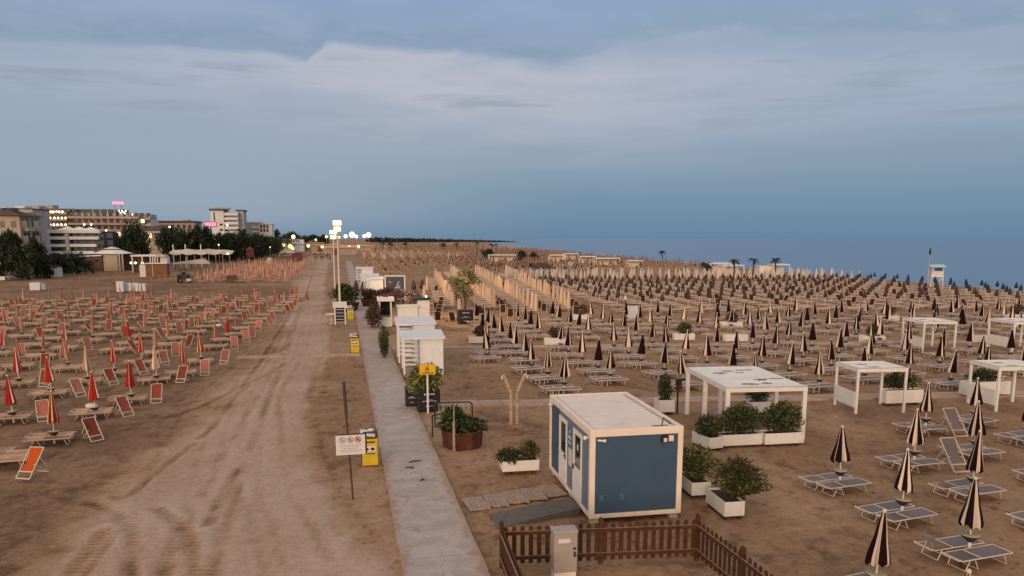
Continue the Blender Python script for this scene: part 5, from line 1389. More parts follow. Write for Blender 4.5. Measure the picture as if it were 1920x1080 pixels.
M['far_salmon'] = mat('far_salmon_canvas', (.46, .27, .19), .9, noise=(.2, .35))
M['far_tan'] = mat('far_tan_canvas', (.22, .135, .10), .9, noise=(.04, .45))
def stuff(name, groups, label, cat):
    V, F, MI, MT, o = [], [], [], [], 0
    for mb, mats, pl in groups:
        if not pl: continue
        v = np.array(mb.v); nv = len(v)
        for (x, y, z, rz, s_) in pl:
            c_, n_ = math.cos(rz) * s_, math.sin(rz) * s_
            V.append(np.stack([v[:, 0] * c_ - v[:, 1] * n_ + x, v[:, 0] * n_ + v[:, 1] * c_ + y, v[:, 2] * s_ + z], 1))
            F.extend([tuple(i + o for i in f) for f in mb.f]); o += nv
        MI.extend([i + len(MT) for i in mb.mi] * len(pl)); MT.extend(mats)
    me = bpy.data.meshes.new(name); me.from_pydata(np.concatenate(V).tolist(), [], F)
    for m_ in MT: me.materials.append(m_)
    me.polygons.foreach_set('material_index', MI)
    ob = bpy.data.objects.new(name, me); COL.objects.link(ob)
    tag(ob, label, cat, None, 'stuff')
stuff('distant_umbrellas', [(slim(5, .27), [M['far_tan'], M['pole']], u_far), (slim(5, .27), [M['far_pale'], M['pole']], w_far), (slim(7, .30), [M['u_white'], M['pole']], far_w), (slim(6, .22), [M['far_salmon'], M['frame_tan']], far_q),
    (simple_umbrella(.16, .84, 1.95, TN, 6), [M['u_rust'], M['u_tan'], M['frame_tan'], M['traydark']], far_r[0::2]), (simple_umbrella(.16, .84, 1.95, TN, 6), [M['u_tan'], M['u_rust'], M['frame_tan'], M['traydark']], far_r[1::2]),
    (wrapped(), [M['u_brown'], M['pole']], far_n), (simple_umbrella(.27, .8, 2.0, BW, 8), [M['u_black'], M['u_cream'], M['pole'], M['traydark']], far_u)],
    'small closed tan, white, rust and striped umbrellas of all the far rows out to the horizon', 'umbrellas')
stuff('distant_loungers', [(flat_lounger(), [M['mesh_tan'], M['alu']], l_far), (simple_lounger(), [M['mesh_tan'], M['alu']], far_t), (simple_lounger(), [M['mesh_grey'], M['alu']], far_l), (simple_lounger(), [M['mesh_cream'], M['frame_tan']], far_k)],
    'small tan, grey and cream sun loungers of all the far rows out to the horizon', 'sun loungers')
stuff('distant_deckchairs', [(simple_chair(), [M['sling_dark'], M['alu']], d_far + far_d), (simple_chair(), [M['sling_pink'], M['frame_tan']], far_s)], 'small dark and pink deckchairs scattered through the far rows', 'deckchairs')
# ================================================================== town at the left
M['bl_beige'] = mat('beige_render', (.42, .35, .27), .85, noise=(.3, .08))
M['bl_grey'] = mat('grey_render', (.38, .38, .39), .85, noise=(.3, .08))
M['bl_white'] = mat('white_render', (.62, .63, .66), .8, noise=(.3, .05))
M['bl_pink'] = mat('pinkish_render', (.38, .30, .27), .85, noise=(.3, .1))
M['bl_brown'] = mat('brown_render', (.13, .07, .055), .85, noise=(.3, .1))
M['bl_blue'] = mat('dark_blue_cladding', (.045, .06, .09), .6)
M['roofbrown'] = mat('brown_roof_tiles', (.085, .048, .038), .9, noise=(1.0, .2))
M['windark'] = mat('dark_window', (.025, .025, .032), .25)
def wins(t, cols, rows, size, y, m='windark', lit=(), name='window', recess=.0, group=None):
    """every window its own part; all share one mesh"""
    b = MB(); b.box((0, 0, 0), (size[0], .12, size[1])); me = b.mesh(name, M[m]); ml = b.mesh(name, M['winlit'])
    for j, z in enumerate(rows):
        for i, x in enumerate(cols):
            o = bpy.data.objects.new(name, ml if (i, j) in lit else me); COL.objects.link(o); o.parent = t; o.location = (x, y, z)
def block(t, name, x0, x1, y0, y1, z0, z1, m):
    b = MB(); b.box(((x0 + x1) / 2, (y0 + y1) / 2, (z0 + z1) / 2), (x1 - x0, y1 - y0, z1 - z0)); return b.build(name, M[m], t)
def parts(t, name, boxes, m):
    b = MB(); 
    for bx in boxes:
        x0, x1, y0, y1, z0, z1 = bx
        o = MB(); o.box(((x0 + x1) / 2, (y0 + y1) / 2, (z0 + z1) / 2), (x1 - x0, y1 - y0, z1 - z0)); o.build(name, M[m], t)
def X(px, Y): return onY(px, 430, Y).x
def Zp(px, py, Y): return onY(px, py, Y).z
# beige hotel with brown hipped roof
Y = 190; t = thing('hotel', 'beige hotel with brown hipped roof at the left edge', 'building', (0, 0, 0))
x0, x1, zt, dp = X(-60, Y), X(38, Y), Zp(0, 404, Y), 12.0
block(t, 'wall', x0, x1, Y, Y + dp, 0, zt, 'bl_beige')
b = MB(); A = [(x0 - 1, Y - 1.0, zt), (x1 + .9, Y - 1.0, zt), (x1 + .9, Y + dp + 1, zt), (x0 - 1, Y + dp + 1, zt), (x0 + 8, Y + 6, zt + 1.9), (x1 - 5, Y + 6, zt + 1.9)]
b.add(A, [(0, 1, 5, 4), (1, 2, 5), (2, 3, 4, 5), (3, 0, 4), (3, 2, 1, 0)]); b.build('roof', M['roofbrown'], t)
wins(t, [x0 + 2.2 + 2.3 * k for k in range(6)], [zt - 1.9, zt - 5.2, zt - 8.5], (1.0, 1.5), Y - .03, lit=())
parts(t, 'balcony', [(x1, x1 + 1.1, Y + 1.2 + 5.2 * k, Y + 5.4 + 5.2 * k, z, z + .9) for z in (zt - 3.4, zt - 6.6, zt - 9.8) for k in (0, 1)], 'bl_beige')
b = MB(); b.box((0, 0, 0), (.12, 1.2, 2.1)); me = b.mesh('window', M['windark'])
for z in (zt - 1.5, zt - 4.8, zt - 8.0):
    for yy_ in (2.2, 4.4, 7.4, 9.6):
        o = bpy.data.objects.new('window', me); COL.objects.link(o); o.parent = t; o.location = (x1 + .03, Y + yy_, z)
# flat block behind it
Y = 262; t = thing('apartment_block', 'long grey flat-roofed block behind the beige hotel', 'building', (0, 0, 0))
x0, x1, zt = X(-40, Y), X(64, Y), Zp(20, 391, Y)
block(t, 'wall', x0, x1, Y, Y + 14, 0, zt, 'bl_grey'); parts(t, 'roof_house', [(X(24, Y), X(43, Y), Y + 3, Y + 9, zt, zt + .9), (X(-20, Y), X(8, Y), Y + 3, Y + 9, zt, zt + .4)], 'bl_white')
wins(t, [x0 + 2 + 2.5 * k for k in range(9)], [zt - 1.7], (1.2, 1.3), Y - .03)
block(t, 'parapet', x0 - .2, x1 + .2, Y - .2, Y + 14.2, zt - .2, zt + .12, 'bl_brown')
# big lit hotel
Y = 300; t = thing('hotel', 'large many-storeyed hotel with rows of lit balconies', 'building', (0, 0, 0))
xa, xb, xc, xd = X(62, Y), X(80, Y), X(130, Y), X(262, Y); zt = Zp(100, 391, Y)
block(t, 'stair_tower', xa, xb, Y - 1.5, Y + 14, 0, Zp(70, 386, Y), 'bl_grey'); block(t, 'wall', xb + .003, xc, Y, Y + 14, 0, zt, 'bl_brown')
zb = Zp(200, 399, Y)
block(t, 'long_wing_wall', xc + .003, xd, Y + .5, Y + 14, 0, zb, 'bl_pink')
parts(t, 'roof_terrace', [(xc + .5, xd - 6, Y + 2, Y + 12, zb, Zp(200, 392, Y))], 'bl_blue')
parts(t, 'roof_house', [(xa + .3, X(97, Y), Y + 3, Y + 9, zt, Zp(80, 383.5, Y))], 'bl_grey')
fl = [Zp(100, q, Y) for q in (402, 413.5, 425, 437, 449, 460)]
parts(t, 'balcony', [(xb + .1, xc - .1, Y - 1.3, Y, z, z + .75) for z in fl], 'bl_pink')
parts(t, 'balcony', [(xc + .1, xd - .1, Y - .9, Y + .5, z, z + .8) for z in [Zp(200, q, Y) for q in (410, 422, 434, 446, 457, 468)]], 'bl_pink')
parts(t, 'canopy_frame', [(X(178 + 13.6 * k, Y) - .15, X(178 + 13.6 * k, Y) + .15, Y - .8, Y - .5, zb - 2.5, Zp(200, 391.5, Y)) for k in range(6)], 'bl_grey')
wins(t, [xb + 1.2 + 1.55 * k for k in range(7)], [z + 1.55 for z in fl], (.95, 1.1), Y - .03)
wins(t, [xc + 1.3 + 2.1 * k for k in range(13)], [Zp(200, q, Y) + 1.5 for q in (410, 422, 434, 446)], (1.2, 1.3), Y + .47, lit=((10, 2), (7, 3), (11, 1)))
b = MB(); b.ball((0, 0, 0), (.34, .3, .38), 8, 6); me = b.mesh('balcony_lamp', M['lampsmall'])
for py_, xs_ in ((397, (83, 89, 95, 100, 106, 111, 117)), (408.5, (87, 94, 102, 109, 116, 123)), (421, (86, 94, 101, 108, 115, 123, 158, 171)), (433, (86,)), (432, (199,)), (443, (212,)), (454, (213,))):
    for px_ in xs_:
        o = bpy.data.objects.new('balcony_lamp', me); COL.objects.link(o); o.parent = t; p = onY(px_, py_, Y - 1.7); o.location = p
xe, xf = X(255, Y), X(279, Y)
t = thing('stair_tower', 'pale stair tower with small roof storey beside the large lit hotel', 'building', (0, 0, 0)); Y2 = Y + 3
block(t, 'wall', xe + 1, xf, Y2, Y2 + 12, 0, Zp(265, 408, Y), 'bl_white'); block(t, 'roof_storey', xe + 1.5, xf + .4, Y2 - .4, Y2 + 9, Zp(265, 408, Y), Zp(265, 401, Y), 'bl_grey')
wins(t, [xf - 1.6], [Zp(265, 416, Y), Zp(265, 428, Y)], (.9, 1.6), Y2 - .03)
b = MB(); p = onY(221, 381, Y + 4)
for k in range(5): b.box((p.x + (k - 2) * .75, p.y, p.z + .12 * (k % 2)), (.55, .25, 1.0 - .25 * (k % 2)))
t = thing('neon_sign', 'pink neon sign on the roof of the large lit hotel', 'sign', (0, 0, 0)); b.build('letters', M['neon'], t)
b = MB(); b.bar((p.x - 1.8, p.y, p.z - .6), (p.x + 1.8, p.y, p.z - .6), .1); b.tube((p.x - 1.2, p.y, p.z - 2.2), (p.x - 1.2, p.y, p.z - .6), .08, 5); b.tube((p.x + 1.2, p.y, p.z - 2.2), (p.x + 1.2, p.y, p.z - .6), .08, 5); b.build('support', M['black'], t)
t = thing('roof_lights', 'cluster of white roof-terrace lights at the right end of the large hotel', 'lamps', (0, 0, 0))
b = MB(); b.ball((0, 0, 0), (.28, .25, .32), 8, 6); me = b.mesh('lamp_globe', M['lampsmall'])
for px_, py_ in ((223, 395), (226, 399), (229, 396), (232, 398), (236, 395.5), (234, 400), (248, 402)):
    o = bpy.data.objects.new('lamp_globe', me); COL.objects.link(o); o.parent = t; o.location = onY(px_, py_, Y - 1.5)
# white banded building
Y = 200; t = thing('apartment_building', 'white building with horizontal balcony bands and a slate-blue stair shaft', 'building', (0, 0, 0))
x0, x1 = X(88, Y), X(186, Y); zt = Zp(130, 431, Y); xs0 = X(121, Y); xs1 = X(127, Y)
block(t, 'wall', x0, x1, Y + 1.4, Y + 16, 0, zt - .5, 'bl_blue')
parts(t, 'balcony_band', [(x0, x1, Y, Y + 1.6, Zp(130, 437, Y), zt)], 'bl_white')
for q in (449, 463, 476.5): parts(t, 'balcony_band', [(x0, xs0 - .05, Y, Y + 1.4, Zp(100, q, Y), Zp(100, q - 5.5, Y)), (xs1 + .05, x1 - .4 * (q - 440) / 9, Y, Y + 1.4, Zp(100, q, Y), Zp(100, q - 5.5, Y))], 'bl_white')
parts(t, 'stair_shaft', [(xs0, xs1, Y - .2, Y + 1.4, 0, Zp(100, 438, Y))], 'bl_grey')
wins(t, [x0 + 1.2 + 2.0 * k for k in range(7)], [Zp(100, q, Y) for q in (441.5, 455.5, 469)], (1.3, 1.2), Y + 1.37)
b = MB(); zz = zt
for k in range(3):
    cx = X(112 + 22 * k, Y); b.add([(cx - 1.9, Y + 3, zz), (cx + 1.9, Y + 3, zz), (cx + 1.9, Y + 7, zz), (cx - 1.9, Y + 7, zz), (cx + .3, Y + 5, zz + .95 - .1 * k)], [(0, 1, 4), (1, 2, 4), (2, 3, 4), (3, 0, 4)])
b.build('roof_awning', M['sheet'], t)
# houses between the trees
Y = 255; t = thing('villa', 'villa with low brown roof and a lit window left of the dark wood', 'building', (0, 0, 0))
x0, x1, zt = X(272, Y), X(318, Y), Zp(290, 432, Y)
block(t, 'wall', x0, x1, Y, Y + 12, 0, zt, 'bl_pink')
b = MB(); b.add([(x0 - 1.5, Y - 1.5, zt), (x1 + 1.5, Y - 1.5, zt), (x1 + 1.5, Y + 14, zt), (x0 - 1.5, Y + 14, zt), (x0 + 3, Y + 6, Zp(290, 421, Y)), (x1 - 1, Y + 6, Zp(290, 421, Y))], [(0, 1, 5, 4), (1, 2, 5), (2, 3, 4, 5), (3, 0, 4), (3, 2, 1, 0)]); b.build('roof', M['roofbrown'], t)
parts(t, 'balcony', [(x0, x0 + 5, Y - 1.2, Y, Zp(290, 437, Y), Zp(290, 433, Y))], 'bl_grey')
wins(t, [X(280.5, Y)], [Zp(290, 441.5, Y)], (.8, 1.5), Y - .03, lit=((0, 0),)); wins(t, [X(292, Y), X(303, Y)], [Zp(290, 443, Y), Zp(290, 455, Y)], (1.0, 1.6), Y - .03)
Y = 335; t = thing('apartment_block', 'long low block with dark roofline behind the villa', 'building', (0, 0, 0))
x0, x1, zt = X(282, Y), X(367, Y), Zp(320, 417, Y)
block(t, 'wall', x0, x1, Y, Y + 14, 0, zt, 'bl_beige'); block(t, 'roof', x0 - .4, x1 + .4, Y - .5, Y + 14.4, zt, Zp(320, 414, Y), 'roofbrown'); parts(t, 'roof_house', [(X(340, Y), X(352, Y), Y + 3, Y + 8, Zp(320, 414, Y), Zp(320, 411, Y))], 'bl_grey')
wins(t, [x0 + 2 + 2.2 * k for k in range(8)], [zt - 1.6, zt - 4.4], (1.0, 1.3), Y - .03)
# tower block
Y = 420; t = thing('tower_block', 'tall pale tower block with curved balconies above the dark wood', 'building', (0, 0, 0))
xa, xb, xc, xd = X(397, Y), X(421.5, Y), X(448, Y), X(457, Y); zt = Zp(410, 395, Y)
block(t, 'wall', xa, xb, Y - 1.5, Y + 15, 0, zt, 'bl_white'); block(t, 'roof', xa - .5, xb + .5, Y - 2, Y + 15.5, zt, Zp(410, 391.5, Y), 'bl_blue')
parts(t, 'roof_house', [(X(402, Y), X(430, Y), Y + 1, Y + 9, Zp(410, 391.5, Y) + .003, Zp(410, 388.5, Y))], 'bl_grey')
block(t, 'balcony_wall', xb + .003, xc, Y + 1, Y + 15, 0, Zp(410, 397, Y), 'bl_grey')
for q in (404, 412.5, 421, 430, 438.5): parts(t, 'balcony', [(xb + .1, xc - .1, Y - 1.2, Y + 1, Zp(410, q, Y), Zp(410, q - 4.8, Y))], 'bl_white')
block(t, 'rear_wing', xc + .003, xd, Y + 3, Y + 15, 0, Zp(410, 395, Y), 'bl_grey'); block(t, 'rear_roof', xc - 1.5, xd + .6, Y + 2.5, Y + 15.5, Zp(410, 395, Y), Zp(410, 392.5, Y), 'bl_blue')
wins(t, [X(404, Y)], [Zp(410, q, Y) for q in (402, 410)], (.6, 2.4), Y - 1.53); wins(t, [X(416, Y)], [Zp(410, q, Y) for q in (421, 431)], (1.6, 1.0), Y - 1.53)
p = onY(426, 422.5, Y - 1.6); b = MB(); b.ball(p, .55, 8, 6); tag(b.build('balcony_lamp', M['lampsmall']), 'single white lamp on the tower block balconies', 'lamp')
b = MB(); p = onY(394.5, 420.5, 395)
for k in range(6): b.box((p.x + (k - 2.5) * .85, p.y, p.z), (.65, .3, 2.0 - .3 * (k % 2)))
t = thing('neon_sign', 'red neon sign standing in front of the tower block', 'sign', (0, 0, 0)); b.build('letters', M['neon'], t)
b = MB(); b.box((p.x, p.y + .4, p.z), (5.6, .3, 2.6)); b.build('backing', M['bl_blue'], t); b = MB(); b.box((p.x, p.y + .5, p.z / 2), (.5, .3, p.z)); b.build('mast', M['black'], t)
Y = 445; t = thing('apartment_block', 'stepped pale block right of the tower block', 'building', (0, 0, 0))
block(t, 'wall', X(457, Y), X(486, Y), Y, Y + 14, 0, Zp(470, 418, Y), 'bl_grey'); block(t, 'lower_wall', X(486, Y) + .003, X(510, Y), Y - 1, Y + 14, 0, Zp(500, 420.5, Y), 'bl_white')
parts(t, 'roof_slab', [(X(456, Y), X(492, Y), Y - .6, Y + 14.6, Zp(470, 418, Y), Zp(470, 415.5, Y)), (X(488, Y), X(511, Y), Y - 1.5, Y + 14.6, Zp(500, 420.5, Y) + .003, Zp(500, 419, Y))], 'bl_white')
wins(t, [X(490 + 6 * k, Y) for k in range(3)], [Zp(500, q, Y) for q in (425, 432)], (1.1, 1.6), Y - 1.03); parts(t, 'balcony', [(X(472, Y), X(486, Y), Y - 1.2, Y, Zp(470, q, Y), Zp(470, q - 3, Y)) for q in (428, 436)], 'bl_white')
Y = 470; t = thing('beach_house', 'low white building with balcony at the start of the lit promenade', 'building', (0, 0, 0))
block(t, 'wall', X(523, Y), X(568, Y), Y, Y + 10, 0, Zp(540, 449, Y), 'bl_white'); block(t, 'roof', X(527, Y), X(560, Y), Y + 1, Y + 9, Zp(540, 449, Y), Zp(540, 445.5, Y), 'roofbrown')
wins(t, [X(527 + 4.6 * k, Y) for k in range(8)], [Zp(540, 452, Y)], (.8, 1.3), Y - .03); parts(t, 'balcony', [(X(522, Y), X(569, Y), Y - 1.2, Y, Zp(540, 457, Y), Zp(540, 454.5, Y))], 'bl_white')
b = MB(); b.ball(onY(550, 444, Y - 3), (1.1, .8, 1.2), 8, 6); tag(b.build('floodlight', M['lamp']), 'floodlight above the low white promenade building', 'lamp')

# ------------------------------------------------------------------ trees
def crown_mesh(kind, seed):
    random.seed(seed); b = MB()
    if kind == 'pine':
        for k in range(13):
            a = random.uniform(0, 6.28); r_ = random.uniform(.1, .75); b.leaves((r_ * math.cos(a), r_ * math.sin(a), .62 + .22 * (1 - r_)), (.36, .36, .17), 70, .16, 0, .2)
    else:
        for k in range(16):
            a = random.uniform(0, 6.28); h = random.uniform(.15, .9); r_ = random.uniform(.15, .78) * math.sqrt(max(.1, 1 - (2 * h - .85) ** 2)); b.leaves((r_ * math.cos(a), r_ * math.sin(a), h), (.36, .36, .24), 75, .16, 0, .2)
    return b.mesh('crown', M['leaf_pine'])
CR = {'pine': [crown_mesh('pine', s) for s in (1, 2)], 'round': [crown_mesh('round', s) for s in (3, 4, 5)]}
random.seed(40)
tb = MB(); tb.path([(0, 0, 0), (.01, 0, .3), (-.01, .01, .62)], .03, 7)
for k in range(4): tb.tube((-.005, 0, .42), (.4 * math.cos(k * 1.7), .4 * math.sin(k * 1.7), .72), .012, 5)
TRm = tb.mesh('trunk', M['bark'])
ti_ = 0
def tree(px, ytop, Y, hw, label, kind='round', group='dark trees in front of the town'):
    """px centre, ytop crown top, hw half width in photo pixels, standing at distance Y"""
    global ti_
    p = onY(px, ytop, Y); q = onY(px + hw, ytop, Y); w = abs(q.x - p.x) * 1.22; h = p.z
    t = thing('pine_tree' if kind == 'pine' else 'tree', label, 'tree', (p.x, Y, 0), 0, group)
    o = bpy.data.objects.new('crown', CR[kind][ti_ % len(CR[kind])]); COL.objects.link(o); o.parent = t
    o.scale = (w / .95, w / .95, h / 1.02) ; o.rotation_euler[2] = ti_ * 1.3
    o = bpy.data.objects.new('trunk', TRm); COL.objects.link(o); o.parent = t; o.scale = (h * .9, h * .9, h); ti_ += 1
TREES = [(14, 428, 165, 22, 'umbrella pine at the far left in front of the beige hotel', 'pine'), (-12, 440, 160, 26, 'dark tree cut by the left edge below the umbrella pine', 'round'), (35, 462, 158, 30, 'dark rounded tree mass between pine and beige hotel wing', 'round'),
    (62, 449, 176, 20, 'dark tree against the wing of the beige hotel', 'round'), (78, 474, 165, 22, 'low dark tree left of the white banded building', 'round'), (102, 478, 172, 22, 'low dark shrub-tree below the white banded building', 'round'),
    (140, 478, 185, 24, 'low dark tree below the middle of the banded building', 'round'), (184, 440, 212, 24, 'conical dark tree right of the white banded building', 'round'), (165, 462, 212, 16, 'small dark tree beside the banded building corner', 'round'),
    (246, 420, 215, 26, 'big round dark tree above the beach pavilion', 'round'), (228, 446, 205, 18, 'lower dark tree left of the big round one', 'round'), (268, 450, 212, 16, 'small dark tree right of the big round one', 'round'),
    (312, 430, 240, 20, 'dark tree beside the villa', 'round'), (336, 424, 250, 22, 'dark tree right of the villa', 'round'), (362, 426, 255, 22, 'dark tree in the left middle of the wood', 'round'), (386, 428, 262, 22, 'dark tree below the red neon sign', 'round'),
    (410, 435, 270, 22, 'dark tree below the tower block', 'round'), (432, 437, 280, 20, 'dark tree below the tower balconies', 'round'), (452, 433, 292, 20, 'dark tree right of the tower foot', 'round'), (470, 437, 305, 18, 'dark tree before the stepped pale block', 'round'),
    (488, 441, 320, 17, 'dark tree near the right end of the wood', 'round'), (505, 444, 340, 15, 'dark tree second from the right end of the wood', 'round'), (520, 443, 400, 13, 'dark tree at the right end of the wood', 'round'), (514, 432, 520, 14, 'distant dark tree beyond the stepped block', 'round'),
    (545, 436, 560, 18, 'distant dark tree behind the low white building', 'round'), (565, 440, 560, 12, 'distant dark tree right of the low white building', 'round'), (588, 439, 600, 14, 'distant umbrella pine left of the floodlights', 'pine'), (606, 441, 620, 10, 'distant round tree just left of the floodlights', 'round')]
for k, (px, yt, Y, hw, lab, kd) in enumerate(TREES): tree(px, yt, Y, hw, lab, kd)
b = MB()
for k in range(300):
    f = random.random(); px = -30 + 570 * f
    if 150 < px < 320: continue
    Y = (172 if px < 150 else 236 + (px - 320) * .45) + random.uniform(0, 30)
    top_ = 3.4 if px < 150 else 7.4
    p = onY(px, 480, Y); b.leaves((p.x, Y, random.uniform(.5, top_)), (4.4, 3, 2.4), 34, .9, 0, .2)
tag(b.build('undergrowth', M['leaf_pine']), 'dark undergrowth and hedges filling the foot of the wood', 'hedge', kind='stuff')
# headland across the bay, dark with trees
b = MB()
for k in range(420):
    f = random.random() ** .8; x = 60 + 320 * f; y = 1560 + 160 * f + random.uniform(-60, 120)
    b.leaves((x, y, 4 - 5.5 * f), (16, 16, 5.5 * (1 - .72 * f)), 14, 7, 0, .2)
tag(b.build('far_wood', M['leaf_pine']), 'low dark wood on the headland at the horizon', 'wood', kind='stuff')

# ------------------------------------------------------------------ palms
def palm_mesh(seed):
    random.seed(seed); b = MB(); n = 17
    for k in range(n):
        a = 6.283 * k / n + random.uniform(-.2, .2); el_ = random.uniform(-.5, .9); L = random.uniform(1.2, 1.6); prev = None
        for i in range(7):
            f = i / 6; r_ = L * f * math.cos(el_ * (1 - .3 * f)); z = L * f * math.sin(el_) - .75 * f * f * L
            w = .17 * math.sin(math.pi * min(1, f * .9 + .12)) + .03
            c = Vector((r_ * math.cos(a), r_ * math.sin(a), z)); s_ = Vector((-math.sin(a), math.cos(a), 0)) * w
            cur = (c - s_ - Vector((0, 0, w * .6)), c, c + s_ - Vector((0, 0, w * .6)))
            if prev: b.add([prev[0], prev[1], cur[1], cur[0]], [(0, 1, 2, 3)]); b.add([prev[1], prev[2], cur[2], cur[1]], [(0, 1, 2, 3)])
            prev = cur
    return b.mesh('crown', M['leaf_palm'])
PMs = [palm_mesh(s) for s in (1, 2, 3)]
tb = MB(); tb.path([(0, 0, 0), (.03, 0, .5), (0, 0, 1.0)], .035, 7); PT = tb.mesh('trunk', M['bark'])
def palm(px, ytop, ybase, label, s=1.0, group='palms standing in the sand'):
    p = at(px, ybase); h = onY(px, ytop, p.y).z - .7 * s
    t = thing('palm_tree', label, 'palm', p, 0, group)
    o = bpy.data.objects.new('trunk', PT); COL.objects.link(o); o.parent = t; o.scale = (4.5 * s, 4.5 * s, h)
    o = bpy.data.objects.new('crown', PMs[int(px) % 3]); COL.objects.link(o); o.parent = t; o.location = (0, 0, h); o.scale = (s, s, s * .95); o.rotation_euler[2] = px
palm(1323, 486, 524, 'leftmost and most spread of the four palms before the sea', 1.25); palm(1375, 481, 526, 'second palm from the left before the sea', 1.0)
palm(1411, 480, 524, 'third palm from the left, two-tiered, before the sea', .9); palm(1452, 479, 523, 'rightmost of the four palms, beside the white cabin', 1.0)
for px, yt, yb, s, lab in ((1241, 467, 492, 1.1, 'single thin palm far out by the water'), (718, 450, 470, 1.8, 'far palm second from the left near the promenade'), (732, 451, 470, 2.0, 'far palm in front of the headland, left'), (760, 452, 470, 1.8, 'far palm in the middle of the headland'),
    (831, 452, 470, 2.2, 'far bushy palm toward the right of the headland'), (856, 453, 470, 1.8, 'far slender palm toward the right of the headland'), (895, 452, 478, 1.0, 'slim far palm where the headland ends'), (921, 454, 474, 1.3, 'tallest far palm right of the headland'), (930, 455, 474, .9, 'last slim far palm right of the headland')):
    palm(px, yt, yb, lab, s, 'far palms along the beach')
for px, yt, yb, hw, lab in ((916, 466, 487, 14, 'dark umbrella-shaped tree far up the beach'), (977, 470, 492, 9, 'dark round tree left of two in the far beach'), (1001, 473, 490, 8, 'smaller dark round tree right of the first in the far beach'), (997, 492, 517, 6, 'slim dark bush left of the thatched bar')):
    p = at(px, yb); tree(px, yt, p.y, hw, lab, 'round', 'dark trees on the far beach')
# thatched bar between the cream rows and the dark umbrellas
p = at(1018, 522); t = thing('beach_bar', 'dark thatched beach bar at the end of the cream parasol rows', 'bar', (p.x, p.y, 0), R(-5))
b = MB(); w = 4.2
for k in range(5):
    for q in (0, 1): b2 = MB(); b2.tube((-1.7 + .85 * k, q * 2.5, 0), (-1.7 + .85 * k, q * 2.5, 2.0), .07, 6); b2.build('post', M['pole'], t)
b.add([(-2.3, -.5, 1.9), (2.3, -.5, 1.9), (2.3, 3.1, 1.9), (-2.3, 3.1, 1.9), (-1.0, 1.3, 3.0), (1.0, 1.3, 3.0)], [(0, 1, 5, 4), (1, 2, 5), (2, 3, 4, 5), (3, 0, 4), (3, 2, 1, 0)]); b.build('roof', M['u_brown'], t)
b = MB(); b.box((0, 1.3, .6), (3.6, 2.2, 1.2)); b.build('counter', M['darkbrown'], t)
def shelter(px, py, w, h, d, label, group='white shelters on the far beach', rz=-6):
    p = at(px, py); t = thing('beach_shelter', label, 'shelter', (p.x, p.y, 0), R(rz), group)
    b = MB(); b.box((0, d / 2, h), (w, d, .22)); b.build('roof', M['white'], t)
    for q in (-1, 1):
        for y in (.1, d - .1): b = MB(); b.box((q * (w / 2 - .1), y, (h - .11) / 2), (.14, .14, h - .11)); b.build('post', M['white'], t)
    b = MB(); b.box((0, d - .1, h * .4), (w - .3, .08, h * .7)); b.build('back_wall', M['cream'], t)
for px, py, w, h, d, lab in ((942, 492, 9, 2.4, 4, 'long white shelter left of the far dark tree'), (1046, 493, 5, 2.5, 4, 'white open-fronted shelter right of the two far trees'), (1071, 490, 5, 2.6, 4, 'white shelter roof in the middle of the far beach'), (1103, 496, 5, 2.4, 4, 'white shelter roof above the white umbrella band, left'), (1140, 499, 7, 2.2, 4, 'white low shelter above the white umbrella band, middle'), (1192, 503, 4, 2.0, 3, 'white low shelter above the white umbrella band, right'), (1352, 517, 5, 2.6, 3, 'white open shelter between the left palms'), (1375, 520, 4.5, 2.4, 3, 'white open shelter between the two middle palms'), (1465, 518, 3.6, 2.4, 3, 'white roofed stand right of the four palms')):
    shelter(px, py, w, h, d, lab)
p = at(1435, 523); t = thing('beach_cabin', 'pale square beach cabin beside the rightmost palm', 'cabin', (p.x, p.y, 0), R(-10)); b = MB(); b.box((0, 1.2, 1.2), (2.5, 2.4, 2.4)); b.build('walls', M['cream'], t); b = MB(); b.box((0, 1.2, 2.45), (2.7, 2.6, .1)); b.build('roof', M['white'], t)
p = at(1069, 506); t = thing('ring_sign', 'white life ring on a post in the far beach', 'ring', (p.x, p.y, 0)); b = MB()
for k in range(16):
    a, c_ = 6.283 * k / 16, 6.283 * (k + 1) / 16; b.tube((.5 * math.cos(a), -.1, 1.5 + .38 * math.sin(a)), (.5 * math.cos(c_), -.1, 1.5 + .38 * math.sin(c_)), .14, 6, caps=False)
b.build('ring', M['letter'], t); b = MB(); b.tube((0, 0, 0), (0, 0, 1.5), .05, 6); b.build('post', M['pole'], t)
# lifeguard tower with flagpole
p = at(1753, 541); t = thing('lifeguard_tower', 'white lifeguard tower with blue roof at the water edge', 'tower', (p.x, p.y, 0), R(-28))
for x in (-.75, .75):
    for y in (-.75, .75): b = MB(); b.bar((x * 1.15, y * 1.15, -.3), (x, y, 3.1), .13); b.build('post', M['white'], t)
for q in (-1, 1): b = MB(); b.bar((-.8, q * .78, .4), (.75, q * .76, 1.7), .08); b.build('brace', M['white'], t)
b = MB(); b.box((0, 0, 1.9), (1.7, 1.7, .12)); b.build('floor', M['white'], t)
b = MB(); b.box((0, -.75, 2.35), (1.5, .06, .8)); b.box((-.75, 0, 2.35), (.06, 1.45, .8)); b.box((.75, 0, 2.35), (.06, 1.45, .8)); b.box((-.75, .3, 3.0), (.06, .9, .6)); b.build('cab_wall', M['bl_white'], t)
b = MB(); b.box((.12, -.70, 3.05), (1.05, .05, .50)); b.build('window', M['windark'], t)
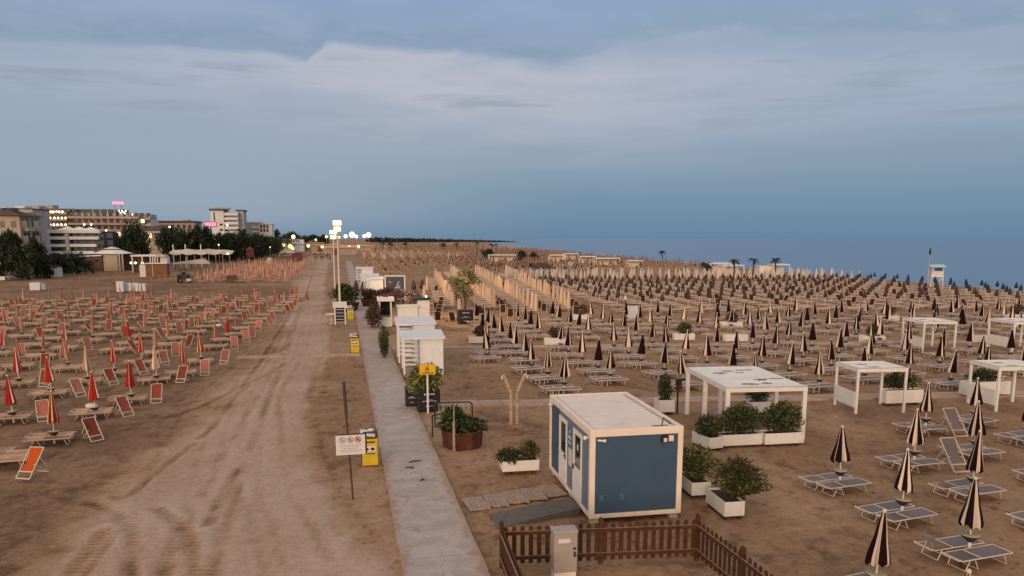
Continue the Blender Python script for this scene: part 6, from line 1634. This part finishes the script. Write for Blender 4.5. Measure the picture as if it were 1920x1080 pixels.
b = MB(); b.add([(-1.15, -1.15, 3.35), (1.15, -1.15, 3.35), (1.15, 1.15, 3.35), (-1.15, 1.15, 3.35), (-.95, 0, 3.78), (.95, 0, 3.78)], [(0, 1, 5, 4), (1, 2, 5), (2, 3, 4, 5), (3, 0, 4), (3, 2, 1, 0)]); b.build('roof', mat('pale_blue_roof', (.42, .52, .62), .5), t)
p = at(1738, 543); t = thing('flagpole', 'thin flagpole with furled dark flag left of the lifeguard tower', 'flagpole', (p.x, p.y, 0)); zt = onY(1738, 463, p.y).z
b = MB(); b.tube((0, 0, -.2), (0, 0, zt), .06, 6); b.build('pole', M['bl_grey'], t); b = MB(); b.lathe([(.05, 0), (.16, .2), (.14, .7), (.05, 1.1)], 7, (0, 0, zt - 1.2)); b.build('flag', M['u_navy'], t)
p = at(1230 - 18, 608); t = thing('lamp_column', 'dark lamp post with small lantern among the umbrellas', 'lamp post', at(1172, 598), 0); b = MB(); b.tube((0, 0, 0), (0, 0, 1.9), .06, 6); b.build('pole', M['black'], t); b = MB(); b.tube((0, 0, 1.9), (0, 0, 2.25), .11, 8); b.build('lantern', M['cream'], t)
p = at(1188, 597); t = thing('utility_cabinet', 'grey steel cabinet among the umbrellas right of the lamp post', 'cabinet', (p.x, p.y, 0), R(-5)); b = MB(); b.box((0, .4, .65), (.85, .8, 1.3)); b.build('body', M['bl_white'], t); b = MB(); b.box((.75, .4, .6), (.22, .3, 1.2)); b.build('side_locker', M['white'], t); b = MB(); b.box((0, .4, 1.33), (1.0, .9, .08)); b.build('lid', M['black'], t)

# ------------------------------------------------------------------ beach at the left: pavilion, bar, sheds
Y = 198; t = thing('beach_pavilion', 'beach pavilion with wide two-tiered pale roof', 'pavilion', (0, 0, 0))
c = onY(211, 480, Y + 4); cx = c.x; w = (X(252, Y) - X(171, Y)) / 2; z0 = Zp(211, 476, Y); z1 = Zp(211, 469, Y); z2 = Zp(211, 463, Y); N_ = 8
def cone(b, r0, za, r1, zb):
    P = [(cx + r * math.cos(6.283 * (i + .5) / N_), c.y + r * math.sin(6.283 * (i + .5) / N_), z) for r, z in ((r0, za), (r1, zb)) for i in range(N_)]
    b.add(P, [(i, (i + 1) % N_, N_ + (i + 1) % N_, N_ + i) for i in range(N_)] + [tuple(range(N_, 2 * N_)), tuple(range(N_ - 1, -1, -1))])
b = MB(); cone(b, w, z0, w * .45, z1); b.build('lower_roof', M['sheet'], t); b = MB(); cone(b, w * .42, z1 + .25, w * .08, z2); b.build('upper_roof', M['sheet'], t); b = MB(); cone(b, w * .34, z1 - .1, w * .34, z1 + .26); b.build('clerestory', M['black'], t)
M['wall_yellow'] = mat('warm_wall', (.50, .43, .30), .8)
parts(t, 'wall', [(X(187, Y), X(212, Y), Y + .5, Y + 7, 0, z0), ], 'wall_yellow'); parts(t, 'column', [(X(q, Y) - .15, X(q, Y) + .15, Y, Y + .3, 0, z0) for q in (214, 219, 225)], 'wall_yellow')
parts(t, 'inner_wall', [(X(212, Y), X(240, Y), Y + 5, Y + 5.3, 0, z0)], 'bl_brown')
t = thing('tent', 'low brown tent with pale ridge left of the beach pavilion', 'tent', (0, 0, 0)); xa, xb = X(140, Y), X(187, Y)
b = MB(); b.add([(xa, Y, Zp(140, 480, Y)), (xb, Y, Zp(187, 478, Y)), (xb, Y + 5, Zp(187, 478, Y)), (xa, Y + 5, Zp(140, 480, Y)), (xa - 1.2, Y - .5, Zp(140, 482, Y)), (xb, Y - .5, Zp(187, 480, Y))], [(0, 1, 2, 3), (4, 5, 1, 0)]); b.build('awning', M['sheet'], t)
b = MB(); b.box(((xa + xb) / 2, Y + 2.5, Zp(160, 481, Y) / 2), (xb - xa - .2, 4.8, Zp(160, 481, Y))); b.build('side_cloth', M['bl_brown'], t)
Y = 188; t = thing('beach_bar', 'open beach bar with white fascia and lit interior behind the wooden shed', 'bar', (0, 0, 0)); xa, xb = X(240, Y), X(312, Y); zt = Zp(270, 478, Y); zf = Zp(270, 481, Y)
parts(t, 'roof', [(xa, X(291, Y), Y, Y + 6, zf, zt)], 'white'); parts(t, 'post', [(X(q, Y) - .12, X(q, Y) + .12, Y + .1, Y + .34, 0, zf) for q in (243, 262, 286)], 'white')
parts(t, 'back_wall', [(xa + .2, X(289, Y), Y + 5, Y + 5.2, 0, zf)], 'bl_brown'); parts(t, 'counter', [(xa + .3, X(276, Y), Y + .6, Y + 1.3, 0, 1.1)], 'bl_brown')
parts(t, 'striped_screen', [(X(276 + 4.5 * k, Y), X(278.2 + 4.5 * k, Y), Y + .2, Y + .3, 0, zf) for k in range(4)], 'bl_white')
for q in (246, 254, 267): b = MB(); b.ball(onY(q, 493, Y + .8), (.32, .25, .28), 8, 6); b.build('lamp', M['lampsmall'], t)
t = thing('kiosk', 'small white kiosk with lit roof edge at the right end of the beach bar', 'kiosk', (0, 0, 0)); parts(t, 'body', [(X(298, Y), X(311, Y), Y - 1, Y + 2, 0, Zp(305, 481.5, Y))], 'bl_white'); b = MB(); p = onY(304, 479.5, Y); b.box(p, (2.0, 3.4, .5)); b.build('roof_edge', M['u_white'], t)
b = MB(); b.ball(onY(277.5, 461.5, 225), (.5, .4, .5), 8, 6); tag(b.build('terrace_lamp', M['lampsmall']), 'bright lamp at the foot of the villa', 'lamp')
# wooden shed
p0, p1 = at(274, 520), at(312, 520); t = thing('wooden_shed', 'brown wooden shed with pale gable end and light batten', 'shed', (0, 0, 0)); h = onY(290, 494.5, p0.y).z
b = MB(); b.box(((p0.x + p1.x) / 2, p0.y + 1.5, h / 2), (p1.x - p0.x, 3, h)); b.build('wall', mat('shed_wood', (.185, .085, .035), .8, noise=(1.2, .2)), t)
b = MB(); b.box(((p0.x + p1.x) / 2, p0.y + 1.4, h + .06), (p1.x - p0.x + .3, 3.4, .12)); b.build('roof', M['white'], t)
b = MB(); b.box((p0.x + (p1.x - p0.x) * .33, p0.y - .03, h / 2), (.10, .05, h)); b.build('batten', M['u_cream'], t)
q0 = at(263, 520); b = MB(); b.box(((q0.x + p0.x) / 2, p0.y + .8, h / 2 - .1), (p0.x - q0.x - .02, 1.4, h - .2)); b.build('pale_end', M['bl_white'], t)
# white canopy sails
Y = 214; t = thing('sail_canopy', 'long wavy white sail canopy on masts before the wood', 'canopy', (0, 0, 0)); xa, xb = X(314, Y), X(434, Y); z0 = Zp(370, 473, Y)
b = MB(); n = 48; P = []
for i in range(n + 1):
    f = i / n; x = xa + (xb - xa) * f; s_ = abs(math.sin(f * math.pi * 5)); tp = min(1, (1 - f) * 4 + .15)
    for y, z in ((Y, z0 - .35 * s_), (Y + 3.0, z0 + .35 + .1 * s_), (Y + 5.5, z0 + .85 * tp - .25 * abs(math.sin(f * math.pi * 3 + 1)))): P.append((x, y, z))
for i in range(n):
    for j in range(2): b.add([P[3 * i + j], P[3 * i + 3 + j], P[3 * i + 4 + j], P[3 * i + 1 + j]], [(0, 1, 2, 3)])
    a0, a1 = P[3 * i], P[3 * i + 3]; b.add([a0, a1, (a1[0], a1[1], a1[2] - .35), (a0[0], a0[1], a0[2] - .35)], [(0, 1, 2, 3)])
b.build('sailcloth', M['u_white'], t)
for q in (324, 347, 376): p = onY(q, 458, Y + 3); b = MB(); b.tube((p.x, p.y, 0), (p.x, p.y, p.z), .16, 6); b.build('mast', M['bl_white'], t)
for k in range(9): x = xa + (xb - xa) * (k + .5) / 9; b = MB(); b.tube((x, Y + .2, 0), (x, Y + .2, z0), .07, 5); b.build('pole', M['bl_grey'], t)
b = MB(); b.ball(onY(427, 475.5, Y - .4), (.28, .2, .28), 8, 6); tag(b.build('string_lamp', M['lampsmall']), 'small bright lamp at the right tip of the sail canopy', 'lamp')
Y = 196; t = thing('awning', 'low grey-beige awning in front of the sail canopy', 'awning', (0, 0, 0)); xa, xb = X(316, Y), X(392, Y); b = MB(); b.add([(xa, Y, 1.6), (xb, Y, 1.7), (xb - 1, Y + 3, 2.3), (xa, Y + 3, 1.9), (X(376, Y), Y + 1.5, 2.9)], [(0, 1, 4), (1, 2, 4), (2, 3, 4), (3, 0, 4)]); b.build('cloth', M['bl_beige'], t)
for q in (.1, .5, .9): x = xa + (xb - xa) * q; b = MB(); b.tube((x, Y + .1, 0), (x, Y + .1, 1.6), .08, 5); b.build('pole', M['darkbrown'], t)
# locker cabinets and tables in the left field
for k, (pa, pb, yt, yb, lab) in enumerate(((219, 231, 528, 549, 'white locker with a red-edged corner, leftmost of the group above the left field'), (235, 246, 531, 548, 'white locker second in the group above the left field'), (249, 259, 531, 548, 'white locker third in the group above the left field'), (261, 272, 532, 548, 'white locker rightmost of the group above the left field'))):
    a, c_ = at(pa, yb), at(pb, yb); h = onY(pa, yt, a.y).z; t = thing('beach_locker', lab, 'locker', ((a.x + c_.x) / 2, a.y, 0), 0, 'white lockers above the left field'); wd = c_.x - a.x
    b = MB(); b.box((0, .5, h / 2 + .06), (wd, 1.0, h - .12)); b.build('body', M['bl_white'], t); b = MB(); b.box((0, .5, .03), (wd + .05, 1.05, .08)); b.build('base', M['black'], t); b = MB(); b.box((0, -.012, h / 2), (.03, .02, h - .3)); b.build('door_gap', M['inkgrey'], t)
    if k == 0: b = MB(); b.box((-wd / 2 - .3, .4, h - .25), (.6, .8, .2)); b.build('side_shelf', M['u_rust'], t)
a, c_ = at(56, 545), at(74, 545); t = thing('beach_locker', 'single pale locker at the top left of the left field', 'locker', ((a.x + c_.x) / 2, a.y, 0), 0); b = MB(); b.box((0, .5, .62), (c_.x - a.x, 1.0, 1.15)); b.build('body', M['bl_white'], t); b = MB(); b.box(((c_.x - a.x) / 2 + .35, .6, .55), (.6, .8, .9)); b.build('side_bin', M['bl_grey'], t)
a, c_ = at(77, 520), at(108, 520); t = thing('site_container', 'white site container with dark flat roof at left', 'container', ((a.x + c_.x) / 2, a.y, 0)); h = onY(90, 502, a.y).z; wd = c_.x - a.x
b = MB(); b.box((0, 1.2, h / 2), (wd, 2.4, h)); b.build('body', M['bl_white'], t); b = MB(); b.box((-.3, 1.3, h + .2), (wd + .3, 2.8, .5)); b.build('roof', M['bl_blue'], t)
for k in range(9):
    p = at(6 + 8.6 * k, 526 - .7 * k); t = thing('cafe_table', 'white-clothed cafe table in the row under the dark trees', 'table', (p.x, p.y, 0), 0, 'white cafe tables at the left edge'); b = MB(); b.add([(-.45, -.45, .78), (.45, -.45, .78), (.45, .45, .78), (-.45, .45, .78), (-.5, -.5, .1), (.5, -.5, .1), (.5, .5, .1), (-.5, .5, .1)], [(0, 1, 2, 3), (4, 5, 1, 0), (5, 6, 2, 1), (6, 7, 3, 2), (7, 4, 0, 3)]); b.build('cloth', M['bl_white'], t)
    t = thing('cafe_parasol', 'grey folded cafe parasol in the row under the dark trees', 'parasol', (p.x + .9, p.y + 1, 0), 0, 'grey folded parasols at the left edge'); b = MB(); b.tube((0, 0, 0), (0, 0, 1.4), .05, 5); b.build('pole', M['pole'], t); b = MB(); b.lathe([(.5, 1.0), (.3, 1.4), (.05, 2.0)], 8); b.build('canopy', M['bl_grey'], t)
p = onY(3, 493, 172); t = thing('street_lamp', 'bluish lamp glowing under the dark trees at the left edge', 'lamp', (p.x, p.y, 0)); b = MB(); b.tube((0, 0, 0), (0, 0, p.z), .06, 6); b.build('pole', M['black'], t); b = MB(); b.ball((0, 0, p.z), (.42, .3, .36), 8, 6); b.build('globe', M['lampsmall'], t); b = MB(); b.ball((-.7, 0, p.z), (.3, .25, .3), 8, 6); b.build('blue_globe', M['neonblue'], t)
# rails beside the left field
for (a_, c_, lab) in (((148, 532), (284, 530), 'low pale rail above the left field, left of the shed'), ((300, 527), (340, 526), 'low pale rail right of the wooden shed')):
    a, c2 = at(*a_), at(*c_); t = thing('low_rail', lab, 'rail', (0, 0, 0)); b = MB(); b.tube(a + up_ * 1.0, c2 + up_ * 1.0, .06, 6); b.build('handrail', M['u_tan'], t)
    for k in range(5): q = a.lerp(c2, k / 4); b = MB(); b.tube(q, q + up_ * 1.0, .05, 5); b.build('post', M['u_tan'], t)
# beach tractor
p = at(346, 530); t = thing('beach_tractor', 'dark beach tractor with driver roof parked above the left field', 'tractor', (p.x, p.y, 0), R(20))
def wheel(x, y, r_):
    b = MB(); b.tube((x - .16, y, r_), (x + .16, y, r_), r_, 16); wh = b.build('wheel', M['black'], t); b = MB(); b.tube((x - .18, y, r_), (x + .18, y, r_), r_ * .5, 12); b.build('rim', M['u_cream'] if r_ < .5 else M['darkbrown'], wh)
for q in (-1, 1): wheel(q * .85, .6, .75); wheel(q * .7, -1.2, .42)
b = MB(); b.box((0, -.75, .95), (.7, 1.4, .7)); b.box((0, .45, .95), (1.1, 1.1, .75)); b.build('body', M['darkbrown'], t, bevel=.05)
b = MB(); b.box((0, .55, 1.55), (.6, .15, .6)); b.box((0, .3, 1.32), (.6, .5, .12)); b.build('seat', M['black'], t)
b = MB()
for x in (-.5, .5): b.bar((x, .85, 1.2), (x, .75, 2.3), .08)
b.bar((-.5, .75, 2.3), (.5, .75, 2.3), .08); b.build('roll_bar', M['black'], t); b = MB(); b.box((0, .35, 2.36), (1.2, 1.3, .08)); b.build('roof', M['black'], t)
b = MB(); b.box((.45, -1.55, .55), (.7, .15, .45)); b.build('front_weight', M['letter'], t)
b = MB(); b.tube((.2, -.9, 1.3), (.2, -.9, 2.0), .05, 6); b.build('exhaust', M['black'], t)
p = at(435, 530); t = thing('crate_stack', 'dark brown stack of crates in the left field', 'crates', (p.x, p.y, 0), R(5)); b = MB(); b.box((0, .6, .35), (2.0, 1.2, .66)); b.build('lower_crate', M['bl_brown'], t); b = MB(); b.box((-.05, .6, .98), (1.7, 1.1, .55)); b.build('upper_crate', M['darkbrown'], t)
# play ship, dome, tents
p = at(477, 492); t = thing('play_ship', 'dark red wooden play structure on the far left beach', 'playground', (p.x, p.y, 0), R(15)); M['playred'] = mat('dark_red_boards', (.13, .025, .03), .7)
b = MB(); b.box((-1.2, 0, 2.9), (2.2, 2.0, 2.2)); b.build('cabin', M['playred'], t); b = MB(); b.add([(-2.5, -1.3, 4.0), (.1, -1.3, 4.0), (.1, 1.3, 4.0), (-2.5, 1.3, 4.0), (-1.2, 0, 5.3)], [(0, 1, 4), (1, 2, 4), (2, 3, 4), (3, 0, 4)]); b.build('roof', M['playred'], t)
for x in (-2.1, -.3):
    for y in (-.8, .8): b = MB(); b.box((x, y, .9), (.22, .22, 1.8)); b.build('leg', M['playred'], t)
b = MB(); b.bar((-.1, 0, 1.9), (2.9, 0, .2), 1.0, .15); b.build('slide', M['playred'], t)
p = at(506, 495); t = thing('igloo_tent', 'small pink dome tent at the near edge of the play area', 'tent', (p.x, p.y, 0)); b = MB(); b.lathe([(1.25, 0), (1.2, .7), (.9, 1.5), (.4, 1.95), (.02, 2.05)], 14); b.build('dome', M['u_sand'], t)
p = at(539, 482); t = thing('pagoda_tent', 'white pointed pagoda tent at the promenade', 'tent', (p.x, p.y, 0)); h0, h1 = onY(539, 474, p.y).z, onY(539, 461, p.y).z; w = 3.2
b = MB(); P = []
for k, (f, r_) in enumerate(((0, 1), (.4, .5), (1, .03))):
    P += [(q0 * w * r_, q1 * w * r_, h0 + (h1 - h0) * f) for q0, q1 in ((-1, -1), (1, -1), (1, 1), (-1, 1))]
b.add(P, [(4 * k + i, 4 * k + (i + 1) % 4, 4 * k + 4 + (i + 1) % 4, 4 * k + 4 + i) for k in range(2) for i in range(4)]); b.build('canopy', M['u_white'], t)
for q0, q1 in ((-1, -1), (1, -1), (1, 1), (-1, 1)): b = MB(); b.tube((q0 * w * .95, q1 * w * .95, 0), (q0 * w * .95, q1 * w * .95, h0), .1, 5); b.build('post', M['white'], t)
p = at(557, 489); t = thing('beach_hut', 'red-brown hut at the end of the far umbrella block', 'hut', (p.x, p.y, 0)); b = MB(); b.box((0, 1.2, 1.3), (3.2, 2.4, 2.4)); b.build('wall', M['playred'], t); b = MB(); b.box((0, 1.2, 2.6), (3.6, 2.8, .2)); b.build('roof', M['roofbrown'], t); b = MB(); b.box((.5, -.03, 1.0), (.9, .06, 1.9)); b.build('door', M['bl_brown'], t)
for k, (px, py) in enumerate(((592, 492), (604, 492), (616, 493))):
    p = at(px, py); t = thing('garden_arch', ['greenish trellis arch leftmost at the promenade end', 'greenish trellis arch in the middle at the promenade end', 'greenish trellis arch nearest the lamp posts'][k], 'arch', (p.x, p.y, 0)); b = MB(); h = 3.2
    for q in (-1, 1): b.bar((q * 1.0, 0, 0), (q * 1.0, 0, h), .16)
    b.bar((-1.1, 0, h), (1.1, 0, h), .3); b.build('frame', M['bl_beige'], t); b = MB(); b.leaves((0, 0, 2.2), (1.1, .5, 1.3), 150, .4); b.build('climber', M['leaf_mid'], t)
for k, (px, py, w, h) in enumerate(((640, 478, 14, 3.4), (668, 472, 18, 3.2), (612, 474, 16, 4.0), (585, 470, 14, 4.5))):
    p = at(px, py); t = thing('promenade_kiosk', ['pinkish kiosk behind the lamp posts', 'long terracotta kiosk right of the lamp posts', 'pinkish awning kiosk left of the lamp posts', 'pale awning kiosk farthest left on the lit promenade'][k], 'kiosk', (p.x, p.y, 0)); b = MB(); b.box((0, 3, h / 2), (w, 6, h)); b.build('wall', M['bl_pink'], t); b = MB(); b.box((0, 3, h + .35), (w + 2, 8, .6)); b.build('roof', M['u_sand'], t)
    b = MB(); b.box((-w * .2, -.03, h * .4), (w * .18, .1, h * .75)); b.build('doorway', M['bl_brown'], t)

# ------------------------------------------------------------------ floodlight masts and promenade lamps
def mast(px, pyb, pytop, label, heads=4, power=2600, aim=(14, 67, 0)):
    p = at(px, pyb); zt = onY(px - 1.5, pytop, p.y).z; t = thing('floodlight_mast', label, 'lamp post', (p.x, p.y, 0), 0, 'floodlight masts at the walkway')
    b = MB(); b.tube((0, 0, 0), (0, 0, zt), .13, 10, r2=.07); b.build('pole', M['pole'], t)
    for r_ in (0, 1):
        b = MB(); b.bar((-.46, 0, zt - .62 * r_ - .18), (.46, 0, zt - .62 * r_ - .18), .07); b.build('crossbar', M['alu'], t)
        for k in (-1, 0, 1):
            x = k * (.28 - .06 * r_); z_ = zt - .62 * r_ + .05; h_ = MB(); h_.box((x, -.05, z_), (.26, .20, .46)); hd = h_.build('floodlight', M['alu'], t)
            h_ = MB(); h_.box((x, -.165, z_), (.25, .03, .44)); h_.build('lens', M['lamp'] if r_ == 0 or k == 0 else M['lampwarm'], hd)
    l = bpy.data.lights.new('floodlight', 'SPOT'); l.energy = power; l.color = (1.0, .62, .28); l.spot_size = R(75); l.spot_blend = .9; l.shadow_soft_size = .4
    o = bpy.data.objects.new('floodlight_beam', l); COL.objects.link(o); o.parent = t; o.location = (.3, -.3, zt + .1)
    d = Vector(aim) - Vector((p.x + .3, p.y - .3, zt)); o.rotation_euler = d.to_track_quat('-Z', 'Y').to_euler()
mast(638, 588, 419, 'nearer floodlight mast beside the walkway', 4, 15000, (14, 68.5, 0)); mast(629, 563, 436, 'farther floodlight mast beside the walkway', 4, 9000, (16, 104, 0))
b = MB(); b.ball((0, 0, 0), 1, 10, 8); gm = b.mesh('globe', M['lamp']); b = MB(); b.tube((0, 0, 0), (0, 0, 1), .07, 6); pm_ = b.mesh('pole', M['pole'])
gw = None
LAMPS = [(592, 449.5, 480, .7, 'bright lamp left of the promenade kiosks'), (612, 444, 520, 1.0, 'lamp just left of the two floodlight masts'), (628, 446, 560, 1.0, 'lamp directly below the floodlight heads'), (636, 445, 640, 1.0, 'lamp immediately right of the floodlight masts'), (648, 443, 560, 1.6, 'third bright lamp right of the floodlight masts'), (660, 440, 520, 2.4, 'largest bright lamp right of the floodlight masts'), (668, 443.5, 600, 1.6, 'lamp between the largest and the right-hand pair'), (683, 442.5, 560, 1.5, 'left lamp of the right-hand bright pair'), (691, 440.5, 540, 2.2, 'right lamp of the right-hand bright pair'),
    (604, 463, 380, .8, 'low lamp under the awning left of the masts'), (655, 463, 380, .9, 'low lamp at the long kiosk, left'), (672, 462.5, 380, .9, 'low lamp at the long kiosk, right'), (544, 462, 400, 1.4, 'wide warm lamp above the pagoda tent'), (549, 466, 400, .8, 'small warm lamp right of the pagoda tent'), (506, 462.5, 330, .5, 'lone small lamp at the end of the dark wood'), (410, 459, 260, .3, 'tiny lamp inside the dark wood'), (318, 425.5, 250, .35, 'tiny lamp above the villa roof'), (532, 459, 430, 1.2, 'warm lit awning lamp left of the pagoda tent'), (578, 461, 400, 1.0, 'warm lamp between pagoda tent and masts')]
for px, py, Y, r_, lab in LAMPS:
    p = onY(px, py, Y); t = thing('street_lamp', lab, 'street lamp', (p.x, p.y, 0), 0, 'lamps of the far promenade')
    o = bpy.data.objects.new('globe', gm); COL.objects.link(o); o.parent = t; o.location = (0, 0, p.z); o.scale = (r_ * .78, r_ * .5, r_ * .78)
    if 'warm' in lab or 'low lamp' in lab: ob_me = gm.copy() if gw is None else gw; gw = ob_me; gw.materials.clear(); gw.materials.append(M['lampwarm']); o.data = gw
    o = bpy.data.objects.new('pole', pm_); COL.objects.link(o); o.parent = t; o.scale = (1, 1, max(.5, p.z))
# prototypes that were never placed
for pr in PROTOS:
    if not pr.used:
        for ch in list(pr.root.children): bpy.data.objects.remove(ch)
        bpy.data.objects.remove(pr.root)
